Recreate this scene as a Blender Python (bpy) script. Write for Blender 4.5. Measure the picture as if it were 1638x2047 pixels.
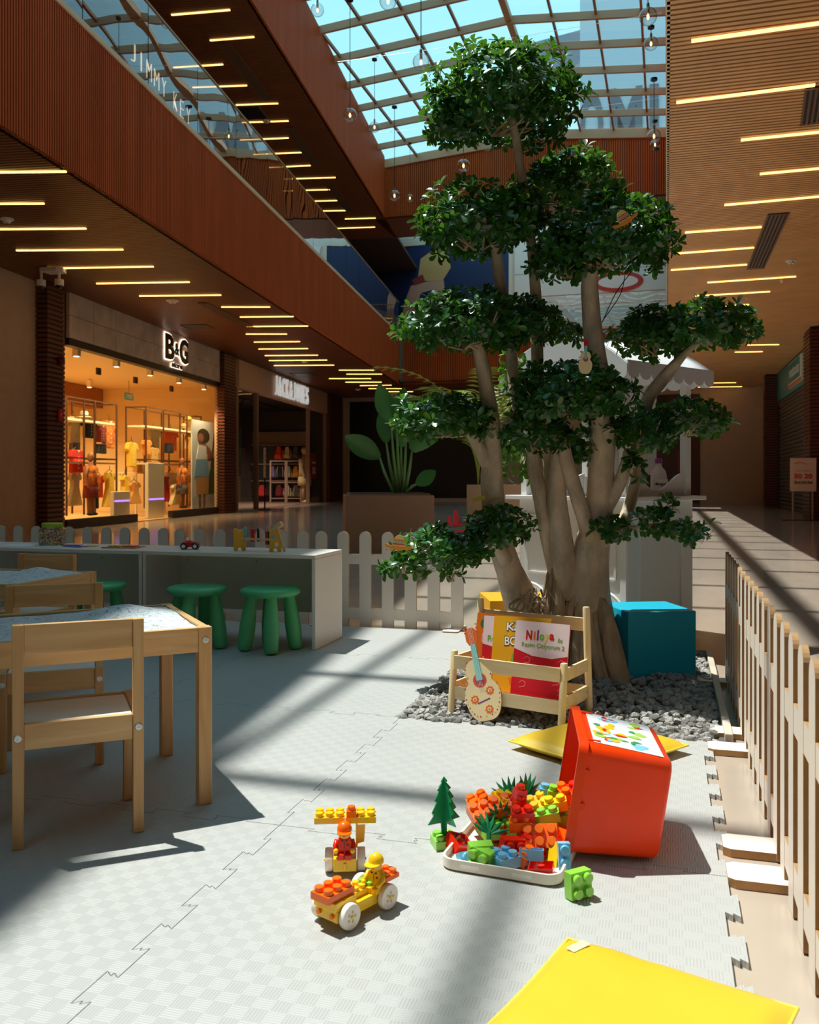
import bpy, bmesh, math, random
from mathutils import Vector, Matrix, noise
for o in list(bpy.data.objects): bpy.data.objects.remove(o)
random.seed(7)
SC = bpy.context.scene; COL = SC.collection
PI = math.pi
# ------------------------------------------------------------------ camera, world, sun, exposure
EYE = 0.83; FOC = 1800.0; CX = 819.0; HZ = 957.0
cam_d = bpy.data.cameras.new('camera'); cam = bpy.data.objects.new('camera', cam_d); COL.objects.link(cam)
cam.location = (0, 0, EYE); cam.rotation_euler = (PI/2, 0, 0)
cam_d.sensor_fit = 'HORIZONTAL'; cam_d.sensor_width = 36; cam_d.lens = 36*FOC/1638
cam_d.shift_y = -(1023.5-HZ)/1638; cam_d.clip_start = 0.02; cam_d.clip_end = 300
cam_d.dof.use_dof = True; cam_d.dof.focus_distance = 2.9; cam_d.dof.aperture_fstop = 11.0
SC.camera = cam
W = bpy.data.worlds.new('sky'); SC.world = W; W.use_nodes = True
wt = W.node_tree; wt.nodes.clear()
wo = wt.nodes.new('ShaderNodeOutputWorld'); wb = wt.nodes.new('ShaderNodeBackground')
wtc = wt.nodes.new('ShaderNodeTexCoord'); wsx = wt.nodes.new('ShaderNodeSeparateXYZ'); wcr = wt.nodes.new('ShaderNodeValToRGB')
wt.links.new(wtc.outputs['Generated'], wsx.inputs[0]); wt.links.new(wsx.outputs['Z'], wcr.inputs[0])
wcr.color_ramp.elements[0].position = 0.0; wcr.color_ramp.elements[0].color = (0.45, 0.78, 0.86, 1)
wcr.color_ramp.elements[1].position = 0.9; wcr.color_ramp.elements[1].color = (0.21, 0.55, 0.72, 1)
wt.links.new(wcr.outputs[0], wb.inputs[0]); wb.inputs[1].default_value = 0.95
wt.links.new(wb.outputs[0], wo.inputs[0])
sun_d = bpy.data.lights.new('sun', 'SUN'); sun = bpy.data.objects.new('sun', sun_d); COL.objects.link(sun)
sun_d.energy = 4.2; sun_d.angle = math.radians(0.6); sun_d.color = (1.0, 0.93, 0.85)
sun.rotation_euler = Vector((0.166, -0.103, -0.494)).to_track_quat('-Z', 'Y').to_euler()
sun.location = (-4, 3, 14)
SC.view_settings.view_transform = 'Standard'; SC.view_settings.look = 'None'
SC.view_settings.exposure = 0.72; SC.view_settings.gamma = 1.0; SC.view_settings.use_curve_mapping = False
SC.cycles.max_bounces = 10; SC.cycles.diffuse_bounces = 8; SC.cycles.glossy_bounces = 4
SC.cycles.transmission_bounces = 6; SC.cycles.transparent_max_bounces = 24
SC.cycles.sample_clamp_indirect = 6.0; SC.cycles.caustics_reflective = False; SC.cycles.caustics_refractive = False

# ------------------------------------------------------------------ frames of the building (metres)
TH_R = math.radians(15.97); TH_L = math.radians(8.66)
def fr(th, u, v, z=0.0):
    c, s = math.cos(th), math.sin(th)
    return Vector((u*c+v*s, -u*s+v*c, z))
def RF(u, v, z=0.0): return fr(TH_R, u, v, z)       # main axis of the mall and of the play area
def LF(u, v, z=0.0): return fr(TH_L, u, v, z)       # the left shop row, slightly skewed to it
def onz(px, py, z=0.0):                              # point at height z on the sight line of a photo pixel
    Y = (EYE-z)*FOC/(py-HZ); return Vector(((px-CX)/FOC*Y, Y, z))
def at(px, py, Y): return Vector(((px-CX)/FOC*Y, Y, EYE+(HZ-py)/FOC*Y))

# ------------------------------------------------------------------ helpers: materials
def lin(h):
    if isinstance(h, (tuple, list)):
        r = [x/255 for x in h]
    else:
        h = h.lstrip('#'); r = [int(h[i:i+2], 16)/255 for i in (0, 2, 4)]
    return tuple((x/12.92 if x <= 0.04045 else ((x+0.055)/1.055)**2.4) for x in r)+(1,)
MATS = {}
def mat(name, col, rough=0.5, metal=0.0, spec=0.5, var=0.0, vscale=6.0, vstretch=(1, 1, 1), bump=0.0, bscale=40.0, coat=0.0, emit=0.0, trans=0.0, sss=0.0, col2=None):
    if name in MATS: return MATS[name]
    m = bpy.data.materials.new(name); m.use_nodes = True; nt = m.node_tree
    b = nt.nodes['Principled BSDF']; c = lin(col)
    b.inputs['Base Color'].default_value = c; b.inputs['Roughness'].default_value = rough
    b.inputs['Metallic'].default_value = metal; b.inputs['Specular IOR Level'].default_value = spec
    b.inputs['Coat Weight'].default_value = coat; b.inputs['Transmission Weight'].default_value = trans
    if emit: b.inputs['Emission Color'].default_value = c; b.inputs['Emission Strength'].default_value = emit
    if var or bump or col2:
        tc = nt.nodes.new('ShaderNodeTexCoord'); mp = nt.nodes.new('ShaderNodeMapping'); mp.inputs['Scale'].default_value = vstretch
        nt.links.new(tc.outputs['Object'], mp.inputs[0])
    if var or col2:
        n = nt.nodes.new('ShaderNodeTexNoise'); n.inputs['Scale'].default_value = vscale; n.inputs['Detail'].default_value = 5
        nt.links.new(mp.outputs[0], n.inputs['Vector'])
        r = nt.nodes.new('ShaderNodeValToRGB'); r.color_ramp.elements[0].position = 0.3; r.color_ramp.elements[1].position = 0.7
        c2 = lin(col2) if col2 else c
        r.color_ramp.elements[0].color = tuple(x*(1-var) for x in c[:3])+(1,)
        r.color_ramp.elements[1].color = tuple(min(1, x*(1+var*0.6)) for x in c2[:3])+(1,)
        nt.links.new(n.outputs['Fac'], r.inputs[0]); nt.links.new(r.outputs[0], b.inputs['Base Color'])
    if bump:
        n2 = nt.nodes.new('ShaderNodeTexNoise'); n2.inputs['Scale'].default_value = bscale; n2.inputs['Detail'].default_value = 4
        nt.links.new(mp.outputs[0], n2.inputs['Vector'])
        bp = nt.nodes.new('ShaderNodeBump'); bp.inputs['Strength'].default_value = bump; bp.inputs['Distance'].default_value = 0.01
        nt.links.new(n2.outputs['Fac'], bp.inputs['Height']); nt.links.new(bp.outputs[0], b.inputs['Normal'])
    MATS[name] = m; return m
def glass(name, tint, refl=1.0, rough=0.0, ior=1.5, cover=0.0, ccol=(1, 1, 1, 1)):
    if name in MATS: return MATS[name]
    m = bpy.data.materials.new(name); m.use_nodes = True; nt = m.node_tree; nt.nodes.clear()
    o = nt.nodes.new('ShaderNodeOutputMaterial'); t = nt.nodes.new('ShaderNodeBsdfTransparent'); g = nt.nodes.new('ShaderNodeBsdfGlossy')
    f = nt.nodes.new('ShaderNodeLayerWeight'); f.inputs['Blend'].default_value = 0.5          # Schlick reflection, the same from both sides
    pw = nt.nodes.new('ShaderNodeMath'); pw.operation = 'POWER'; pw.inputs[1].default_value = 5
    ma = nt.nodes.new('ShaderNodeMath'); ma.operation = 'MULTIPLY_ADD'; ma.inputs[1].default_value = 0.96*refl; ma.inputs[2].default_value = 0.04*refl; ma.use_clamp = True
    mx = nt.nodes.new('ShaderNodeMixShader'); t.inputs[0].default_value = tint; g.inputs['Roughness'].default_value = rough
    nt.links.new(f.outputs['Facing'], pw.inputs[0]); nt.links.new(pw.outputs[0], ma.inputs[0]); nt.links.new(ma.outputs[0], mx.inputs[0])
    nt.links.new(t.outputs[0], mx.inputs[1]); nt.links.new(g.outputs[0], mx.inputs[2]); nt.links.new(mx.outputs[0], o.inputs[0])
    MATS[name] = m; return m
def wood(name, c1, c2, axis=0, scale=9.0, rough=0.45, coat=0.0):
    """grain that runs along one local axis"""
    if name in MATS: return MATS[name]
    m = bpy.data.materials.new(name); m.use_nodes = True; nt = m.node_tree; b = nt.nodes['Principled BSDF']
    tc = nt.nodes.new('ShaderNodeTexCoord'); mp = nt.nodes.new('ShaderNodeMapping')
    s = [1.0, 1.0, 1.0]; s[axis] = 0.07; mp.inputs['Scale'].default_value = s
    n = nt.nodes.new('ShaderNodeTexNoise'); n.inputs['Scale'].default_value = scale*4; n.inputs['Detail'].default_value = 6; n.inputs['Distortion'].default_value = 0.6
    r = nt.nodes.new('ShaderNodeValToRGB'); r.color_ramp.elements[0].position = 0.34; r.color_ramp.elements[1].position = 0.66
    r.color_ramp.elements[0].color = lin(c1); r.color_ramp.elements[1].color = lin(c2)
    nt.links.new(tc.outputs['Object'], mp.inputs[0]); nt.links.new(mp.outputs[0], n.inputs['Vector'])
    nt.links.new(n.outputs['Fac'], r.inputs[0]); nt.links.new(r.outputs[0], b.inputs['Base Color'])
    b.inputs['Roughness'].default_value = rough; b.inputs['Coat Weight'].default_value = coat
    MATS[name] = m; return m

# ------------------------------------------------------------------ helpers: meshes and objects
class MB:
    def __init__(s): s.v = []; s.f = []; s.m = []; s.mi = 0; s.T = None
    def add(s, vs, fs):
        k = len(s.v)
        if s.T is not None: vs = [s.T @ Vector(p) for p in vs]
        s.v.extend([tuple(p) for p in vs]); s.f.extend([tuple(i+k for i in f) for f in fs]); s.m.extend([s.mi]*len(fs)); return s
    def box(s, x0, x1, y0, y1, z0, z1):
        return s.add([(x0,y0,z0),(x1,y0,z0),(x1,y1,z0),(x0,y1,z0),(x0,y0,z1),(x1,y0,z1),(x1,y1,z1),(x0,y1,z1)],
                     [(0,3,2,1),(4,5,6,7),(0,1,5,4),(1,2,6,5),(2,3,7,6),(3,0,4,7)])
    def bar(s, a, b, w, h=None, up=(0, 0, 1)):
        a = Vector(a); b = Vector(b); h = h or w; d = (b-a).normalized(); up = Vector(up)
        if abs(d.dot(up)) > 0.95: up = Vector((0, 1, 0))
        x = d.cross(up).normalized(); y = x.cross(d)
        vs = [p+x*sx*w/2+y*sy*h/2 for p in (a, b) for sx, sy in ((-1,-1),(1,-1),(1,1),(-1,1))]
        return s.add(vs, [(0,1,2,3),(7,6,5,4),(0,4,5,1),(1,5,6,2),(2,6,7,3),(3,7,4,0)])
    def prism(s, poly, z0, z1, axis='z'):
        n = len(poly); area = sum(poly[i][0]*poly[(i+1)%n][1]-poly[(i+1)%n][0]*poly[i][1] for i in range(n))
        if area < 0: poly = poly[::-1]
        if axis == 'z': vs = [(x, y, z0) for x, y in poly]+[(x, y, z1) for x, y in poly]
        elif axis == 'y': vs = [(x, z1, y) for x, y in poly]+[(x, z0, y) for x, y in poly]
        else: vs = [(z0, x, y) for x, y in poly]+[(z1, x, y) for x, y in poly]
        fs = [tuple(range(n-1, -1, -1)), tuple(range(n, 2*n))]+[(i, (i+1) % n, (i+1) % n+n, i+n) for i in range(n)]
        return s.add(vs, fs)
    def tube(s, pts, rad, n=8, cap=True, nz=0.0, seed=0.0, ridge=0.0, nr=5):
        pts = [Vector(p) for p in pts]; k = len(pts)
        if not isinstance(rad, (list, tuple)): rad = [rad]*k
        vs = []; prev = None
        for i, p in enumerate(pts):
            d = (pts[min(i+1, k-1)]-pts[max(i-1, 0)]).normalized()
            if prev is None:
                x = d.orthogonal().normalized()
            else:
                x = (prev-d*prev.dot(d)).normalized()
            prev = x; y = d.cross(x)
            for j in range(n):
                a = 2*PI*j/n; r = rad[i]
                if nz: r *= 1+nz*noise.noise(Vector((p.x*9+math.cos(a)*1.3+seed, p.y*9+math.sin(a)*1.3, p.z*9)))
                if ridge: r *= 1+ridge*math.sin(a*nr+seed+p.z*3)
                vs.append(p+x*math.cos(a)*r+y*math.sin(a)*r)
        fs = [(i*n+j, i*n+(j+1) % n, (i+1)*n+(j+1) % n, (i+1)*n+j) for i in range(k-1) for j in range(n)]
        if cap: fs += [tuple(range(n-1, -1, -1)), tuple((k-1)*n+j for j in range(n))]
        return s.add(vs, fs)
    def lathe(s, prof, n=20, c=(0, 0, 0)):
        """prof: (r, z) from bottom to top, closed at both ends"""
        vs = [(c[0]+r*math.cos(2*PI*j/n), c[1]+r*math.sin(2*PI*j/n), c[2]+z) for r, z in prof for j in range(n)]; k = len(prof)
        fs = [(i*n+j, i*n+(j+1) % n, (i+1)*n+(j+1) % n, (i+1)*n+j) for i in range(k-1) for j in range(n)]
        fs += [tuple(range(n-1, -1, -1)), tuple((k-1)*n+j for j in range(n))]
        return s.add(vs, fs)
    def ball(s, c, r, n=16, m=10, sc=(1, 1, 1)):
        prof = [(max(1e-4, math.sin(PI*i/m)), -math.cos(PI*i/m)) for i in range(m+1)]
        vs = [(c[0]+r*sc[0]*p*math.cos(2*PI*j/n), c[1]+r*sc[1]*p*math.sin(2*PI*j/n), c[2]+r*sc[2]*z) for p, z in prof for j in range(n)]
        fs = [(i*n+j, i*n+(j+1) % n, (i+1)*n+(j+1) % n, (i+1)*n+j) for i in range(m) for j in range(n)]
        return s.add(vs, fs)
    def mesh(s, name, mats, smooth=0.0):
        me = bpy.data.meshes.new(name); me.from_pydata(s.v, [], s.f)
        for q in (mats if isinstance(mats, (list, tuple)) else [mats]): me.materials.append(q)
        if any(s.m): me.polygons.foreach_set('material_index', s.m)
        if smooth:
            me.polygons.foreach_set('use_smooth', [True]*len(me.polygons)); me.update()
            if smooth < 3: me.set_sharp_from_angle(angle=smooth)
        me.update(); return me
    def build(s, name, mats, parent=None, smooth=0.0, loc=None, rotz=None, bevel=0.0, seg=2):
        return link(name, s.mesh(name, mats, smooth), parent, loc, rotz, bevel, seg)
def link(name, me, parent=None, loc=None, rotz=None, bevel=0.0, seg=2):
    o = bpy.data.objects.new(name, me); COL.objects.link(o); o.parent = parent
    if loc is not None: o.location = loc
    if rotz is not None: o.rotation_euler = (0, 0, rotz)
    if bevel:
        b = o.modifiers.new('edge', 'BEVEL'); b.width = bevel; b.segments = seg; b.limit_method = 'ANGLE'; b.angle_limit = math.radians(40)
    return o
def tag(o, label, cat, group=None):
    o['label'] = label; o['category'] = cat
    if group: o['group'] = group
    return o
def thing(name, label, cat, loc=(0, 0, 0), rotz=0.0, group=None, rot=None):
    o = bpy.data.objects.new(name, None); COL.objects.link(o); o.location = loc; o.empty_display_size = 0.05
    o.rotation_euler = rot if rot is not None else (0, 0, rotz)
    return tag(o, label, cat, group)
def struct(o): o['kind'] = 'structure'; return o
def stuff(o): o['kind'] = 'stuff'; return o
KIDS = {}
def copy_tree(o, parent=None):
    c = o.copy(); COL.objects.link(c)
    if parent is not None: c.parent = parent
    for k in list(o.children): copy_tree(k, c)
    return c
def dup(o, label, loc, rotz=None, group=None, rot=None):
    c = copy_tree(o); c.location = loc
    if rotz is not None: c.rotation_euler = (0, 0, rotz)
    if rot is not None: c.rotation_euler = rot
    c['label'] = label
    if group: c['group'] = group
    return c
def text_mb(txt, w=None, h=None, depth=0.004, bold=0.0, align='CENTER', mb=None, T=None, keep=False):
    """lettering in the local xz plane, facing -y, centred on the origin; fitted to w x h"""
    cu = bpy.data.curves.new('lettering', 'FONT'); cu.body = txt; cu.size = 1; cu.extrude = 0.02; cu.offset = bold; cu.align_x = 'LEFT'; cu.resolution_u = 3
    ob = bpy.data.objects.new('lettering', cu); COL.objects.link(ob)
    dg = bpy.context.evaluated_depsgraph_get(); dg.update()
    me = bpy.data.meshes.new_from_object(ob.evaluated_get(dg))
    vs = [v.co.copy() for v in me.vertices]; fs = [tuple(p.vertices) for p in me.polygons]
    bpy.data.objects.remove(ob); bpy.data.meshes.remove(me); bpy.data.curves.remove(cu)
    mb = mb or MB()
    if not vs: return mb
    x0 = min(v.x for v in vs); x1 = max(v.x for v in vs); y0 = min(v.y for v in vs); y1 = max(v.y for v in vs)
    sx = (w/(x1-x0)) if w else None; sy = (h/(y1-y0)) if h else None
    sx = sx or sy; sy = sy or sx
    out = [Vector(((v.x-(x0+x1)/2)*sx, -v.z/0.02*depth/2-depth/2, (v.y-(y0+y1)/2)*sy)) for v in vs]
    if T is not None: out = [T @ p for p in out]
    return mb.add(out, fs)
def ORD(i): return ['first', 'second', 'third', 'fourth', 'fifth', 'sixth', 'seventh', 'eighth', 'ninth', 'tenth', 'eleventh', 'twelfth', 'thirteenth', 'fourteenth', 'fifteenth', 'sixteenth', 'seventeenth', 'eighteenth', 'nineteenth', 'twentieth', 'twenty-first', 'twenty-second', 'twenty-third', 'twenty-fourth', 'twenty-fifth'][i]
def Tr(x, y, z, rz=0.0, ry=0.0, rx=0.0, s=1.0):
    return Matrix.Translation((x, y, z)) @ Matrix.Rotation(rz, 4, 'Z') @ Matrix.Rotation(ry, 4, 'Y') @ Matrix.Rotation(rx, 4, 'X') @ Matrix.Scale(s, 4)

# ------------------------------------------------------------------ shared materials
M_WOODV = mat('slat_wood', (186, 88, 38), 0.6, spec=0.15, var=0.16, vscale=3.0, vstretch=(1, 1, .15))
M_WOODC = mat('shaded_slat_wood', (124, 66, 34), 0.40, var=0.14, vscale=2.5)  # shade of the left and gallery ceilings put into a darker tone
M_WOODR = mat('bounce_lit_slat_wood', (236, 180, 120), 0.42, var=0.12, vscale=2.5)  # same slats on the right: floor bounce light put into a paler tone
M_DARKGAP = mat('slat_backing', (52, 28, 16), 0.7)
M_COLW = mat('column_slat_wood', (104, 50, 32), 0.45, var=0.15, vscale=4)
M_WHITE = mat('white_paint', (232, 228, 222), 0.45)
M_CREAM = mat('cream_profile', (222, 196, 160), 0.4)
M_BLACK = mat('black_paint', (18, 16, 16), 0.4)
M_STRIP = mat('warm_led', (255, 190, 100), 0.5, emit=2.6)
M_CHROME = mat('steel', (200, 200, 200), 0.25, metal=1.0)
M_ROOFG = glass('roof_glass', (0.86, 0.97, 0.985, 1), 0.8)
M_RAILG = glass('rail_glass', (0.93, 0.96, 0.95, 1), 4.0)
M_SHOPG = glass('shop_glass', (0.95, 0.96, 0.94, 1), 0.5)
# ================================================================== THE SHELL
def slats_y(mb, u0, u1, v0, v1, z0, z1, pitch, wid):      # slats that run along u, repeated along v
    n = int((v1-v0)/pitch)
    for i in range(n):
        v = v0+i*pitch; mb.box(u0(v) if callable(u0) else u0, u1(v) if callable(u1) else u1, v, v+wid, z0, z1)
    return mb
def slats_x(mb, u0, u1, pitch, wid, y0, y1, z0, z1):
    n = int((u1-u0)/pitch)
    for i in range(n): mb.box(u0+i*pitch, u0+i*pitch+wid, y0, y1, z0, z1)
    return mb
rR, rL = -TH_R, -TH_L
ZC = 3.9; ZF = 5.42; ZU = 8.5; ZT = 10.2
M_FLOOR = mat('mall_stone', (182, 165, 150), 0.13, var=0.16, vscale=2.2, vstretch=(1, .35, 1), spec=0.5)
nt = M_FLOOR.node_tree
floor = struct(MB().box(-16, 7, -9, 36, -0.2, 0).build('floor', M_FLOOR, rotz=rR))
# left lower ceiling with slats, in the shop-row frame
UW, UF = -7.8, -4.68
cl = struct(MB().box(UW-0.3, UF-0.02, -6, 36, ZC+0.03, ZC+0.12).build('ceiling_left', M_DARKGAP, rotz=rL))
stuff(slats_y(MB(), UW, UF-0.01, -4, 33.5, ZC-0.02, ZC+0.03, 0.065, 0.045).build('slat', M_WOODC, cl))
fl = struct(MB().box(UF-0.06, UF-0.02, -6, 28.3, ZC-0.02, ZF).build('wall_fascia_left', M_DARKGAP, rotz=rL))
b = MB()
for i in range(720): b.box(UF-0.02, UF+0.035, -2+i*0.042, -2+i*0.042+0.022, ZC-0.02, ZF-0.02)
stuff(b.build('slat', M_WOODV, fl))
MB().box(UF-0.1, UF+0.05, -6, 28.3, ZF-0.02, ZF+0.05).build('cap_rail', M_CREAM, fl, bevel=0.01)
gf = struct(MB().box(UW-0.3, UF-0.06, -6, 36, ZC+0.13, ZF-0.03).build('floor_gallery_left', mat('gallery_slab', (150, 130, 112), .4), rotz=rL))
# right lower ceiling, in the main frame; its edge runs straight overhead
cr = struct(MB().box(0.02, 3.11, -9, 32.3, ZC+0.03, ZF).build('ceiling_right', M_DARKGAP, rotz=rR))
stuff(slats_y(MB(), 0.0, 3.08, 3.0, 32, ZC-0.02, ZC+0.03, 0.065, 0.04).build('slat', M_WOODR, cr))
MB().box(-0.01, 0.02, -9, 28, ZC-0.02, ZF).build('edge_board', M_CREAM, cr)
# back: lower fascia, upper fascia, in the main frame
VB, VBU, VW = 28.0, 25.2, 32.0
fb = struct(MB().box(-8.2, 0, VB+0.02, VB+0.08, ZC-0.02, ZF).build('wall_fascia_back', M_DARKGAP, rotz=rR))
stuff(slats_x(MB(), -8.2, 0, 0.06, 0.04, VB-0.02, VB+0.02, ZC-0.02, ZF-0.02).build('slat', M_WOODV, fb))
MB().box(-8.2, 0, VB-0.05, VB+0.1, ZF-0.02, ZF+0.06).build('cap_rail', M_CREAM, fb)
struct(MB().box(-12.5, 0.1, VB+0.08, VW+0.2, ZC+0.05, ZF-0.03).build('floor_gallery_back', MATS['gallery_slab'], rotz=rR))
cb = struct(MB().box(-12.5, 0.1, VB-0.1, VW+0.2, ZC+0.03, ZC+0.06).build('ceiling_back', M_DARKGAP, rotz=rR))
stuff(slats_y(MB(), -9.0, 0, VB+0.1, VW, ZC-0.02, ZC+0.03, 0.065, 0.05).build('slat', M_WOODC, cb))
ZB = 10.2
fbu = struct(MB().prism([(-8.3, ZU), (0.2, ZU), (0.2, 10.22), (-3.43, 10.52), (-8.3, 10.12)], VBU+0.02, VBU+0.12, 'y').build('wall_fascia_back_upper', M_DARKGAP, rotz=rR))
b = MB()
for i in range(140):
    u = -8.3+i*0.06; zt = 10.12+(u+8.3)/4.87*0.4 if u < -3.43 else 10.52-(u+3.43)/3.63*0.3
    b.box(u, u+0.042, VBU-0.02, VBU+0.02, ZU, zt-0.22)
stuff(b.build('slat', M_WOODV, fbu))
b = MB()
b.bar((-8.3, VBU-0.03, 10.02), (-3.43, VBU-0.03, 10.42), 0.1, 0.24); b.bar((-3.43, VBU-0.03, 10.42), (0.2, VBU-0.03, 10.1), 0.1, 0.24)
b.build('edge_board', mat('edge_tan', (196, 152, 112), .45), fbu)
# left upper fascia and the gallery ceiling
flu = struct(MB().box(UF-0.06, UF-0.02, -8, 25.75, ZU-0.02, ZT+0.05).build('wall_fascia_upper', M_DARKGAP, rotz=rL))
b = MB()
for i in range(400): b.box(UF-0.02, UF+0.02, 1+i*0.062, 1+i*0.062+0.045, ZU-0.02, ZT)
stuff(b.build('slat', M_WOODV, flu))
cgu = struct(MB().box(UW-0.4, UF-0.04, -8, 34, ZU+0.03, ZU+0.12).build('ceiling_gallery', M_DARKGAP, rotz=rL))
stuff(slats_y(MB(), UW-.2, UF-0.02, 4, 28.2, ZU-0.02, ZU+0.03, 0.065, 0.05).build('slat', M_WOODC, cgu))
struct(MB().box(-8.3, 0.2, VBU+0.1, 27.4, ZU-0.02, ZU+0.1).build('ceiling_gallery_back', mat('soffit_wood', (120, 66, 40), .5), rotz=rR))
cgr = struct(MB().box(-14, 3.5, 32.0, 32.2, 9.7, 10.2).build('wall_back_top', M_WHITE, rotz=rR))
for i in range(12): MB().box(-12+1.3*i, -12+1.3*i+1.26, 27.42, 32.0, 9.72, 9.73).build('pane', M_ROOFG, cgr, rotz=rR)  # unseen rooflight, added to bring daylight onto the billboard wall
struct(MB().box(-13, 4, 27.3, 27.42, 8.6, 10.2).build('trim_4', M_WHITE, rotz=rR))
struct(MB().box(-17, UF-0.04, -9, 38, ZT, ZT+0.06).build('ceiling_roof_left', M_BLACK, rotz=rL))
struct(MB().box(0.1, 5, -9, 33, ZT, ZT+0.06).build('ceiling_roof_right', M_BLACK, rotz=rR))
struct(MB().box(-13, 5, VBU+0.12, 27.5, ZT-0.08, ZT).build('ceiling_roof_back', M_BLACK, rotz=rR))  # stops short to leave the added rooflight open to the sky
# right gallery (over the edge, seen only in reflections)
struct(MB().box(-0.02, 0.06, -9, 25.2, ZU, ZT+0.3).build('wall_fascia_right', M_WOODV, rotz=rR))
struct(MB().box(3.12, 3.4, -9, 33, 0, ZT+0.4).build('wall_right', mat('right_wall_wood', (120, 66, 40), .5), rotz=rR))
struct(MB().box(0.06, 3.11, -9, 33, ZU, ZU+0.1).build('ceiling_gallery_right', MATS['soffit_wood'], rotz=rR))
struct(MB().box(-14, 6, -9.2, -9, -0.1, ZT+0.5).build('wall_near', mat('near_wall', (200, 180, 160), .6), rotz=rR))
# walls of the left shop row: plain lobby wall, bands, upper storey
M_LOBBY = mat('lobby_wall', (196, 160, 130), 0.6, var=0.06)
struct(MB().box(UW-0.2, UW, -8, 13.71, 0, ZC+0.05).build('wall_left', M_LOBBY, rotz=rL))
struct(MB().box(UW-0.2, UW, -8, 36, ZF-0.05, ZU+0.1).build('wall_left_upper', mat('gallery_wall', (92, 60, 44), .5), rotz=rL))
struct(MB().box(UW-0.2, UW, 20.96, 21.89, 0, ZC+0.05).build('wall_left_pier', M_LOBBY, rotz=rL))
# back wall
M_BACKW = mat('back_wall', (204, 182, 160), 0.6, var=0.05)
struct(MB().box(-13, 3.5, VW, VW+0.2, 0, ZC+0.05).build('wall_back', M_BACKW, rotz=rR))
struct(MB().box(-14, 3.5, VW, VW+0.2, ZC+0.05, 9.7).build('wall_back_upper', mat('upper_wall', (214, 204, 194), .6), rotz=rR))

# skylight: a gable of panes on purlins and mullions, main frame
RU, RZ = -3.2, 10.56; SL = 0.085
def roofz(u): return RZ-SL*abs(u-RU)
M_BEAM = mat('roof_beam', (186, 146, 110), .45)
sky = struct(MB().bar(RF(RU, -9, RZ-0.06), RF(RU, VBU, RZ-0.06), 0.13, 0.14).build('ceiling_skylight', M_BEAM))
VP = [VBU-1.285*k for k in range(27)]
def uleft(v): return -4.64-0.1272*v-0.12
for k, v in enumerate(VP):
    ul = uleft(v)
    b = MB(); b.bar((ul, v, roofz(ul)-0.09), (RU, v, RZ-0.09), 0.07, 0.16); b.bar((RU, v, RZ-0.09), (0.05, v, roofz(0.05)-0.09), 0.07, 0.16)
    b.build('purlin', M_BEAM, sky, rotz=rR)
US = [RU]+[-4.27-0.9*k for k in range(4)]+[-2.3+0.9*k for k in range(3)]
for u in US:
    if abs(u-RU) < .01: continue
    v0 = -9; v1 = VBU
    if u < -4.9: v0 = max(-9, (-4.64-u)/0.1272-1)
    MB().bar((u, v0, roofz(u)-0.05), (u, v1, roofz(u)-0.05), 0.05, 0.07).build('mullion', mat('roof_mullion', (150, 104, 72), .45), sky, rotz=rR)
ue = sorted(US+[0.06])
PANES = {}
for k in range(26):
    v1, v0 = VP[k], VP[k+1]
    us = [uleft(v1)]+[u for u in ue if u > uleft(v1)+0.05]
    for a, c in zip(us[:-1], us[1:]):
        if c-a < 0.03: continue
        MB().add([(a, v0, roofz(a)), (c, v0, roofz(c)), (c, v1, roofz(c)), (a, v1, roofz(a))], [(0, 1, 2, 3)]).build('pane', M_ROOFG, sky, rotz=rR)
# neighbouring roof block outside, with large letters on its face, seen through the skylight
ob = thing('rooftop_sign_wall', 'pale grey rooftop wall with big dark letters beyond the skylight glass', 'sign wall', RF(-3.12, 34, 10.3), rR)
MB().box(0, 9, 0, 0.6, 0, 10).build('wall_panel', mat('sign_wall_grey', (212, 213, 220), .6), ob)
MB().prism([(-3.0, 6.2), (-3.0, 7.2), (0, 7.6), (0, 6.4), (-1.1, 5.8)], 0.7, 1.3, 'y').build('side_panel', mat('sign_wall_grey2', (150, 150, 160), .6), ob)
for ch, x, w in (('O', 0.43, 0.85), ('M', 1.68, 1.15), ('I', 2.67, 0.32)):
    text_mb(ch, w, 2.5, 0.05, 0.03).build('letter', mat('sign_letter_grey', (128, 122, 128), .6), ob, loc=(x, -0.01, 3.65))
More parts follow.
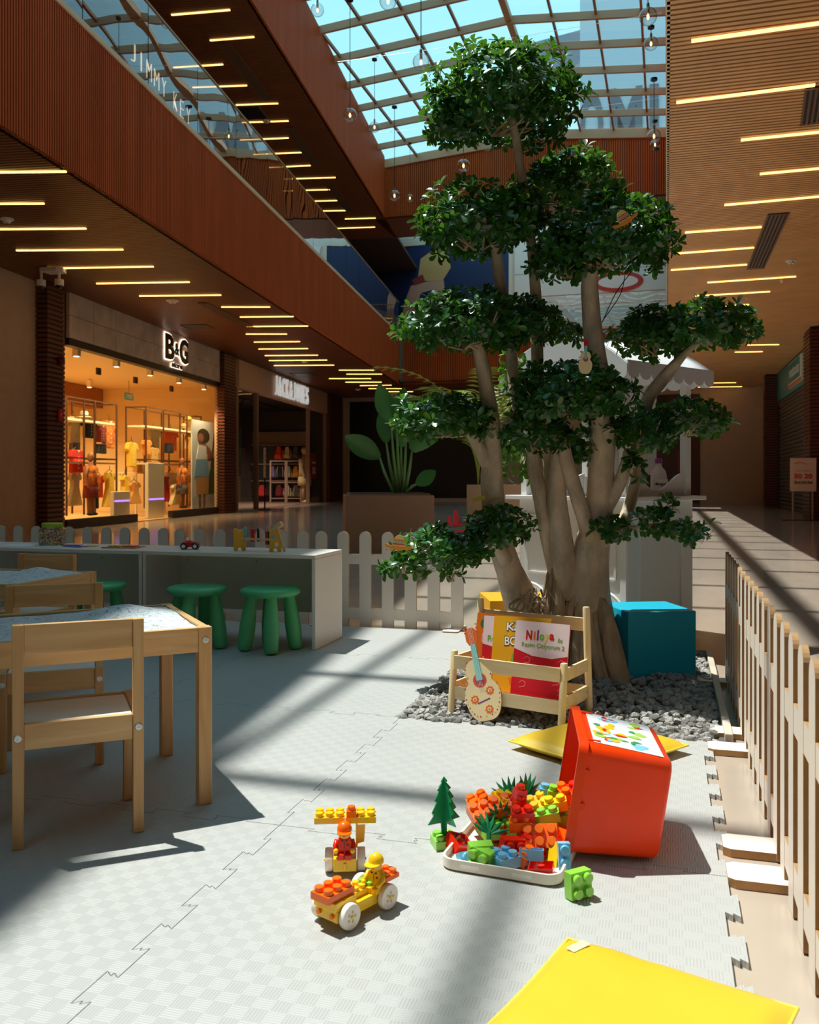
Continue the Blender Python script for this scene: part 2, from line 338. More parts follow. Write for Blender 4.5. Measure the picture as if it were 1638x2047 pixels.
# ================================================================== THE PLAY AREA (main frame)
# foam mat: metre tiles with dovetailed edges
M_FOAM = bpy.data.materials.new('foam_mat'); M_FOAM.use_nodes = True
def foam_nodes(m):
    nt = m.node_tree; b = nt.nodes['Principled BSDF']; L = nt.links
    tc = nt.nodes.new('ShaderNodeTexCoord'); ck = nt.nodes.new('ShaderNodeTexChecker'); ck.inputs['Scale'].default_value = 1/0.031
    L.new(tc.outputs['Object'], ck.inputs['Vector'])
    w1 = nt.nodes.new('ShaderNodeTexWave'); w1.bands_direction = 'X'; w1.inputs['Scale'].default_value = 56
    w2 = nt.nodes.new('ShaderNodeTexWave'); w2.bands_direction = 'Y'; w2.inputs['Scale'].default_value = 56
    L.new(tc.outputs['Object'], w1.inputs['Vector']); L.new(tc.outputs['Object'], w2.inputs['Vector'])
    mx = nt.nodes.new('ShaderNodeMix'); L.new(ck.outputs['Fac'], mx.inputs[0]); L.new(w1.outputs['Fac'], mx.inputs[2]); L.new(w2.outputs['Fac'], mx.inputs[3])
    bp = nt.nodes.new('ShaderNodeBump'); bp.inputs['Strength'].default_value = 0.4; bp.inputs['Distance'].default_value = 0.0016
    L.new(mx.outputs[0], bp.inputs['Height']); L.new(bp.outputs[0], b.inputs['Normal'])
    n = nt.nodes.new('ShaderNodeTexNoise'); n.inputs['Scale'].default_value = 3; L.new(tc.outputs['Object'], n.inputs['Vector'])
    r = nt.nodes.new('ShaderNodeValToRGB'); r.color_ramp.elements[0].color = lin((174, 172, 170)); r.color_ramp.elements[1].color = lin((186, 183, 180))
    L.new(n.outputs['Fac'], r.inputs[0]); hs = nt.nodes.new('ShaderNodeHueSaturation'); mr = nt.nodes.new('ShaderNodeMapRange'); mr.inputs['To Min'].default_value = 0.975; mr.inputs['To Max'].default_value = 1.012
    L.new(ck.outputs['Fac'], mr.inputs['Value']); L.new(mr.outputs[0], hs.inputs['Value']); L.new(r.outputs[0], hs.inputs['Color']); L.new(hs.outputs[0], b.inputs['Base Color'])  # alternate cells tinted: shading of the embossed hatching put into the colour
    b.inputs['Roughness'].default_value = 0.46; b.inputs['Specular IOR Level'].default_value = 0.4
foam_nodes(M_FOAM)
ZM = 0.012
def teeth(a, b, fixed, horiz, amp=0.014):
    """dovetailed boundary from a to b along one axis at a fixed other coordinate"""
    n = 12; out = []; p = (b-a)/n
    for i in range(n):
        if i in (0, n-1): continue
        t0 = a+i*p; s = 1 if i % 2 == 0 else -1
        for f, o in ((0.06, 1), (-0.08, 1), (1.08, 1), (0.94, 1)):
            out.append((t0+(0.5+(f-0.5)*1.0)*p, fixed+s*amp) if f in (-0.08, 1.08) else (t0+f*p, fixed))
    out = [(a, fixed)]+out+[(b, fixed)]
    return [(x, y) for x, y in out] if horiz else [(y, x) for x, y in out]
mats_t = thing('play_mat', 'grey foam play mat of interlocking squares under tables and toys', 'mat', (0, 0, 0), rR)
UG = [0.12-k for k in range(6)]; VG = [-1.04, -0.04, 0.96, 1.96, 2.96, 3.96, 4.70]
for i in range(5):
    for j in range(6):
        u1, u0 = UG[i], UG[i+1]; v0, v1 = VG[j], VG[j+1]
        if i == 0 and v0 > 2.9: continue
        if v1 < 0.5 and i > 1: continue
        low = teeth(u0, u1, v0, True); hi = teeth(u0, u1, v1, True) if v1 < 4.6 else [(u0, v1), (u1, v1)]
        lf = teeth(v0, v1 if v1 < 4.6 else v1, u0, False); rt = teeth(v0, v1, u1, False)
        poly = low+rt[1:]+hi[::-1][1:]+lf[::-1][1:-1]
        cx, cy = (u0+u1)/2, (v0+v1)/2
        poly = [(cx+(x-cx)*0.9982, cy+(y-cy)*0.9982) for x, y in poly]
        q = []
        for p in poly:
            if not q or (abs(p[0]-q[-1][0])+abs(p[1]-q[-1][1])) > 1e-5: q.append(p)
        MB().prism(q, 0.0005, ZM).build('tile', M_FOAM, mats_t)
# gravel pit with the tree
M_STONE = mat('lava_stone', (176, 171, 166), 0.85, var=0.35, vscale=14, bump=0.8, bscale=160)
pit = struct(MB().box(-0.9, 0.19, 2.93, 4.42, 0.001, 0.006).build('floor_pit_bed', mat('pit_soil', (90, 84, 78), .9), rotz=rR))
M_KERB = mat('kerb_board', (206, 192, 176), 0.5, var=0.1)
struct(MB().box(0.175, 0.2, 2.99, 4.42, 0.0, 0.03).build('trim_1', M_KERB, rotz=rR, bevel=0.003))
struct(MB().box(-0.92, 0.2, 4.42, 4.445, 0.0, 0.03).build('trim_2', M_KERB, rotz=rR, bevel=0.003))
def stone_mesh(seed):
    bm = bmesh.new(); bmesh.ops.create_icosphere(bm, subdivisions=1, radius=1)
    rnd = random.Random(seed)
    for v in bm.verts:
        k = 0.72+0.5*rnd.random(); v.co = Vector((v.co.x*k, v.co.y*k*0.9, v.co.z*k*0.75))
    me = bpy.data.meshes.new('stone'); bm.to_mesh(me); bm.free(); me.materials.append(M_STONE); return me
SM = [stone_mesh(i) for i in range(8)]
gv = thing('gravel_bed', 'loose bed of rough grey lava stones around the tree roots', 'gravel', RF(0, 0, 0), rR)
def blocked(u, v): return False
stones = []
rnd = random.Random(3)
for k in range(4200):
    u = -0.885+1.05*rnd.random(); v = 2.955+1.45*rnd.random()
    if k < 300: u = -0.87+1.03*rnd.random(); v = 2.945+0.26*rnd.random()
    edge = min(u+0.885, 0.165-u, v-2.945)
    z = 0.008+0.03*rnd.random()*min(1, max(0.2, edge/0.12))
    r = 0.0105+0.0085*rnd.random()
    if k < 300: r += 0.002; z = 0.01+0.026*rnd.random()*min(1, max(.2, edge/.1))
    stones.append((u, v, z, r, rnd.random()*6, rnd.random()*6, rnd.randrange(8)))
for (u, v, z, r, a, b2, m) in stones[:300]:
    o = link('stone', SM[m], gv, (u, v, z)); o.rotation_euler = (b2, 0, a); o.scale = (r*1.2, r, r)
b = MB()
SV = [([v.co.copy() for v in me.vertices], [tuple(p.vertices) for p in me.polygons]) for me in SM]
for (u, v, z, r, a, b2, m) in stones[300:]:
    T = Matrix.Translation((u, v, z)) @ Matrix.Rotation(a, 4, 'Z') @ Matrix.Rotation(b2, 4, 'X') @ Matrix.Diagonal((r*1.2, r, r, 1))
    b.add([T @ p for p in SV[m][0]], SV[m][1])
stuff(b.build('stone_fill', M_STONE, gv))

# ------------------------------------------------------------------ picket fences
M_PICK = mat('picket_face', (226, 214, 202), 0.5, var=0.04); M_MDF = mat('picket_edge', (176, 132, 84), 0.7, var=0.12, vscale=30)
def slab(poly, t, name, parent, loc=(0, 0, 0), axis='y'):
    """flat cut board: white faces and raw edges"""
    b = MB(); n = len(poly); b.prism(poly, 0, t, axis); b.m = [0, 0]+[1]*n
    return b.build(name, [M_PICK, M_MDF], parent, loc=loc)
def picket_poly(w, h, z0=0.0):
    r = w/2; pts = [(-r, z0), (r, z0)]
    for i in range(13):
        a = PI*i/12; pts.append((r*math.cos(a), h-r+r*math.sin(a)))
    return pts
def fence_panel(label, u, v, rz, n=7, pitch=0.1315, w=0.068, t=0.012, foot=True, group=None):
    root = thing('fence_panel', label, 'fence', RF(u, v, 0), rz, group)
    Wd = pitch*(n-1)+w; me = None
    for i in range(n):
        x = -Wd/2+w/2+i*pitch
        o = slab(picket_poly(w, 0.535, 0.004), t, 'picket', root, (x, 0, 0))
        if me is None: me = o.data
        else: o.data = me
    for z0, z1 in ((0.352, 0.408), (0.048, 0.108)):
        for i in range(n-1):       # the rail is cut from the same sheet, between the pickets
            pass
        b = MB(); b.box(-Wd/2+0.004, Wd/2-0.004, 0.0006, t-0.0006, z0, z1); b.m = [1, 1, 0, 0, 0, 0]; b.m = [1, 1, 0, 1, 0, 1]
        b.build('rail', [M_PICK, M_MDF], root)
    if foot:
        for x in (-Wd/2+0.05, Wd/2-0.05):
            pts = [(x-0.045, -0.11), (x+0.045, -0.11)]
            poly = [(-0.045, -0.10), (-0.035, -0.115), (0.035, -0.115), (0.045, -0.10), (0.045, 0.10), (0.035, 0.115), (-0.035, 0.115), (-0.045, 0.10)]
            b = MB(); b.prism(poly, 0.0, 0.018); b.m = [0, 0]+[1]*8; b.build('foot', [M_PICK, M_MDF], root, loc=(x, 0.006, 0.001))
    return root
Wp = 0.1315*6+0.068
# back row, behind the benches (labels from the tree leftwards)
for k, lab in enumerate(('white picket fence panel between bench end and tree', 'white picket fence panel behind the right half of the bench with the hammer toy',
                         'white picket fence panel behind the red toy car', 'white picket fence panel behind the bead jar at the far bench end')):
    fence_panel(lab, -1.06-Wp/2-k*(Wp+0.045), 4.76+0.004*k, rR, foot=(k == 0))
for k, (v, lab) in enumerate(((1.10+Wp/2+0.07, 'white picket fence panel nearest the big yellow cushion, cut by the picture edge'),
                              (2.03+Wp/2+0.055, 'white picket fence panel right of the orange crate, middle of its row'),
                              (3.0+Wp/2+0.03, 'white picket fence panel right of the blue cube and gravel'))):
    fence_panel(lab, 0.24, v, rR+PI/2)

# ------------------------------------------------------------------ the two bench units
M_BENCH = mat('bench_white', (222, 214, 206), 0.4); M_BENCHI = mat('bench_inner', (224, 224, 208), 0.5)
def bench(label, u1, L=0.935):
    r = thing('bench_unit', label, 'bench', RF(u1, 4.0, ZM+0.001), rR, 'white bench units')
    H = 0.452; D = 0.37
    MB().box(-L, 0, 0, D, H-0.018, H).build('top', M_BENCH, r, bevel=0.0015)
    MB().box(-0.018, 0, 0, D, 0, H-0.0185).build('side_panel', M_BENCH, r, bevel=0.0015)
    MB().box(-L, -L+0.018, 0, D, 0, H-0.0185).build('side_panel', M_BENCH, r, bevel=0.0015)
    MB().box(-L+0.0185, -0.0185, D-0.03, D-0.014, 0.125, H-0.0185).build('back_panel', M_BENCHI, r)
    for x in (-L+0.06, -L/2, -0.06):
        o = MB().lathe([(0.001, 0), (0.006, 0.001), (0.006, 0.002), (0.001, 0.003)], 10).build('screw_cap', mat('grey_cap', (170, 170, 160), .5), r)
        o.location = (x, D-0.0305, 0.38); o.rotation_euler = (PI/2, 0, 0)
    return r
bench('white open bench unit on the right, holding the hammer toy and red car', -1.612)
bench('white open bench unit on the left, holding the bead jar', -1.612-0.94)
bench('white open bench unit at the far left end, behind the tables', -1.612-1.88)

# ------------------------------------------------------------------ stools
M_GREEN = mat('stool_green', (88, 188, 126), 0.42)
def stool():
    r = thing('stool', 'x', 'stool', (0, 0, 0), 0, 'green plastic stools')
    MB().lathe([(0.001, 0.258), (0.10, 0.258), (0.128, 0.262), (0.142, 0.272), (0.145, 0.282), (0.139, 0.293), (0.125, 0.2985), (0.05, 0.2965), (0.001, 0.2965)], 40).build('seat', M_GREEN, r, smooth=0.9)
    lg = MB().lathe([(0.001, 0), (0.022, 0.0), (0.031, 0.006), (0.034, 0.022), (0.0375, 0.085), (0.0372, 0.087), (0.0378, 0.089), (0.0375, 0.12), (0.032, 0.20), (0.026, 0.262), (0.001, 0.262)], 20).mesh('leg', M_GREEN, 0.9)
    for k in range(4):
        a = PI/2*k; o = link('leg', lg, r)
        o.location = (0.122*math.cos(a), 0.122*math.sin(a), 0.0); o.rotation_euler = Vector((-0.034*math.cos(a), -0.034*math.sin(a), 0.262)).to_track_quat('Z', 'Y').to_euler()
        o.location.z = 0.003
    return r
s0 = stool(); s0['label'] = 'green round plastic stool nearest the right end of the bench'
s0.location = (-0.665, 4.30, ZM+0.0005); s0.rotation_euler = (0, 0, -1.38)
dup(s0, 'green round plastic stool in the middle, under the bench divider, sunlit rim', (-1.03, 4.36, ZM+0.0005), -1.75)
dup(s0, 'green round plastic stool furthest left, half hidden behind the tables', (-1.565, 4.50, ZM+0.0005), -1.25)

# ------------------------------------------------------------------ low tables and chairs
M_PX = wood('pine_along_x', (206, 158, 100), (226, 184, 130), 0); M_PY = wood('pine_along_y', (206, 158, 100), (226, 184, 130), 1); M_PZ = wood('pine_along_z', (200, 150, 92), (222, 178, 122), 2)
M_SEATW = mat('seat_white', (232, 228, 222), 0.35)
def bolt(parent, loc, rx=PI/2, rz=0.0):
    o = MB().lathe([(0.001, 0), (0.0085, 0), (0.0088, 0.001), (0.0075, 0.0022), (0.003, 0.0024), (0.0028, 0.0010), (0.0005, 0.001)], 14).build('bolt', mat('zinc_bolt', (205, 205, 205), .35, metal=.8), parent, smooth=0.6)
    o.location = loc; o.rotation_euler = (rx, 0, rz); return o
M_PAPER = bpy.data.materials.new('table_paper'); M_PAPER.use_nodes = True
def paper_nodes(m):
    nt = m.node_tree; b = nt.nodes['Principled BSDF']; L = nt.links
    tc = nt.nodes.new('ShaderNodeTexCoord'); n = nt.nodes.new('ShaderNodeTexNoise'); n.inputs['Scale'].default_value = 26; n.inputs['Detail'].default_value = 3; n.inputs['Distortion'].default_value = 1.6
    L.new(tc.outputs['Object'], n.inputs['Vector'])
    r = nt.nodes.new('ShaderNodeValToRGB'); e = r.color_ramp.elements; e[0].position = 0.475; e[0].color = lin((214, 220, 224)); e[1].position = 0.525; e[1].color = lin((214, 220, 224))
    q = e.new(0.5); q.color = lin((96, 104, 112)); L.new(n.outputs['Fac'], r.inputs[0]); L.new(r.outputs[0], b.inputs['Base Color']); b.inputs['Roughness'].default_value = 0.5
paper_nodes(M_PAPER)
def table(label, loc, rz, bulge):
    """origin under the front-right corner; the table runs to -x and +y"""
    r = thing('kids_table', label, 'table', loc, rz, 'low pine tables')
    Lx, Ly, H = 0.63, 0.48, 0.445
    for x in (-Lx, -0.034):
        for y in (0, Ly-0.034): MB().box(x, x+0.034, y, y+0.034, 0, H).build('leg', M_PZ, r, bevel=0.002)
    for y in (0.003, Ly-0.021): MB().box(-Lx+0.034, -0.034, y, y+0.018, H-0.062, H-0.001).build('apron', M_PX, r, bevel=0.0015)
    for x in (-Lx+0.003, -0.021): MB().box(x, x+0.018, 0.034, Ly-0.034, H-0.062, H-0.001).build('apron', M_PY, r, bevel=0.0015)
    b = MB(); nx, ny = 24, 18; vs = []
    for j in range(ny+1):
        for i in range(nx+1):
            x = -Lx+0.024+(Lx-0.048)*i/nx; y = 0.024+(Ly-0.048)*j/ny
            z = H-0.008
            if bulge: z += 0.032*math.exp(-(((x+0.16)/0.11)**2+((y-0.33)/0.10)**2))+0.004*noise.noise(Vector((x*14, y*14, bulge)))
            vs.append((x, y, z))
    b.add(vs, [(j*(nx+1)+i, j*(nx+1)+i+1, (j+1)*(nx+1)+i+1, (j+1)*(nx+1)+i) for j in range(ny) for i in range(nx)])
    b.build('paper_top', M_PAPER, r, smooth=4)
    MB().box(-Lx+0.02, -0.02, 0.02, Ly-0.02, H-0.03, H-0.018).build('board', M_SEATW, r)
    for x in (-Lx+0.017, -0.017): bolt(r, (x, 0, H-0.032))
    return r
AT = math.atan2(0.455, 0.89)
table('low pine table in front with a sunlit crumpled paper top', (-0.497, 2.268, ZM+0.0005), AT, 1)
p2 = RF(-2.21, 2.66); table('low pine table further back, left of the green stools', (p2.x, p2.y, ZM+0.0005), rR, 2)
def chair():
    """back stands at y=0, the seat runs to +y"""
    r = thing('kids_chair', 'x', 'chair', (0, 0, 0), 0, 'small pine chairs')
    Wc, D, H, S = 0.28, 0.255, 0.494, 0.275
    for x in (-Wc/2, Wc/2-0.024):
        MB().box(x, x+0.024, 0, 0.026, 0, H).build('back_leg', M_PZ, r, bevel=0.0015)
        MB().box(x, x+0.024, D-0.026, D, 0, S).build('front_leg', M_PZ, r, bevel=0.0015)
        MB().box(x+0.004, x+0.022, 0.0265, D-0.0265, S-0.058, S).build('side_rail', M_PY, r, bevel=0.0015)
    MB().box(-Wc/2+0.0245, Wc/2-0.0245, 0.005, 0.021, H-0.066, H).build('backrest', M_PX, r, bevel=0.0015)
    for y in (0.004, D-0.022): MB().box(-Wc/2+0.0245, Wc/2-0.0245, y, y+0.018, S-0.058, S-0.001).build('seat_rail', M_PX, r, bevel=0.0015)
    MB().box(-Wc/2+0.024, Wc/2-0.024, 0.0222, D-0.0222, S-0.012, S-0.005).build('seat', M_SEATW, r)
    for x in (-Wc/2+0.012, Wc/2-0.012):
        bolt(r, (x, 0, S-0.03)); o = bolt(r, (x, D, S-0.03)); o.rotation_euler = (-PI/2, 0, 0)
    return r
c0 = chair(); c0['label'] = 'small pine chair in the foreground with its back to us and white seat'
a1 = math.atan2(0.108, 0.2575)
c0.location = (-0.744, 2.03, ZM+0.0005); c0.rotation_euler = (0, 0, a1)
dup(c0, 'small pine chair facing us at the far side of the front table', (-1.093, 2.775, ZM+0.0005), a1+PI-0.06)
p3 = RF(-2.56, 3.30); dup(c0, 'small pine chair furthest back, between rear table and bench', (p3.x, p3.y, ZM+0.0005), rR+PI)
# ================================================================== THE TREE
TY = 3.72; PXM = TY/FOC
M_BARK = mat('ficus_bark', (214, 194, 168), 0.75, var=0.34, vscale=16, vstretch=(1, 1, .55), bump=0.55, bscale=70)
M_ROOT = mat('ficus_root', (196, 168, 136), 0.85, var=0.4, vscale=22, vstretch=(1, 1, .18), bump=0.9, bscale=50)
def leaf_mat(name, a, b2, tr):
    m = bpy.data.materials.new(name); m.use_nodes = True; nt = m.node_tree; L = nt.links; b = nt.nodes['Principled BSDF']
    g = nt.nodes.new('ShaderNodeNewGeometry'); r = nt.nodes.new('ShaderNodeValToRGB'); r.color_ramp.elements[0].color = lin(a); r.color_ramp.elements[1].color = lin(b2)
    L.new(g.outputs['Random Per Island'], r.inputs[0]); L.new(r.outputs[0], b.inputs['Base Color'])
    b.inputs['Roughness'].default_value = 0.34; b.inputs['Specular IOR Level'].default_value = 0.75
    t = nt.nodes.new('ShaderNodeBsdfTranslucent'); t.inputs[0].default_value = lin(tr)
    mx = nt.nodes.new('ShaderNodeMixShader'); mx.inputs[0].default_value = 0.16
    L.new(b.outputs[0], mx.inputs[1]); L.new(t.outputs[0], mx.inputs[2]); L.new(mx.outputs[0], nt.nodes['Material Output'].inputs[0])
    MATS[name] = m; return m
M_LEAF = leaf_mat('ficus_leaf', (20, 60, 27), (54, 112, 44), (130, 200, 50))
M_LEAFSUN = leaf_mat('ficus_sunlit_leaf', (52, 110, 36), (104, 158, 52), (150, 210, 60))  # sparse sunlit pads: sunlight put into a lighter leaf green
tree = thing('ficus_tree', 'tall sculpted ficus tree with cloud-cut leaf pads in the gravel bed', 'tree', (0.70, 3.75, 0.0))
TO = Vector((0.70, 3.75, 0.0))
def TP(px, py, dy=0.0): return at(px, py, TY+dy)-TO
def limb(mb, pts, n=12, nz=0.10):
    """pts: (px, py, depth offset, radius in px); resampled smoothly"""
    P = [TP(p[0], p[1], p[2]) for p in pts]; R = [p[3]*PXM for p in pts]; Q = []; S = []
    for i in range(len(P)-1):
        a = P[max(i-1, 0)]; b = P[i]; c = P[i+1]; d = P[min(i+2, len(P)-1)]
        for k in range(4):
            t = k/4; t2 = t*t; t3 = t2*t
            Q.append(0.5*((2*b)+(c-a)*t+(2*a-5*b+4*c-d)*t2+(3*b-a-3*c+d)*t3)); S.append(R[i]+(R[i+1]-R[i])*t)
    Q.append(P[-1]); S.append(R[-1])
    mb.tube(Q, S, n, nz=nz, seed=pts[0][0]*0.37)
b = MB()
limb(b, [(1062,1260,.12,44),(1042,1200,.10,38),(1018,1140,.06,28),(1000,1085,.02,25),(988,1030,0,25),(984,950,0,22),(984,870,0,18),(975,790,-.02,16),(962,715,-.04,14),(948,670,-.05,10)])
limb(b, [(986,950,0,15),(962,900,-.02,13),(944,872,-.02,11),(925,845,-.02,8)], 10)
limb(b, [(1122,1180,.05,20),(1100,1100,.02,14),(1088,1040,0,14),(1078,980,0,16),(1066,925,.02,14),(1062,870,.04,12)], 10)
limb(b, [(1138,1190,.0,30),(1127,1110,-.03,23),(1119,1050,-.03,21),(1113,985,-.03,19),(1120,920,-.03,20),(1123,855,-.03,17),(1125,800,-.03,13)])
limb(b, [(1112,1040,.03,14),(1100,980,.06,13),(1096,920,.08,12),(1080,840,.10,12),(1076,760,.12,13),(1074,680,.12,13),(1072,600,.12,12),(1068,540,.10,11),(1058,450,.08,10),(1044,360,.05,10),(1034,290,.02,9),(1024,235,0,7)], 10)
limb(b, [(1068,530,.10,10),(1085,490,.14,9),(1105,455,.2,8),(1130,400,.24,6)], 8)
limb(b, [(1040,860,.10,12),(1030,780,.1,12),(1022,700,.1,12),(1008,620,.06,11),(998,550,0,11),(990,490,-.05,10),(970,460,-.06,6)], 8)
limb(b, [(1174,1250,.02,48),(1176,1190,0,45),(1180,1120,-.02,37),(1190,1060,-.02,31),(1199,1000,-.02,27),(1203,940,-.02,26),(1204,860,-.02,26),(1200,780,-.02,24),(1190,700,-.03,21),(1183,630,-.04,18),(1179,570,-.06,16),(1185,520,-.08,10)], 14)
limb(b, [(1184,1085,-.05,17),(1162,1015,-.07,15),(1143,955,-.08,15),(1130,905,-.08,13),(1128,860,-.06,10)], 10)
limb(b, [(1208,1020,-.03,16),(1235,975,-.05,14),(1250,935,-.05,12),(1258,900,-.03,10)], 10)
limb(b, [(1216,1075,.02,16),(1250,1035,.05,13),(1266,985,.08,12),(1278,930,.1,12),(1284,870,.1,13),(1295,800,.06,14),(1320,765,.02,13),(1345,735,-.02,11),(1372,705,-.03,7),(1400,680,-.03,5)], 10)
limb(b, [(1205,1085,-.06,13),(1240,1062,-.08,9),(1285,1055,-.1,6),(1330,1050,-.1,5),(1390,1052,-.1,3)], 8, .05)
limb(b, [(1012,1120,-.02,15),(985,1080,-.08,10),(940,1085,-.12,7),(880,1095,-.14,5),(810,1120,-.15,3)], 8, .05)
limb(b, [(1284,870,.08,9),(1310,850,.06,7),(1370,835,.04,4)], 8, .05)
b.build('trunk', M_BARK, tree, smooth=4)
for q in (((1204,645,-.06,.9),(1232,585,-.1,.9),(1262,545,-.14,.9)),((1206,640,-.05,.9),(1240,590,-.08,.9),(1250,550,-.1,.9))):
    b = MB(); limb(b, list(q), 5, 0); b.build('support_wire', M_BLACK, tree)
# root flare: a ridged core and strands running down into the stones
b = MB()
limb(b, [(1170,1440,.02,92),(1174,1380,.02,72),(1174,1310,.02,60),(1172,1240,.02,52),(1170,1190,.02,38),(1165,1150,.02,18)], 30, .2)
limb(b, [(1062,1430,.14,52),(1060,1340,.14,40),(1054,1270,.12,34),(1040,1210,.1,20)], 20, .2)
rnd = random.Random(11)
def strand(cx, top, k, N, rt, rm, rb, dep, w, yb=1405):
    a = 2*PI*(k+rnd.uniform(-.35, .35))/N; tw = rnd.uniform(-.25, .45); y0 = top+rnd.uniform(-22, 30)
    f = lambda r, aa, y, ww: (cx+math.cos(aa)*r, y, dep+math.sin(aa)*r*PXM, ww)
    limb(b, [f(rt*.6, a, y0-25, w*.4), f(rt*.93, a+tw*.3, y0+40, w*.8), f(rm, a+tw*.6, y0+105, w*1.1), f((rm+rb)/2+rnd.uniform(-4, 6), a+tw*.9, (y0+110+yb)/2, w*1.15), f(rb, a+tw, yb-8, w), f(rb+16, a+tw*1.05, yb+25, w*.6)], 7, .3)
for k in range(38): strand(1174, 1180, k, 38, 49, 58, 82+16*rnd.random(), .02, 5+5*rnd.random())
for k in range(18): strand(1120, 1150, k, 18, 34, 44, 74+14*rnd.random(), .03, 6+4*rnd.random(), 1380)
for k in range(15): strand(1052, 1205, k, 15, 30, 38, 54+10*rnd.random(), .12, 5+4*rnd.random(), 1390)
for k in range(5):
    s = k/4
    limb(b, [(1196+8*s, 1190+12*s, -.06, 9), (1212+8*s, 1250, -.10-.02*s, 12), (1222+14*s, 1310, -.13, 13), (1236+14*s, 1362, -.16, 11), (1250+16*s, 1400, -.18, 6)], 8, .3)
b.build('roots', M_ROOT, tree, smooth=4)
b = MB()
for k in range(22):
    x = 1040+rnd.random()*70; d = -.1+.2*rnd.random()
    limb(b, [(x, 1170+30*rnd.random(), d, 2.2), (x+rnd.uniform(-30, 30), 1215, d-.04, 2), (x+rnd.uniform(-40, 40), 1240, d, 1.6), (x+rnd.uniform(-50, 50), 1255+20*rnd.random(), d+.05, 1.2)], 5, .05)
stuff(b.build('aerial_roots', M_ROOT, tree, smooth=4))

# leaf pads -------------------------------------------------------------------
def leaf_geo(L, w, curl):
    pr = [(0, 0), (0.22, .34), (0.58, .95), (0.88, .78), (1.0, 0)]
    vs = []; 
    for t, k in pr:
        x = t*L; z = -curl*L*t*t
        if k == 0: vs.append(Vector((x, 0, z)))
        else: vs += [Vector((x, k*w, z+0.22*k*w)), Vector((x, 0, z)), Vector((x, -k*w, z+0.22*k*w))]
    fs = [(0, 2, 1), (0, 3, 2), (1, 2, 5, 4), (2, 3, 6, 5), (4, 5, 8, 7), (5, 6, 9, 8), (7, 8, 10), (8, 9, 10)]
    return vs, fs
LEAFV = [leaf_geo(1, 0.25, c) for c in (0.10, 0.25, 0.42)]
LEAF_ME = []
for vs, fs in LEAFV:
    mb = MB(); mb.add(vs, fs); LEAF_ME.append(mb.mesh('leaf', M_LEAF, 4))
NEAR = []
def whorl(mb, p, d, rnd, n=7, L=0.046, pick=False):
    d = d.normalized(); x = d.orthogonal().normalized(); y = d.cross(x); a0 = rnd.random()*6.3
    for i in range(n):
        a = a0+2.4*i; el = math.radians(12+58*(i/n)+rnd.uniform(-12, 12))
        o = (x*math.cos(a)+y*math.sin(a))*math.cos(el)+d*math.sin(el); o.normalize()
        up = (d-o*d.dot(o)).normalized(); sd = up.cross(o)
        l = L*rnd.uniform(0.75, 1.15); vi = rnd.randrange(3)
        M = Matrix((( o.x, sd.x, up.x), (o.y, sd.y, up.y), (o.z, sd.z, up.z)))*l
        base = p+o*0.004-d*0.012*(i/n)
        if pick and i % 3 == 0: NEAR.append((base, M, vi)); continue
        vs, fs = LEAFV[vi]; mb.add([base+M @ q for q in vs], fs)
def pad(cx, cy, rx, ry, dy, dens=1.0, seed=0, flat=0.55, L=0.042, mat_=None, rz=None, pick=0.0, inner=1.0):
    """one leaf pad: whorls on tips of an uneven dome"""
    rnd = random.Random(seed+int(cx)); mb = MB(); C = TP(cx, cy, dy); RX = rx*PXM; RZ = ry*PXM; RY = rz if rz else min(RX, 0.30)*0.95
    area = 4*PI*((RX*RY)**1.6/3+(RX*RZ)**1.6/3+(RY*RZ)**1.6/3)**(1/1.6)
    n = int(area*520*dens)
    for k in range(n):
        th = rnd.random()*2*PI; cz = rnd.uniform(-0.75, 1.0); s = math.sqrt(1-cz*cz)
        nrm = Vector((math.cos(th)*s, math.sin(th)*s, cz))
        f = 0.90+0.30*noise.noise(Vector((nrm.x*2.3+seed, nrm.y*2.3, nrm.z*2.3)))+rnd.uniform(-.10, .10)
        if rnd.random() < 0.3*inner: f *= rnd.uniform(0.5, 0.9)
        zz = nrm.z if nrm.z > 0 else nrm.z*flat
        p = C+Vector((nrm.x*RX, nrm.y*RY, zz*RZ))*f
        d = Vector((nrm.x/RX*0.3, nrm.y/RY*0.3, nrm.z/RZ*0.3)).normalized()*0.8+Vector((0, 0, 0.62))+Vector((rnd.uniform(-.4, .4), rnd.uniform(-.4, .4), rnd.uniform(-.3, .3)))
        if nrm.z < -0.2: d.z -= 0.5
        whorl(mb, p, d, rnd, 7 if rnd.random() < .7 else 5, L, pick and nrm.y < -0.1 and rnd.random() < pick)
    stuff(mb.build('leaf_pad', mat_ or M_LEAF, tree, smooth=4))
    tw = MB()                                # twigs inside the pad
    for k in range(max(4, int(8*RX/0.2))):
        th = rnd.random()*2*PI; s = rnd.uniform(.5, .95)
        e = C+Vector((math.cos(th)*RX*s, math.sin(th)*RY*s, rnd.uniform(-.35, .6)*RZ)); a = C+Vector((rnd.uniform(-.2, .2)*RX, 0, -RZ*flat*0.8))
        tw.tube([a, (a+e)/2+Vector((rnd.uniform(-.02, .02), rnd.uniform(-.02, .02), rnd.uniform(-.02, .03))), e], [.005, .0038, .002], 5)
    stuff(tw.build('twigs', M_ROOT, tree, smooth=4))
pad(1010, 205, 146, 112, 0.0, 1.15, 1, 0.75, pick=.10)
pad(905, 250, 55, 45, -.05, 1.0, 31, 0.8)
pad(1150, 350, 88, 52, .28, 1.0, 2)
pad(1085, 385, 75, 48, .22, 1.0, 3)
pad(945, 450, 105, 82, -.10, 1.1, 4, 0.75, pick=.10)
pad(1030, 440, 70, 60, .05, 1.0, 5)
pad(1222, 480, 118, 90, -.12, 1.15, 6, 0.75, pick=.14)
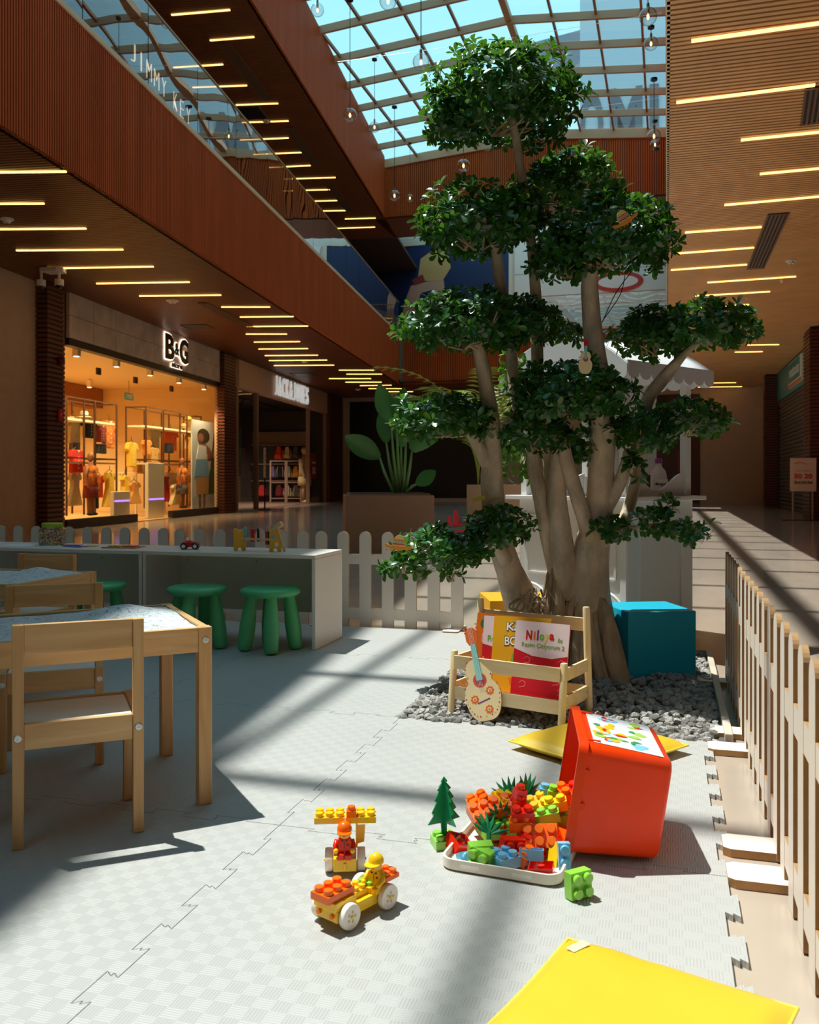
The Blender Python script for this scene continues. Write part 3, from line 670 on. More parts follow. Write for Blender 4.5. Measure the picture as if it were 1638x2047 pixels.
pad(1130, 520, 70, 55, -.05, 1.0, 7, 0.8)
pad(1215, 400, 40, 26, -.05, 1.0, 32)
pad(935, 655, 122, 70, -.12, 1.15, 8, 0.75, pick=.12)
pad(1055, 640, 60, 48, .0, 1.0, 9)
pad(1120, 668, 45, 28, .10, .8, 10)
pad(1300, 675, 78, 58, .02, 1.1, 11, 0.8)
pad(1410, 655, 100, 52, -.06, 1.1, 12, 0.8, pick=.10)
pad(885, 840, 98, 52, -.05, 1.15, 13, 0.8)
pad(1145, 790, 118, 66, -.15, 1.15, 14, 0.8, pick=.14)
pad(1070, 865, 66, 48, -.08, 1.0, 15, 0.9)
pad(1160, 900, 36, 40, .0, .9, 16)
pad(1285, 865, 66, 40, -.06, 1.0, 17, 0.9)
pad(1380, 840, 78, 42, -.06, .9, 18, 0.9)
pad(1270, 935, 20, 24, -.1, .9, 19, 1.0)
pad(1030, 915, 34, 46, .06, .55, 20, 1.0, mat_=M_LEAFSUN)
pad(1030, 740, 24, 60, .16, .5, 33, 1.0, mat_=M_LEAFSUN)
pad(885, 1095, 92, 36, -.15, .95, 21, 0.9)
pad(1000, 1055, 66, 38, -.10, 1.0, 22, 0.9)
pad(815, 1130, 44, 22, -.16, .8, 34, 0.9)
pad(905, 1140, 24, 26, -.16, .5, 35, 1.0)
pad(1225, 1060, 42, 24, -.10, .7, 23, 1.0)
pad(1310, 1040, 46, 28, -.10, .6, 24, 1.0)
pad(1330, 1010, 26, 18, -.10, .6, 25, 1.0)
pad(1385, 1060, 38, 22, -.10, .6, 26, 1.0)
random.Random(5).shuffle(NEAR)
for base, M, vi in NEAR[:300]:
    o = link('leaf', LEAF_ME[vi], tree); m4 = M.to_4x4(); m4.translation = base; o.matrix_local = m4
b = MB()
for base, M, vi in NEAR[300:]:
    vs, fs = LEAFV[vi]; b.add([base+M @ q for q in vs], fs)
if b.v: stuff(b.build('leaf_rest', M_LEAF, tree, smooth=4))
# ================================================================== THINGS IN THE PLAY AREA
ZS = 0.032                                     # top of the gravel
M_PINE = wood('rack_pine', (226, 198, 148), (240, 218, 172), 0); M_PINEZ = wood('rack_pine_z', (222, 194, 144), (238, 214, 168), 2)
# ---- book rack
def book_rack(label, loc, rz):
    r = thing('book_rack', label, 'rack', loc, rz)
    L, D = 0.41, 0.215
    for x in (0.0, L):
        for (y, h, ln, nm) in ((0.0, 0.225, 0.012, 'front_post'), (D, 0.385, -0.014, 'back_post')):
            MB().tube([(x, y-ln, 0), (x, y+ln, h-0.004), (x, y+ln, h)], [.0125, .0125, .0105], 14).build(nm, M_PINEZ, r, smooth=0.7)
        for z in (0.075, 0.165): MB().box(x-0.005, x+0.005, 0.012, D-0.012, z, z+0.042).build('side_rail', M_PY, r, bevel=.001).data.materials[0] = M_PINE
        for z in (0.096, 0.186):
            for y in (0.02, D-0.02): o = MB().lathe([(0.0005, 0), (0.003, 0), (0.003, .001), (0.0005, .0012)], 8).build('screw', MATS['zinc_bolt'], r); o.location = (x+(0.005 if x > .1 else -0.005), y, z); o.rotation_euler = (0, PI/2 if x > .1 else -PI/2, 0)
    for z in (0.06, 0.165): MB().box(0.008, L-0.008, -0.006, 0.004, z, z+0.046).build('front_rail', M_PINE, r, bevel=.001)
    MB().box(0.008, L-0.008, D-0.006, D+0.004, 0.30, 0.345).build('back_rail', M_PINE, r, bevel=.001)
    MB().box(0.008, L-0.008, D-0.006, D+0.004, 0.075, 0.115).build('back_rail', M_PINE, r, bevel=.001)
    MB().box(0.008, L-0.008, 0.006, D-0.008, 0.064, 0.070).build('bottom_board', M_PINE, r)
    return r
RK = (0.150, 3.125, 0.008); RZ_ = math.radians(-33)
rack = book_rack('light pine book rack holding picture books in front of the tree', RK, RZ_)
RM = Matrix.Translation(RK) @ Matrix.Rotation(RZ_, 4, 'Z')
def inrack(x, y, z): return RM @ Vector((x, y, z))
M_BOOKP = mat('book_pages', (232, 226, 214), 0.6)
def book(label, x0, w, h, y, tilt, cov, lean=0.0, lift=0.071, group=None):
    """stands in the rack leaning back; local x along the rack, cover faces -y"""
    p = inrack(x0, y, lift+0.002)
    r = thing('picture_book', label, 'book', p, 0)
    r.rotation_euler = (-tilt, lean, RZ_)
    MB().box(0, w, 0.0, 0.0012, 0, h).build('cover', cov, r)
    MB().box(0.001, w-0.001, 0.0013, 0.006, 0.001, h-0.001).build('pages', M_BOOKP, r)
    MB().box(0, w, 0.0061, 0.0072, 0, h).build('back_cover', cov, r)
    return r
def art(parent, name, poly, m, k=0): return MB().prism(poly, -0.0004-0.0003*k, -0.0001, 'y').build(name, m, parent)
def ell(cx, cz, a, b2, n=20, rot=0.0, t0=0, t1=2*PI):
    c, s = math.cos(rot), math.sin(rot); out = []
    for i in range(n):
        t = t0+(t1-t0)*i/(n if t1-t0 > 6.2 else n-1); x, z = a*math.cos(t), b2*math.sin(t); out.append((cx+x*c-z*s, cz+x*s+z*c))
    return out
def words(parent, txt, x, z, w, h, m, bold=0.0, rot=0.0, name='lettering', k=1):
    o = text_mb(txt, w, h, 0.0006, bold).build(name, m, parent); o.location = (x, -0.0003*k, z); o.rotation_euler = (0, -rot, 0); return o
C_OR = mat('cover_orange', (214, 108, 30), .35); C_RED = mat('cover_red', (206, 28, 44), .35); C_YEL = mat('cover_yellow', (228, 166, 34), .35); C_PNK = mat('cover_pink', (232, 206, 208), .35)
I_RED = mat('ink_red', (200, 30, 40), .4); I_GRN = mat('ink_green', (120, 176, 60), .4); I_WHT = mat('ink_white', (245, 240, 232), .4); I_ORG = mat('ink_orange', (232, 110, 40), .4)
I_PUR = mat('ink_purple', (120, 60, 130), .4); I_YEL = mat('ink_yellow', (238, 200, 40), .4); I_DGR = mat('ink_dark_green', (44, 110, 60), .4); I_BLK = mat('ink_dark', (40, 26, 24), .4); I_BLU = mat('ink_blue', (70, 130, 190), .4); I_LRD = mat('ink_light_red', (232, 110, 116), .4)
bk = book('orange picture book with green badge at the rack\'s left end', 0.018, 0.20, 0.275, 0.088, 0.22, C_OR)
art(bk, 'badge', ell(0.035, 0.237, 0.019, 0.019), I_DGR); words(bk, '5', 0.035, 0.238, None, 0.014, I_WHT, .01, k=2)
words(bk, 'N', 0.088, 0.238, 0.030, 0.036, I_RED, .04); words(bk, 'BOYA', 0.078, 0.188, 0.10, 0.030, I_WHT, .03); words(bk, 'BOYA', 0.078, 0.188, 0.097, 0.027, I_RED, .02, k=2)
art(bk, 'leaf_print', [(.05, .14), (.065, .13), (.07, .15), (.06, .165)], I_DGR)
bk = book('pink and red drawing book behind the yellow one', 0.068, 0.20, 0.27, 0.066, 0.20, C_RED, -0.03)
art(bk, 'pink_band', [(0, .27), (.2, .27), (.2, .165), (.13, .155), (.06, .16), (0, .172)], C_PNK); words(bk, 'N', 0.075, 0.232, 0.032, 0.036, I_RED, .04, k=2); words(bk, 'Resim', 0.055, 0.193, 0.07, 0.02, I_GRN, .01, k=2)
for i in range(3): art(bk, 'outline_print', [(.03+.03*i, .09-.02*i), (.05+.03*i, .09-.02*i), (.055+.03*i, .11-.02*i), (.052+.03*i, .108-.02*i), (.048+.03*i, .092-.02*i), (.03+.03*i, .092-.02*i)], I_LRD)
bk = book('yellow picture book with cactus print, second from the rack\'s right post', 0.118, 0.215, 0.277, 0.044, 0.21, C_YEL, -0.03)
words(bk, 'Kaktüs', 0.115, 0.243, 0.13, 0.030, I_BLK, .05, .02); words(bk, 'Kaktüs', 0.115, 0.243, 0.127, 0.027, I_WHT, .02, .02, k=2)
words(bk, 'BOYA', 0.095, 0.195, 0.10, 0.034, I_BLK, .05, .05); words(bk, 'BOYA', 0.095, 0.195, 0.096, 0.030, I_WHT, .02, .05, k=2)
art(bk, 'cactus_print', ell(0.088, 0.115, .014, .045), I_GRN); art(bk, 'cactus_print', ell(0.065, 0.11, .007, .02, rot=.5), I_GRN); art(bk, 'cactus_print', ell(0.11, 0.125, .007, .022, rot=-.5), I_GRN); art(bk, 'pot_print', [(.07, .07), (.106, .07), (.10, .045), (.076, .045)], I_ORG)
bk = book('pink and red drawing book in front at the rack\'s right end, full cover showing', 0.208, 0.196, 0.272, 0.022, 0.20, C_RED, 0.0)
art(bk, 'pink_band', [(0, .272), (.196, .272), (.196, .168), (.14, .155), (.07, .158), (0, .178)], C_PNK)
for i, (ch, m, dz) in enumerate((('N', I_RED, 0), ('i', I_ORG, 0), ('l', I_PUR, .002), ('o', I_GRN, -.004), ('y', I_YEL, -.008), ('a', I_RED, 0))):
    words(bk, ch, (.052, .072, .084, .099, .117, .135)[i], 0.226+dz, (.022, .007, .006, .017, .016, .017)[i], (.032, .028, .034, .021, .030, .021)[i], m, .04, k=2)
words(bk, 'ile', 0.165, 0.218, 0.016, 0.014, I_GRN, .01, k=2); words(bk, 'Resim Çiziyorum 2', 0.105, 0.192, 0.155, 0.019, I_GRN, .008, k=2)
for i, (x, z) in enumerate(((.04, .13), (.03, .05), (.165, .13), (.17, .04), (.15, .07), (.06, .085))): art(bk, 'outline_print', [(x, z), (x+.02, z+.004), (x+.024, z+.02), (x+.008, z+.026), (x-.004, z+.014), (x-.002, z+.014), (x+.009, z+.023), (x+.021, z+.018), (x+.018, z+.007), (x, z+.003)], I_LRD)
art(bk, 'crayon_print', [(.03, .022), (.07, .018), (.07, .014), (.03, .016)], I_YEL)
# ---- toy guitar leaning on the rack
M_GUI = mat('guitar_cream', (236, 212, 164), .45); M_PLY = mat('plywood_edge', (168, 118, 70), .7)
def guitar_shape(s=1.0):
    R = []
    for i in range(37):
        t = PI*i/36; zz = -0.115*math.cos(t); 
        w = 0.060*math.sin(t)**0.62*(1.0-0.24*math.exp(-((zz-0.028)/0.026)**2))*(1.0 if zz < 0.02 else 0.86)
        R.append((w, zz+0.115))
    R = [(x*1.2, z) for x, z in R]
    return [(x*s, z*s) for x, z in R]+[(-x*s, z*s) for x, z in R[::-1][1:-1]]
def guitar(name, label, loc, rot, s=1.0, simple=False):
    r = thing(name, label, 'toy guitar', loc, 0); r.rotation_euler = rot
    b = MB(); p = guitar_shape(s); b.prism(p, 0, 0.009*s, 'y'); b.m = [0, 0]+[1]*len(p); b.build('body', [M_GUI, M_PLY], r)
    b = MB(); b.prism([(-0.013*s, .15*s), (.013*s, .15*s), (.010*s, .285*s), (-.010*s, .285*s)], -0.003*s, 0.0085*s, 'y'); b.build('neck', mat('neck_turquoise', (132, 206, 200), .45), r)
    b = MB(); b.prism([(-.014*s, .283*s), (.014*s, .283*s), (.023*s, .30*s), (.023*s, .335*s), (.010*s, .348*s), (-.010*s, .348*s), (-.023*s, .335*s), (-.023*s, .30*s)], -0.0025*s, 0.009*s, 'y'); b.build('headstock', I_ORG if not simple else I_RED, r)
    art(r, 'sound_hole', ell(0, .15*s, .027*s, .027*s), I_ORG); art(r, 'sound_hole', ell(0, .15*s, .0235*s, .0235*s), mat('hole_pink', (206, 70, 90), .5), 1)
    for i in range(4 if not simple else 0): MB().box(-.0075+.005*i-.0004, -.0075+.005*i+.0004, -.0042, -.0034, .115, .325).build('string', I_WHT, r)
    if not simple:
        for (x, z, q) in ((-.030, .075, 1), (.028, .095, 1), (.014, .035, 1)):
            pts = []
            for i in range(48):
                a = 2*PI*i/48; rr = .0135*(1+.14*math.cos(8*a)); pts.append((x+rr*math.cos(a), z+rr*math.sin(a)))
            art(r, 'flower_print', pts, I_ORG); art(r, 'flower_print', ell(x, z, .007, .007), M_GUI, 1); art(r, 'flower_print', ell(x, z, .0035, .0035), I_ORG, 2)
        art(r, 'bridge_print', [(-.022, .058), (.024, .068), (.023, .072), (-.023, .062)], I_PUR, 0)
        g = guitar_shape(.86)
        for i in range(0, len(g), 2):
            x, z = g[i]; z += .016; art(r, 'border_print', [(x-.003, z-.002), (x+.003, z-.002), (x, z+.0035)], I_RED if (i//2) % 2 else mat('ink_gold', (230, 170, 70), .4), 0)
        for z in (.30, .312, .324):
            for x in (-.022, .022): MB().ball((x, .003, z), .0035, 8, 6).build('tuning_peg', I_ORG, r)
    return r
gp = onz(966, 1432, 0.02)
guitar('toy_guitar', 'cream wooden toy guitar with turquoise neck leaning on the book rack', (gp.x+.01, gp.y-.07, 0.024), (math.radians(-15), math.radians(-16), RZ_+0.25), 0.9)

# ---- tree ornaments
def sombrero(name, label, p, rot, s=1.0):
    r = thing(name, label, 'ornament', p, 0); r.rotation_euler = rot
    b = MB(); pts = [(-.055*s, .010*s), (-.05*s, -.004*s), (0, -.012*s), (.05*s, -.004*s), (.055*s, .010*s), (.03*s, .004*s), (-.03*s, .004*s)]
    b.prism(pts, 0, .006, 'y').build('brim', mat('hat_orange', (236, 150, 50), .5), r)
    b = MB(); b.prism(ell(0, .004*s, .026*s, .044*s, 14, 0, 0, PI), 0.0005, .0055, 'y').build('hat_crown', mat('hat_cream', (240, 204, 130), .5), r)
    for j, (z, m) in enumerate(((.012, I_RED), (.019, mat('ink_teal', (120, 180, 180), .4)), (.027, I_ORG))):
        zz = []; n = 10
        for i in range(n+1): zz.append((-.023*s+.046*s*i/n, (z+(.003 if i % 2 else 0))*s))
        art(r, 'zigzag_print', zz+[(x, q-.004*s) for x, q in zz[::-1]], m, 0)
    for i in range(7): MB().ball(((-.045+.015*i)*s, .003, (-.012-.002*math.cos((i-3)*.5))*s), .003*s, 8, 6).build('bobble', I_ORG, r)
    return r
p = at(1252, 442, TY-.40); sombrero('hat_ornament', 'orange paper hat ornament on the upper right leaf pad', p, (0, math.radians(-32), 0), .95)
p = at(797, 1094, TY-.42); sombrero('hat_ornament', 'cream paper hat ornament at the left tip of the lowest branch', p, (0, math.radians(6), 0), .95)
p = at(1170, 742, TY-.42); guitar('guitar_ornament', 'tiny guitar ornament with red head on the middle leaf pad', (p.x, p.y, p.z-.01), (0, .04, 0), .36, True)
r = thing('cactus_ornament', 'red and green paper cactus ornament on the lower left branch', 'ornament', at(912, 1062, TY-.38), 0)
MB().prism(ell(0, .035, .011, .045), 0, .006, 'y').build('stem', I_RED, r); MB().prism([(-.03, .03), (-.022, .02), (-.002, .02), (-.002, .03), (-.018, .034), (-.02, .055), (-.03, .055)], 0.0005, .0055, 'y').build('arm', I_RED, r)
MB().prism([(-.032, .0), (.034, .008), (.034, .02), (-.028, .012)], -.004, .0, 'y').build('band', mat('band_teal', (70, 110, 100), .5), r); MB().prism(ell(.02, .012, .016, .016), -.001, .005, 'y').build('pad', I_RED, r)
r = thing('plant_tie', 'yellow plastic tie wound round the left trunk', 'tie', at(985, 998, TY-.06), 0)
MB().tube([(math.cos(a)*.05, .06+math.sin(a)*.055, .01*math.cos(a)) for a in [2*PI*i/20 for i in range(21)]], .0022, 6, cap=False).build('loop', I_YEL, r, smooth=4)
MB().prism([(-.085, -.014), (-.03, .0), (-.03, .016), (-.085, .006)], -.002, 0.001, 'y').build('tag_end', mat('tie_yellow', (214, 190, 60), .4), r)

# ---- blue cube
r = thing('cube_seat', 'blue foam cube seat standing on the gravel right of the trunk', 'cube', (1.005, 3.80, 0.006), math.radians(8))
MB().box(-.145, .145, -.15, .15, 0, .285).build('cover', mat('cube_blue', (6, 172, 202), .42, bump=.05, bscale=20), r, bevel=.004, seg=3)
MB().box(-.1452, .1452, -.1502, .1502, .004, .0065).build('seam', mat('cube_seam', (8, 110, 150), .5), r)

r = thing('cube_seat', 'yellow foam cube seat half hidden behind the left trunk', 'cube', (0.49, 4.14, 0.006), math.radians(4))
MB().box(-.145, .145, -.15, .15, 0, .285).build('cover', mat('cube_yellow', (240, 170, 20), .42, bump=.05, bscale=20), r, bevel=.004, seg=3)
MB().box(-.1452, .1452, -.1502, .1502, .004, .0065).build('seam', mat('cube_yseam', (190, 120, 20), .5), r)

# ---- vinyl cushions
M_YV = mat('vinyl_yellow', (222, 182, 44), .38, bump=.06, bscale=9)
def cushion(label, c, rz, a, h, tagged=False):
    r = thing('floor_cushion', label, 'cushion', c, rz)
    n = 22; b = MB(); vs = []
    for sgn in (1, -1):
        for j in range(n+1):
            for i in range(n+1):
                x = -1+2*i/n; y = -1+2*j/n; e = max(0, (1-abs(x)**5))*max(0, (1-abs(y)**5)); pull = 1-.035*(1-x*x)*abs(y)**3
                z = h/2+sgn*(h/2)*e**.45+(.002*noise.noise(Vector((x*3, y*3, sgn))))*(e > .05)
                vs.append((x*a/2*(1-.03*(1-y*y)*abs(x)**3), y*a/2*pull, max(0.0, z)))
    N = (n+1)**2
    f = [(j*(n+1)+i, j*(n+1)+i+1, (j+1)*(n+1)+i+1, (j+1)*(n+1)+i) for j in range(n) for i in range(n)]
    f += [tuple(N+q for q in t[::-1]) for t in f]
    b.add(vs, f).build('cover', M_YV, r, smooth=4)
    k = a/2; pts = []
    for i in range(24):
        t = i/6; sd = int(t); q = t-sd; cs = [(-k, -k), (k, -k), (k, k), (-k, k), (-k, -k)]
        x = cs[sd][0]+(cs[sd+1][0]-cs[sd][0])*q; y = cs[sd][1]+(cs[sd+1][1]-cs[sd][1])*q; ins = 1-.03*math.sin(PI*q); pts.append((x*(ins if abs(abs(x)-k) < 1e-6 else 1), y*(ins if abs(abs(y)-k) < 1e-6 else 1), h/2))
    MB().tube(pts+[pts[0]], .0032, 8, cap=False).build('piping', mat('piping_yellow', (236, 206, 70), .4), r, smooth=4)
    if tagged: MB().box(-.02, .02, -.009, .009, h+.0006, h+.0012).build('tag', mat('tag_pale', (240, 226, 170), .5), r, loc=(-.145, .135, -.004), rotz=1.25)
    return r
zc = ZM+.001
cushion('big yellow vinyl floor cushion in the foreground corner', (0.325, 1.295, zc), math.atan2(-.206, .311), .37, .048, True)
cushion('yellow vinyl floor cushion behind the orange crate', (0.565, 2.70, zc), math.radians(40), .375, .048)

# ---- orange crate tipped on its side
M_CRATE = mat('crate_orange', (236, 60, 4), .34, spec=.3)
ax = Vector((0.193, -0.08, 0)).normalized(); ca = math.atan2(-0.08, 0.193)
R13 = math.radians(-7)
r = thing('toy_crate', 'orange plastic crate tipped on its side with picture sheet on top', 'crate', (0.328, 1.905, zc+.021), R13)
r.rotation_euler = (0, .105, R13)
LEAN = .045
# local x: from the opening to the bottom; local y: depth away from us; z up
def crate_ring(x, y0, y1, z0, z1, rad, n=5):
    out = []
    for cx, cy, a0 in ((y1-rad, z1-rad, 0), (y0+rad, z1-rad, PI/2), (y0+rad, z0+rad, PI), (y1-rad, z0+rad, 3*PI/2)):
        for i in range(n): a = a0+PI/2*i/(n-1); zz = cy+rad*math.sin(a); out.append((x+LEAN*zz, cx+rad*math.cos(a), zz))
    return out
rings = [crate_ring(0, 0, .335, .001, .236, .022), crate_ring(.19, .025, .305, .003, .220, .026), crate_ring(.198, .034, .296, .011, .212, .022), crate_ring(.198, .044, .286, .02, .202, .02)]
inner = [crate_ring(.188, .032, .298, 0.01, .213, .022), crate_ring(.0, .005, .330, .006, .231, .02)]
def shell(rs, capA=False, capB=False, flip=False):
    n = len(rs[0]); vs = [p for q in rs for p in q]; fs = [(i*n+j, (i+1)*n+j, (i+1)*n+(j+1) % n, i*n+(j+1) % n) for i in range(len(rs)-1) for j in range(n)]
    if capA: fs.append(tuple(range(n)))
    if capB: fs.append(tuple((len(rs)-1)*n+j for j in range(n-1, -1, -1)))
    if flip: fs = [f[::-1] for f in fs]
    return vs, fs
b = MB(); vs, fs = shell(rings, False, True); b.add(vs, fs)
n = len(rings[0]); vs, fs = shell(inner, True, False); b.add(vs, fs)
b.add(rings[0]+inner[1], [(j, (j+1) % n, n+(j+1) % n, n+j) for j in range(n)])
b.build('shell', M_CRATE, r, smooth=.8)
ro = crate_ring(-.004, -.005, .340, .0, .241, .024); r1 = crate_ring(.016, -.005, .340, .0, .241, .024); ri = crate_ring(-.004, .001, .334, .003, .2355, .022); r2 = crate_ring(.016, .001, .334, .003, .2355, .022)
b = MB(); b.add(ro+r1+r2+ri, [(k*n+j, ((k+1) % 4)*n+j, ((k+1) % 4)*n+(j+1) % n, k*n+(j+1) % n) for k in range(4) for j in range(n)]); b.build('rim', M_CRATE, r, smooth=.8)
for y in (.05, .17): MB().box(.0165+LEAN*(.07+y*.6), .026+LEAN*(.07+y*.6), -.005, -.0005, .07+y*.6, .085+y*.6).build('rib', M_CRATE, r)
for y in (.05, .28): MB().box(.0165+LEAN*.236, .045+LEAN*.236, y, y+.006, .228, .2365).build('rib', M_CRATE, r)
sl = math.atan2(.220-.236, .19)
o = MB().box(0, .150, 0, .245, 0, .0008).build('picture_sheet', mat('sheet_white', (226, 226, 232), .3), r); o.location = (.030+LEAN*.235, .045, .2340); o.rotation_euler = (0, -sl, 0)
rnd = random.Random(4); SM_ = [mat('sheet_'+n_, c, .3) for n_, c in (('yellow', (236, 190, 40)), ('blue', (130, 200, 230)), ('green', (60, 150, 100)), ('red', (200, 50, 40)), ('lime', (170, 205, 90)))]
for i in range(34):
    x = .014+.112*rnd.random(); y = .02+.205*rnd.random(); w = rnd.uniform(.010, .03); h = rnd.uniform(.010, .036)
    if i < 2: w, h = .03, .045; x, y = (.03, .12) if i == 0 else (.1, .03)
    q = [(x+w*math.cos(a)*(1+.3*math.sin(3*a+i))*.5, y+h*math.sin(a)*.5) for a in [2*PI*k/9 for k in range(9)]]
    p_ = MB().prism(q, .0008, .0011+.00004*i).build('toy_print', SM_[i % 5], r); p_.location = o.location; p_.rotation_euler = o.rotation_euler
# ---- white lid used as a tray
r = thing('crate_lid', 'white plastic crate lid lying flat under the pile of bricks', 'lid', (0.243, 2.0, zc), ca+.02)
def rrect(w, h, rad, n=6):
    out = []
    for cx, cy, a0 in ((w/2-rad, h/2-rad, 0), (-w/2+rad, h/2-rad, PI/2), (-w/2+rad, -h/2+rad, PI), (w/2-rad, -h/2+rad, 3*PI/2)):
        for i in range(n): a = a0+PI/2*i/(n-1); out.append((cx+rad*math.cos(a), cy+rad*math.sin(a)))
    return out
M_LID = mat('lid_white', (238, 226, 208), .35)
b = MB(); A = rrect(.255, .345, .03); Bq = rrect(.245, .335, .026); n = len(A)
b.add([(x, y, 0) for x, y in Bq]+[(x, y, .004) for x, y in A]+[(x, y, .024) for x, y in A]+[(x, y, .024) for x, y in Bq]+[(x, y, .006) for x, y in Bq],
      [(k*n+j, k*n+(j+1) % n, (k+1)*n+(j+1) % n, (k+1)*n+j) for k in range(4) for j in range(n)]+[tuple(range(n-1, -1, -1)), tuple(4*n+j for j in range(n))])
b.build('tray', M_LID, r, smooth=.7)
for x in (-.06, .05): MB().box(x-.02, x+.02, -.1735, -.1722, .010, .016).build('slot', mat('lid_slot', (252, 248, 240), .3), r)
LIDM = Matrix.Translation((0.205, 2.005, zc)) @ Matrix.Rotation(ca+.02, 4, 'Z')
# ---- building bricks
PB = 0.0255
BC = {'red': (220, 36, 14), 'orange': (246, 108, 14), 'yellow': (246, 196, 26), 'lime': (140, 204, 70), 'sky blue': (120, 190, 228), 'green': (26, 138, 84)}
def bmat(c): return mat('brick_'+c.replace(' ', '_'), BC[c], .22, spec=.5)
STUD = {}; BODY = {}
def brick_body(nx, ny, h, c, P):
    key = (nx, ny, h, c, P)
    if key not in BODY:
        X, Y = nx*P/2-.0004, ny*P/2-.0004; t = .0016; b = MB()
        o = [(-X, -Y), (X, -Y), (X, Y), (-X, Y)]; i_ = [(-X+t, -Y+t), (X-t, -Y+t), (X-t, Y-t), (-X+t, Y-t)]
        b.add([(x, y, 0) for x, y in o]+[(x, y, h) for x, y in o]+[(x, y, 0) for x, y in i_]+[(x, y, h-t) for x, y in i_],
              [(4, 5, 6, 7), (8+4, 8+7, 8+6, 8+5)]+[(k, (k+1) % 4, (k+1) % 4+4, k+4) for k in range(4)]+[(8+(k+1) % 4, 8+k, 12+k, 12+(k+1) % 4) for k in range(4)]+[((k+1) % 4, k, 8+k, 8+(k+1) % 4) for k in range(4)])
        BODY[key] = b.mesh('brick_body', bmat(c))
    k2 = (c, P)
    if k2 not in STUD: STUD[k2] = MB().lathe([(.0001, -.0002), (P*.385, -.0002), (P*.385, P*.34), (P*.34, P*.39), (.0001, P*.39)], 18).mesh('stud', bmat(c), .7)
    return BODY[key], STUD[k2]
def put_brick(parent, nx, ny, h, c, T, P=PB, name='brick_body'):
    me, st = brick_body(nx, ny, h, c, P); o = link(name, me, parent); o.matrix_local = T
    for i in range(nx):
        for j in range(ny):
            s = link('stud', st, parent); s.matrix_local = T @ Matrix.Translation(((i-(nx-1)/2)*P, (j-(ny-1)/2)*P, h))
    if nx > 1 and ny > 1:
        tb = ('tube', c, P)
        if tb not in STUD: STUD[tb] = MB().lathe([(P*.2, 0), (P*.3, 0), (P*.3, h-.002), (P*.2, h-.002)], 12).mesh('inner_tube', bmat(c), .7)
        for i in range(nx-1):
            for j in range(ny-1): s = link('inner_tube', STUD[tb], parent); s.matrix_local = T @ Matrix.Translation(((i-(nx-2)/2)*P, (j-(ny-2)/2)*P, 0.0004))
def brick(label, c, nx, ny, loc, rot=(0, 0, 0), h=.022, P=PB, group=None):
    r = thing('toy_brick', label, 'toy brick', loc, 0, group); r.rotation_euler = rot
    put_brick(r, nx, ny, h, c, Matrix(), P); return r
def L_(px, py, z): q = onz(px, py, z); return q
R_ = math.radians
ZL = zc+.0065
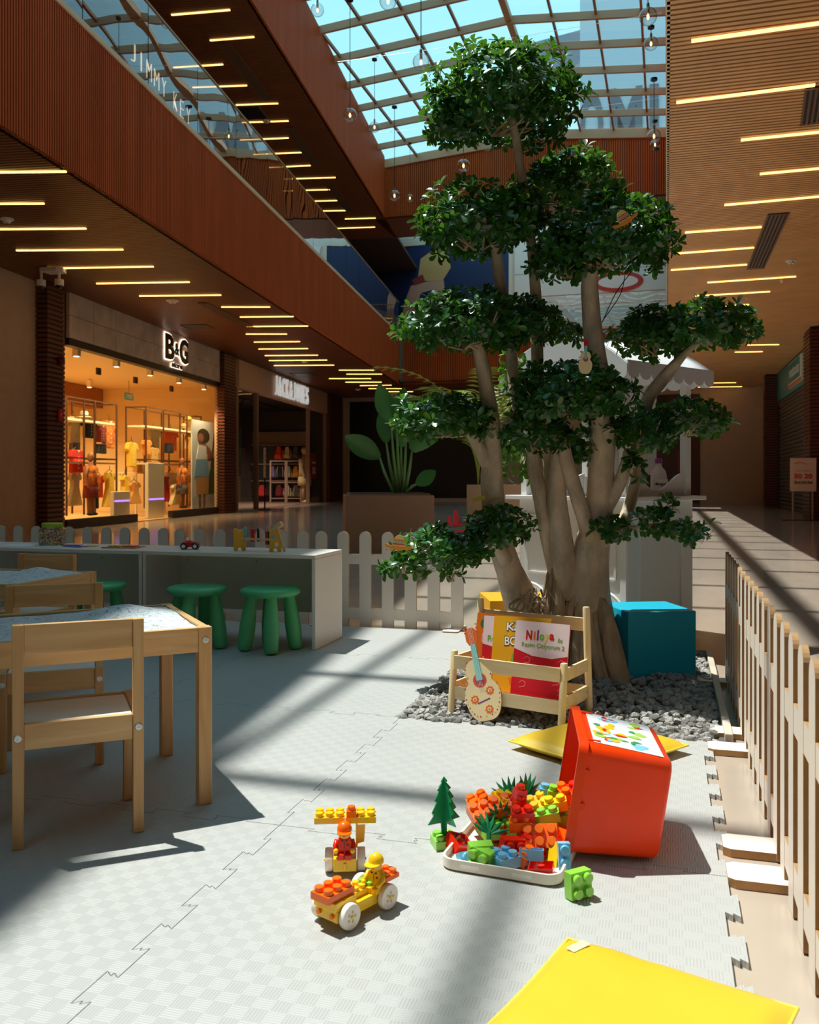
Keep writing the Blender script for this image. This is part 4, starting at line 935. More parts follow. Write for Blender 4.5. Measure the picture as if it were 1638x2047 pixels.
BR = [  # label, colour, nx, ny, photo pixel of its centre, height of its base, rotation (deg)
 ('upturned red hollow brick at the left end of the lid', 'red', 2, 2, (925, 1672), .033, (200, 22, 35)),
 ('pale blue brick with two studs at the lid\'s front left corner', 'sky blue', 2, 1, (934, 1708), ZL, (62, 0, 25)),
 ('lime brick on its side behind the front left blue brick', 'lime', 2, 2, (967, 1706), ZL+.012, (95, 12, -35)),
 ('small lime block resting on the lid behind the red hollow brick', 'lime', 2, 1, (958, 1684), ZL+.03, (100, 0, 10)),
 ('pale blue four-stud brick at the middle of the lid\'s front edge', 'sky blue', 2, 2, (1008, 1722), ZL, (0, 0, 28)),
 ('red open brick on its side in the lid centre', 'red', 2, 2, (1018, 1686), .036, (96, 8, 20)),
 ('pale blue hollow brick turned open side up', 'sky blue', 2, 1, (1063, 1690), .052, (168, 0, -10)),
 ('red hollow brick open side up near the lid\'s front right', 'red', 2, 2, (1082, 1722), .036, (176, -4, -12)),
 ('yellow brick standing on edge against the crate rim', 'yellow', 2, 2, (1108, 1705), .022, (80, 30, 48)),
 ('orange plate lying behind the yellow edge-standing brick', 'orange', 2, 1, (1046, 1716), ZL, (20, 0, 60)),
 ('lime brick with studs facing us, lying off the lid', 'lime', 2, 2, (1149, 1755), zc+.022, (86, 0, 28)),
 ('orange two-by-four brick leaning at the left of the heap', 'orange', 4, 2, (982, 1622), .062, (24, -10, 18)),
 ('orange brick with studs at the heap\'s far left', 'orange', 2, 2, (962, 1608), .068, (6, -22, 10)),
 ('red brick upside down under the palm fronds', 'red', 2, 2, (1000, 1645), .045, (150, 10, 40)),
 ('tall red two-stud brick on top of the heap', 'red', 1, 1, (1037, 1612), .098, (4, 6, 15)),
 ('red single brick stacked highest on the heap', 'red', 1, 1, (1038, 1590), .12, (4, 6, 18)),
 ('red brick with two studs facing us at the heap\'s centre', 'red', 2, 1, (1046, 1632), .085, (12, -4, -4)),
 ('orange flat brick under the central red brick', 'orange', 2, 1, (1042, 1652), .064, (8, -4, -4)),
 ('lime long brick with one stud below the yellow pair', 'lime', 3, 1, (1088, 1638), .072, (6, -14, -8)),
 ('yellow two-stud brick high on the heap beside the crate', 'yellow', 2, 1, (1114, 1612), .092, (8, -12, -6)),
 ('yellow plain brick behind the yellow two-stud brick', 'yellow', 2, 2, (1080, 1612), .080, (12, -20, 10)),
 ('lime hollow brick turned up at the top of the heap', 'lime', 2, 1, (1070, 1596), .098, (170, 6, -8)),
 ('sky blue stud brick peeking over the heap\'s top', 'sky blue', 1, 1, (1086, 1588), .10, (0, 10, 0)),
 ('lime stud brick at the crate mouth', 'lime', 1, 1, (1102, 1590), .10, (8, 10, 0)),
 ('orange brick just inside the crate mouth', 'orange', 2, 2, (1118, 1592), .088, (10, -8, 12)),
 ('red brick deepest in the crate mouth', 'red', 2, 2, (1142, 1590), .085, (14, -12, 6)),
 ('orange ribbed four-stud brick facing us in the middle of the heap', 'orange', 3, 2, (1082, 1668), .05, (58, -6, -12)),
 ('orange brick wedged under the crate rim', 'orange', 2, 1, (1128, 1665), .05, (60, 10, -30)),
 ('lime brick wedged at the crate rim above the orange one', 'lime', 2, 1, (1128, 1640), .062, (4, -10, -10)),
 ('red brick buried under the ribbed orange brick', 'red', 2, 2, (1060, 1690), .03, (40, 10, 10)),
 ('lime plate at the bottom of the heap under the palm', 'lime', 3, 2, (992, 1662), .03, (6, 4, 20)),
 ('yellow brick half buried at the back of the heap', 'yellow', 2, 2, (1005, 1606), .07, (20, 14, 30)),
 ('pale blue brick at the crate rim near the lid corner', 'sky blue', 1, 2, (1126, 1700), .04, (80, 0, 0)),
]
for lab, c, nx, ny, (px, py), z, (rx, ry, rz) in BR:
    q = onz(px, py, z+.011); brick(lab, c, nx, ny, (q.x, q.y, z+.004), (R_(rx), R_(ry), R_(rz)))
# filler under the visible heap so that it stands on something
for k, (px, py, c, z) in enumerate(((1040, 1670, 'orange', ZL), (1075, 1660, 'red', ZL), (1010, 1640, 'yellow', ZL), (1100, 1650, 'orange', ZL+.0), (1055, 1640, 'lime', ZL+.024), (1090, 1630, 'red', ZL+.024), (1030, 1625, 'orange', ZL+.024), (1110, 1620, 'yellow', ZL+.03), (1070, 1615, 'orange', ZL+.048), (1045, 1625, 'red', ZL+.05))):
    q = onz(px, py, z); brick('%s six-stud brick buried in the heap, %s from the pine' % (c, ORD(k)), c, 3, 2, (q.x, q.y+.03, z), (0, 0, .4*k), group='buried bricks')
# toy pine on its green base
M_TREE = bmat('green')
p = onz(888, 1690, zc); r = thing('toy_pine', 'flat-leaved green toy pine tree on a lime brick base', 'toy tree', (p.x, p.y, zc), .25)
put_brick(r, 2, 2, .018, 'lime', Matrix())
half = [(.006, 0), (.008, .030), (.010, .034), (.044, .036), (.026, .056), (.034, .060), (.019, .082), (.027, .085), (.013, .104), (.019, .107), (.005, .122), (.009, .124), (0, .135)]
poly = half+[(-x, z) for x, z in half[::-1][1:]]
for a in (0, PI/2): o = MB().prism(poly, -.0012+.0001*(a > 0), .0012, 'y').build('blade', M_TREE, r); o.location = (0, 0, .0185); o.rotation_euler = (0, 0, a+.35)
# toy palms among the bricks
def fan(label, px, py, z, rot, n=7, L=.06):
    q = onz(px, py, z); r = thing('toy_palm', label, 'toy plant', (q.x, q.y, z), 0); r.rotation_euler = rot
    for i in range(n):
        a = -1.25+2.5*i/(n-1); d = Vector((math.sin(a), .25*math.cos(a*2), math.cos(a)))
        s = d.cross(Vector((0, 1, 0))).normalized(); w = .006; b = MB()
        b.add([Vector((0, 0, 0)), d*L*.5+s*w, d*L, d*L*.5-s*w, d*L*.5+Vector((0, -.004, 0))], [(0, 1, 4), (1, 2, 4), (2, 3, 4), (3, 0, 4), (0, 3, 2, 1)]); b.build('frond', M_TREE, r)
    MB().tube([(0, 0, -.03), (0, 0, .004)], .005, 8).build('stem', M_TREE, r); return r
fan('small green toy palm with pointed fronds at the left of the heap', 978, 1668, .055, (-.5, .3, .4), 7, .052)
fan('green toy palm lying on top of the brick heap', 1052, 1592, .10, (-.2, .9, .2), 8, .055)
fan('green toy fern at the back of the brick heap', 1022, 1600, .085, (-.2, -.5, -.2), 9, .055)
fan('dark green toy bush buried beside the red bricks', 1002, 1640, .06, (.2, -.6, .5), 8, .05)

# ---- brick-built toy car and tractor with two drivers
M_TW = mat('toy_white', (240, 232, 222), .35)
def wheel(parent, loc, rad, wid, rz):
    b = MB().lathe([(.0005, 0), (rad*.55, 0), (rad*.6, wid*.12), (rad*.82, wid*.12), (rad*.86, 0), (rad*.96, .001), (rad, .003), (rad, wid-.003), (rad*.96, wid), (.0005, wid)], 28)
    o = b.build('wheel', M_TW, parent, smooth=.6); o.location = loc; o.rotation_euler = (PI/2, 0, rz)
    h = MB().lathe([(.0005, 0), (rad*.13, 0), (rad*.13, .003), (.0005, .003)], 12).build('hub', bmat('yellow'), o); h.location = (0, 0, wid-.0002)
    for k in range(5):
        a = 2*PI*k/5; q = MB().lathe([(.0005, 0), (rad*.12, 0), (rad*.12, .0012), (.0005, .0012)], 10).build('wheel_hole', mat('hub_tan', (206, 190, 150), .5), o); q.location = (rad*.36*math.cos(a), rad*.36*math.sin(a), wid-.0006)
p0 = onz(690, 1864, zc); p1 = onz(775, 1818, zc)
dirx = (p1-p0).normalized(); az = math.atan2(dirx.y, dirx.x)
r = thing('brick_car', 'yellow toy car in front with orange and lime bricks on top', 'toy car', (p0.x, p0.y+.012, zc), az)
P2 = .0155
wheel(r, (.004, .0, .0215), .0212, .011, 0); wheel(r, (.098, .0, .0215), .0212, .011, 0); wheel(r, (.004, .066, .0215), .0212, .011, 0); wheel(r, (.098, .066, .0215), .0212, .011, 0)
b = MB(); b.box(-.018, .12, .0015, .053, .014, .032); b.build('chassis', bmat('yellow'), r, bevel=.001)
MB().box(-.022, .028, .0015, .053, .0321, .047).build('hood', bmat('yellow'), r, bevel=.001)
for y in (.012, .042): MB().tube([(-.0185, y, .024), (-.0225, y, .024)], .004, 10).build('headlight', bmat('orange'), r)
put_brick(r, 3, 2, .011, 'orange', Tr(-.002, .028, .0475, PI/2*0+.02)@Matrix.Scale(1.12, 4), .0188)
put_brick(r, 2, 2, .010, 'yellow', Tr(.052, .028, .0325), P2)
put_brick(r, 3, 2, .009, 'lime', Tr(.092, .026, .0325), P2*1.05)
put_brick(r, 2, 2, .008, 'orange', Tr(.110, .010, .0465), P2*1.1)
def figure(name, label, loc, rz, c, hat, s=1.0):
    r = thing(name, label, 'toy figure', loc, rz)
    m = bmat(c); face = mat('toy_skin', (240, 196, 90), .4)
    MB().prism([(-.0115*s, 0), (.0115*s, 0), (.0125*s, .017*s), (.009*s, .0235*s), (-.009*s, .0235*s), (-.0125*s, .017*s)], -.007*s, .007*s, 'y').build('torso', m, r, bevel=.0012)
    for x in (-.0062*s, .0062*s): MB().box(x-.0056*s, x+.0056*s, -.018*s, .006*s, -.0095*s, -.0005*s).build('leg', m, r, bevel=.0012)
    for x in (-1, 1):
        MB().tube([(x*.0125*s, 0, .019*s), (x*.016*s, -.005*s, .010*s), (x*.014*s, -.014*s, .006*s)], [.0042*s, .004*s, .0036*s], 10).build('arm', m, r, smooth=4)
        MB().ball((x*.0138*s, -.016*s, .006*s), .0042*s, 10, 8).build('hand', bmat('yellow'), r, smooth=4)
    MB().lathe([(.0005, 0), (.0088*s, 0), (.0096*s, .003*s), (.0096*s, .012*s), (.008*s, .0145*s), (.0005, .0145*s)], 20, (0, 0, .0238*s)).build('head', face, r, smooth=.8)
    for x in (-.0035*s, .0035*s): MB().ball((x, -.0088*s, .0315*s), .0022*s, 8, 6, (1, .5, 1.2)).build('eye', I_WHT, r, smooth=4); MB().ball((x+.0004*s, -.0098*s, .0315*s), .0011*s, 8, 6, (1, .5, 1)).build('pupil', I_BLK, r, smooth=4)
    MB().prism([(-.003*s, .0275*s), (0, .0268*s), (.003*s, .0275*s), (0, .0262*s)], -.0101*s, -.0094*s, 'y').build('mouth', I_RED, r)
    b = MB(); pr = [(.0128*s, 0)]+[(.0128*s*math.cos(PI/2*i/6), .0135*s*math.sin(PI/2*i/6)+.002*s) for i in range(7)]; pr[-1] = (.0003, pr[-1][1])
    b.lathe([(.0003, 0)]+pr, 20, (0, 0, .0345*s)); b.build('hat', bmat(hat), r, smooth=.9)
    b = MB(); b.prism([(.0125*s*math.cos(a), -.013*s+.016*s*math.sin(a)*(1 if math.sin(a) > 0 else .75)) for a in [2*PI*i/18 for i in range(18)]], .0338*s, .0358*s).build('hat_brim', bmat(hat), r, bevel=.0006)
    for x in (-1, 1): MB().prism([(x*.0008*s, .0195*s), (x*.006*s, .0225*s), (x*.0048*s, .018*s)], -.0076*s, -.0071*s, 'y').build('collar_print', I_BLK, r)
    MB().box(-.0004*s, .0004*s, -.0075*s, -.0071*s, .006*s, .018*s).build('button_print', I_BLK, r); MB().box(.004*s, .0072*s, -.0075*s, -.0071*s, .0115*s, .0145*s).build('pocket_print', I_BLK, r)
    return r
r.scale = (1.1, 1.1, 1.1)
q = onz(752, 1766, .060); figure('toy_figure', 'yellow toy figure with hard hat sitting on the front car', (q.x, q.y, .060), -.5, 'yellow', 'yellow', 1.18)
p0 = onz(690, 1752, zc); r = thing('brick_tractor', 'yellow toy tractor behind with a brick roof and white wheels', 'toy car', (p0.x, p0.y, zc), .06)
for x in (-.0195, .0195): wheel(r, (x+.0055*(1 if x > 0 else -1)+(-.0055 if x < 0 else .0055)*0, .03, .0235), .0235, .0165, PI/2 if x > 0 else -PI/2)
MB().box(-.0235, .0235, -.006, .085, .012, .038).build('chassis', bmat('yellow'), r, bevel=.001)
MB().tube([(0, -.006, .018), (0, -.0085, .018), (0, -.0085, .030)], .003, 8).build('tow_pin', bmat('yellow'), r)
for x in (-.012, .022): MB().box(x, x+.004, .05, .056, .0381, .098).build('cab_post', bmat('yellow'), r)
MB().prism([(.024, .045), (.040, .05), (.042, .085), (.026, .085)], .052, .055, 'y').build('side_wing', bmat('yellow'), r)
put_brick(r, 3, 2, .0125, 'yellow', Tr(-.0325, .048, .098), .0215); put_brick(r, 3, 2, .0125, 'yellow', Tr(.0325, .048, .098), .0215)
put_brick(r, 1, 1, .012, 'orange', Tr(.013, .036, .1115), .0215)
figure('toy_figure', 'orange toy figure with orange hard hat sitting on the tractor', (p0.x-.002, p0.y+.012, zc+.0385+.0095), .05, 'red', 'orange', 1.22)

# ---- things on the benches
ZB_ = ZM+.001+.4522
def on_bench(px, v):     # point on the bench top at a photo column, v metres along the main axis
    k = (px-CX)/FOC; c, s = math.cos(TH_R), math.sin(TH_R); Y = v/(k*s+c); return Vector((k*Y, Y, ZB_))
q = on_bench(105, 4.24); r = thing('bead_jar', 'clear square jar of coloured beads with lime lid on the bench', 'jar', q, rR+.5)
m = bpy.data.materials.new('beads'); m.use_nodes = True; nt = m.node_tree; vo = nt.nodes.new('ShaderNodeTexVoronoi'); vo.inputs['Scale'].default_value = 150; tc = nt.nodes.new('ShaderNodeTexCoord'); cr_ = nt.nodes.new('ShaderNodeValToRGB'); cr_.color_ramp.interpolation = 'CONSTANT'
nt.links.new(tc.outputs['Object'], vo.inputs['Vector']); sx = nt.nodes.new('ShaderNodeSeparateColor'); nt.links.new(vo.outputs['Color'], sx.inputs[0]); nt.links.new(sx.outputs[0], cr_.inputs[0]); el = cr_.color_ramp.elements
cols = [(210, 190, 170), (180, 90, 60), (120, 120, 110), (220, 170, 60), (150, 140, 150), (120, 80, 60), (90, 140, 90), (230, 215, 205)]
el[0].color = lin(cols[0]); el[1].position = .15; el[1].color = lin(cols[1])
for i, c in enumerate(cols[2:]): e = el.new(.27+.12*i); e.color = lin(c)
nt.links.new(cr_.outputs[0], nt.nodes['Principled BSDF'].inputs['Base Color']); nt.nodes['Principled BSDF'].inputs['Roughness'].default_value = .25
b = MB(); A = rrect(.125, .125, .018); n = len(A); b.prism(A, 0, .086); b.build('beads', m, r)
b = MB(); A = rrect(.13, .13, .02); B2 = rrect(.10, .10, .03); n = len(A)
b.add([(x, y, 0) for x, y in A]+[(x, y, .088) for x, y in A]+[(x, y, .097) for x, y in B2], [(k*n+j, k*n+(j+1) % n, (k+1)*n+(j+1) % n, (k+1)*n+j) for k in range(2) for j in range(n)]); b.build('jar_wall', glass('clear_plastic', (.96, .96, .95, 1), 1.0), r, smooth=.6)
MB().lathe([(.0005, .0972), (.055, .0972), (.056, .100), (.056, .118), (.053, .121), (.0005, .121)], 30).build('lid', mat('lid_lime', (160, 196, 52), .4), r, smooth=.6)
def sheet(label, px, v, w, h, c, rz, z=.0008):
    q = on_bench(px, v); o = MB().box(-w/2, w/2, -h/2, h/2, 0, z).build('craft_sheet', mat('foam_'+'_'.join(str(x) for x in c), c, .6)); o.location = q+Vector((0, 0, .0003)); o.rotation_euler = (0, 0, rR+rz); tag(o, label, 'craft sheet')
sheet('white paper at the far left end of the bench', 40, 4.14, .20, .13, (226, 232, 236), .1)
sheet('red craft foam sheet beside the bead jar', 145, 4.22, .10, .05, (196, 30, 44), .2, .003)
sheet('blue craft foam sheet in front of the red one', 150, 4.14, .12, .06, (34, 90, 180), -.2, .003)
sheet('yellow craft foam sheet between blue sheet and puzzle tray', 182, 4.20, .07, .05, (226, 176, 40), .4, .003)
q = on_bench(247, 4.17); r = thing('puzzle_tray', 'thin wooden puzzle tray with coloured shapes on the bench', 'puzzle', q, rR+.08)
b = MB(); b.box(-.095, .095, -.06, .06, 0, .005); b.build('tray', wood('tray_wood', (170, 112, 66), (196, 140, 90), 0), r, bevel=.001)
for i, (x, c) in enumerate(((-.06, 'lime'), (-.02, 'yellow'), (.025, 'orange'), (.065, 'red'))): MB().prism([(x-.015, -.02), (x+.017, -.025), (x+.01, .03)] if i % 2 else [(x-.016, -.02), (x+.016, -.02), (x+.016, .02), (x-.016, .02)], .0052, .011).build('shape', bmat(c), r)
q = on_bench(380, 4.17); r = thing('toy_car', 'small red wooden toy car with white wheels on the bench', 'toy car', q, rR+.35)
MB().prism([(-.046, .012), (.046, .012), (.047, .026), (.036, .036), (.012, .040), (-.006, .040), (-.034, .038), (-.046, .028)], -.022, .022, 'y').build('body', mat('car_red', (206, 26, 32), .25), r, bevel=.004, seg=3)
MB().prism([(-.018, .0402), (.014, .0402), (.006, .047), (-.01, .047)], -.017, .017, 'y').build('seat', MATS['car_red'], r, bevel=.002)
MB().box(.010, .014, -.018, .018, .0402, .058).build('windscreen', mat('car_screen', (226, 226, 226), .3), r, bevel=.001)
MB().tube([(-.012, -.005, .048), (-.012, -.005, .062)], [.008, .006], 10).build('driver', M_TW, r)
for x in (-.028, .03):
    for y, sg in ((-.0225, 1), (.0345, 1)):
        w_ = MB().lathe([(.0005, 0), (.013, 0), (.0165, .002), (.0165, .010), (.013, .012), (.0005, .012)], 20).build('wheel', M_BLACK, r, smooth=.6); w_.location = (x, y, .0168); w_.rotation_euler = (PI/2, 0, 0)
        h_ = MB().lathe([(.0005, 0), (.0098, 0), (.0098, .0125), (.008, .0135), (.0005, .0135)], 16).build('hubcap', M_TW, w_, smooth=.6)
        if y > 0: h_.rotation_euler = (PI, 0, 0); h_.location = (0, 0, .012)
q = on_bench(515, 4.15); r = thing('hammer_bench', 'yellow toy hammer bench with coloured pegs on the bench', 'toy', q, rR)
M_HB = mat('hammer_yellow', (236, 176, 36), .4)
for x in (-.098, .098):
    MB().prism([(-.030, 0), (-.012, 0), (-.007, .016), (.007, .016), (.012, 0), (.030, 0), (.030, .112), (.012, .112), (.006, .100), (-.006, .100), (-.012, .112), (-.030, .112)], -.011, .011, 'y').build('end_board', M_HB, r, bevel=.002, loc=(x, 0, 0), rotz=.35)
MB().box(-.082, .082, -.022, .022, .056, .066).build('peg_board', wood('peg_board', (206, 170, 120), (226, 190, 140), 0), r)
for i, (x, c, dz) in enumerate(((-.066, (110, 180, 200), .02), (-.03, (206, 40, 40), .012), (-.018, (206, 40, 40), .012), (.006, (40, 36, 40), .014), (.018, (206, 170, 180), .012), (.050, (206, 40, 40), 0), (.064, (40, 36, 40), 0))):
    MB().lathe([(.0005, 0), (.006, .001), (.006, .055), (.0075, .057), (.0075, .066), (.0005, .068)], 12).build('peg', mat('peg_%d_%d_%d' % c, c, .4), r, smooth=.6, loc=(x, -.004, .034+dz))
MB().prism(ell(0, 0, .012, .010), -.0125, -.0112, 'y').build('spot_print', mat('spot_blue', (110, 180, 200), .5), r, loc=(.090, -.004, .075), rotz=.35)
MB().prism(ell(0, 0, .009, .012), -.0125, -.0112, 'y').build('spot_print', I_WHT, r, loc=(.104, .002, .035), rotz=.35)
hm = thing('toy_mallet', 'pale wooden toy mallet leaning against the hammer bench', 'mallet', q+Vector((.115, -.075, 0.001)), 0)
a = Vector((.035, -.02, 0.006)); c = Vector((-.012, .034, .125))
MB().tube([a, c], .0062, 12).build('handle', wood('mallet_wood', (206, 168, 120), (222, 188, 140), 2), hm, smooth=.7)
d = (c-a).normalized(); sx_ = d.cross(Vector((.4, 1, 0))).normalized()
MB().tube([c-sx_*.034, c-sx_*.031, c+sx_*.031, c+sx_*.034], [.013, .0155, .0155, .013], 16).build('mallet_head', MATS['mallet_wood'], hm, smooth=.7)
# ================================================================== THE MALL AROUND
# ---- candy cart behind the tree
K = thing('candy_cart', 'white wooden candy cart with scalloped canopy behind the tree', 'cart', (1.034, 4.30, 0.0005), math.atan2(-.776, .63))
M_CART = mat('cart_white', (230, 228, 226), .4); M_CARTS = mat('cart_shaded_side', (214, 220, 218), .42)  # sides and rear: greenish shade put into a duller white
WX, DY, HC = .70, .55, .72
MB().box(-WX, 0, 0, .02, .01, HC).build('front_panel', M_CART, K); MB().box(-.02, 0, .0205, DY, .01, HC).build('side_panel', M_CARTS, K)
MB().box(-WX, -WX+.02, .0205, DY, .01, HC).build('side_panel', M_CARTS, K); MB().box(-WX+.0205, -.0205, DY-.02, DY, .01, HC).build('rear_panel', M_CARTS, K)
MB().box(-WX-.06, .05, -.05, DY+.05, HC+.0005, HC+.022).build('counter', M_CART, K, bevel=.003)
def moulding(x0, x1, z0, z1, y, side=False):
    for a, b2 in (((x0, z0), (x1, z0)), ((x1, z0), (x1, z1)), ((x1, z1), (x0, z1)), ((x0, z1), (x0, z0))):
        if side: MB().bar((y, a[0], a[1]), (y, b2[0], b2[1]), .010, .008).build('moulding', M_CART, K)
        else: MB().bar((a[0], y, a[1]), (b2[0], y, b2[1]), .010, .008).build('moulding', M_CART, K)
moulding(.10, .45, .10, .60, .003, True); moulding(-WX+.06, -WX+.30, .34, .64, -.003); moulding(-.30, -.06, .34, .64, -.003)
for x in (-WX+.10, -.12):
    for rr, t in ((.135, .016), (.105, .006)):
        MB().tube([(x+rr*math.cos(a), -.02, .145+rr*math.sin(a)) for a in [2*PI*i/36 for i in range(37)]], t/2, 8, cap=False).build('wheel_ring', M_CART, K, smooth=4)
    for i in range(8): MB().bar((x, -.02, .145), (x+.13*math.cos(PI*i/4), -.02, .145+.13*math.sin(PI*i/4)), .008, .008).build('spoke', M_CART, K)
for x, y in ((-.025, .025), (-.025, DY-.025), (-WX+.025, DY-.025), (-WX+.025, .025)): MB().box(x-.02, x+.02, y-.02, y+.02, HC+.0225, 1.37).build('post', M_CART, K, bevel=.002)
def wave(L, h, n=24): return [(0, 0), (L, 0)]+[(L-L*i/n, h*(.62+.38*math.cos(2*PI*i/n))) for i in range(n+1)]
o = MB().prism(wave(DY-.1, .115), 0, .012, 'x').build('gallery_rail', M_CART, K); o.location = (-.031, .05, HC+.0225)
o = MB().prism(wave(DY-.1, .115), 0, .012, 'x').build('gallery_rail', M_CART, K); o.location = (-WX+.02, .05, HC+.0225)
for i in range(28): MB().box(-WX+.03+i*.0228, -WX+.03+i*.0228+.019, .028, .036, HC+.0225, HC+.12).build('grooved_board', M_CART, K)
M_CAN = mat('canopy_white', (236, 236, 240), .55)
zr = lambda t: 1.37+.17*(1-(2*t-1)**2)
n = 18; b = MB(); vs = []
for j in (0, 1):
    for i in range(n+1): t = i/n; vs.append((-WX-.07+(WX+.14)*t, -.08+j*(DY+.16), zr(t)))
b.add(vs+[(p[0], p[1], p[2]+.006) for p in vs], [(i, i+1, n+2+i, n+1+i) for i in range(n)]+[(2*(n+1)+i+1, 2*(n+1)+i, 3*(n+1)+i, 3*(n+1)+i+1) for i in range(n)]+[(i+1, i, 2*(n+1)+i, 2*(n+1)+i+1) for i in range(n)]+[(n+1+i, n+2+i, 3*(n+1)+i+1, 3*(n+1)+i) for i in range(n)])
b.build('canopy', M_CAN, K, smooth=.8)
for y in (-.08, DY+.08):
    pts = [(-WX-.07+(WX+.14)*i/n, zr(i/n)) for i in range(n+1)]+[(.07, 1.33)]
    m_ = 9
    for i in range(m_):
        for q in range(1, 7): a = PI*q/6; pts.append((.07-(WX+.14)*(i+.5-.5*math.cos(a))/m_, 1.33-.03*math.sin(a)))
    MB().prism(pts, y-.004, y+.004, 'y').build('gable_valance', M_CAN, K)
for x in (.07, -WX-.07):
    pts = [(-.08, 1.385), (DY+.08, 1.385)]; m_ = 8
    for i in range(m_):
        for q in range(0, 7): a = PI*q/6; pts.append((DY+.08-(DY+.16)*(i+.5-.5*math.cos(a))/m_, 1.33-.032*math.sin(a)))
    MB().prism(pts, x-.004, x+.004, 'x').build('valance', M_CAN, K)
MB().box(-WX+.05, -.20, DY-.035, DY-.028, HC+.13, 1.33).build('back_board', mat('board_grey', (204, 198, 196), .5), K)
o = text_mb('E', .055, .13, .002, .06).build('lettering', mat('board_red', (176, 40, 46), .5), K); o.location = (-.345, DY-.036, HC+.29)
q = K.matrix_basis @ Vector((-.10, .40, HC+.0226))
r = thing('cleaner_bottle', 'white plastic bottle with purple cap and label on the cart counter', 'bottle', q, 0)
MB().lathe([(.0005, 0), (.038, 0), (.041, .004), (.041, .10), (.036, .125), (.016, .15), (.014, .165), (.0005, .165)], 24).build('body', mat('bottle_white', (226, 220, 222), .3), r, smooth=.7)
MB().lathe([(.0005, .1652), (.018, .1652), (.018, .19), (.0005, .192)], 20).build('cap', mat('cap_purple', (150, 70, 150), .4), r, smooth=.7)
MB().box(-.036, .036, -.0425, -.0415, .02, .085).build('label_print', I_WHT, r); o = text_mb('ceyo', .045, .018, .0006, .03).build('lettering', I_PUR, r); o.location = (.006, -.0427, .055); MB().prism(ell(-.022, .06, .007, .007), -.0432, -.0426, 'y').build('leaf_print', I_DGR, r)

# ---- planters
M_PLN = mat('planter_brown', (150, 108, 80), .5, var=.05)
r = thing('planter_box', 'big square brown planter with broad-leaved plant behind the fence', 'planter', (.28, 10.2, 0.0005), math.radians(6))
b = MB(); b.box(-1.0, 0, 0, 1.0, 0, .64); b.build('box', M_PLN, r, bevel=.004); MB().box(-.96, -.04, .04, .96, .6405, .66).build('rim_panel', M_PLN, r); MB().box(-.94, -.06, .06, .94, .6605, .665).build('soil', mat('soil', (60, 44, 34), .9), r)
M_STR = mat('strelitzia_leaf', (70, 132, 62), .4, var=.2, vscale=5); M_STK = mat('strelitzia_stalk', (110, 150, 80), .5)
def blade(mb, base, d, up, L, w, bend):
    d = d.normalized(); s = d.cross(up).normalized(); nn = s.cross(d); vs = []; fs = []; n = 8
    for i in range(n+1):
        t = i/n; c = base+d*(L*t)-nn*(bend*L*t*t); ww = w*math.sin(PI*min(.98, t*.92+.06))**.8
        vs += [c+s*ww+nn*.25*ww, c, c-s*ww+nn*.25*ww]
    for i in range(n):
        k = 3*i; fs += [(k, k+1, k+4, k+3), (k+1, k+2, k+5, k+4)]
    mb.add(vs, fs)
p = thing('strelitzia', 'broad-leaved green plant with tall stalks growing in the planter', 'plant', (-.10, 10.75, .665), 0)
rnd = random.Random(8)
for k, (dx, h, ang, L, w) in enumerate(((-.26, .42, -1.0, .50, .13), (-.12, .85, -.35, .45, .12), (0.0, .55, .1, .6, .13), (.13, .50, .65, .62, .17), (.18, .10, 1.0, .28, .09), (-.05, .75, .25, .5, .12), (.06, .65, .45, .5, .13), (-.18, .6, -.1, .4, .1))):
    base = Vector((dx*.35, rnd.uniform(-.1, .1), 0)); top = Vector((dx, rnd.uniform(-.12, .12), h)); b = MB(); b.tube([base, (base+top)/2+Vector((dx*.1, 0, .03)), top], [.022, .018, .010], 8).build('stalk', M_STK, p, smooth=4)
    b = MB(); blade(b, top, Vector((math.sin(ang), rnd.uniform(-.2, .2), math.cos(ang))), Vector((rnd.uniform(-.3, .3), 1, 0)), L, w, .25); b.build('leaf', M_STR, p, smooth=4)
r = thing('planter_box', 'lighter brown planter further back behind the left trunk', 'planter', (2.35, 16.2, 0.0005), math.radians(-16))
MB().box(-1.35, 0, 0, 1.0, 0, .72).build('box', mat('planter_tan', (190, 152, 122), .5), r, bevel=.004); MB().box(-1.3, -.05, .05, .95, .7205, .728).build('soil', MATS['soil'], r)
p = thing('areca_palm', 'feathery yellow-green palm in the further planter behind the tree', 'palm', (1.28, 16.75, .729), 0)
M_PALM = mat('palm_frond', (150, 168, 70), .45, var=.2, vscale=3)
for k in range(13):
    a = 2*PI*k/13+rnd.random()*.4; el = rnd.uniform(.9, 1.35); L = rnd.uniform(2.7, 3.4); pts = []; b = MB(); d = Vector((math.cos(a)*math.cos(el), math.sin(a)*math.cos(el), math.sin(el)))
    for i in range(11):
        t = i/10; pts.append(Vector((math.cos(a)*.9*t*t, math.sin(a)*.9*t*t, 0))*L*.6+Vector((0, 0, 1))*L*(t-.32*t*t*t)*math.sin(el))
    b.tube(pts, [.014*(1-.8*i/10) for i in range(11)], 5)
    for i in range(3, 11):
        for sg in (-1, 1):
            for f in (0, .5):
                if i == 10 and f: continue
                q = pts[i]+(pts[min(10, i+1)]-pts[i])*f; dd = (pts[i]-pts[i-1]).normalized(); s = dd.cross(Vector((0, 0, 1))).normalized()*sg; e = q+s*.30+dd*.22-Vector((0, 0, .10)); w = dd*.016
                b.add([q-w, q+w, (q+e)/2+w+Vector((0, 0, .03)), e, (q+e)/2-w+Vector((0, 0, .03))], [(0, 1, 2, 3, 4)])
    b.build('frond', M_PALM, p)

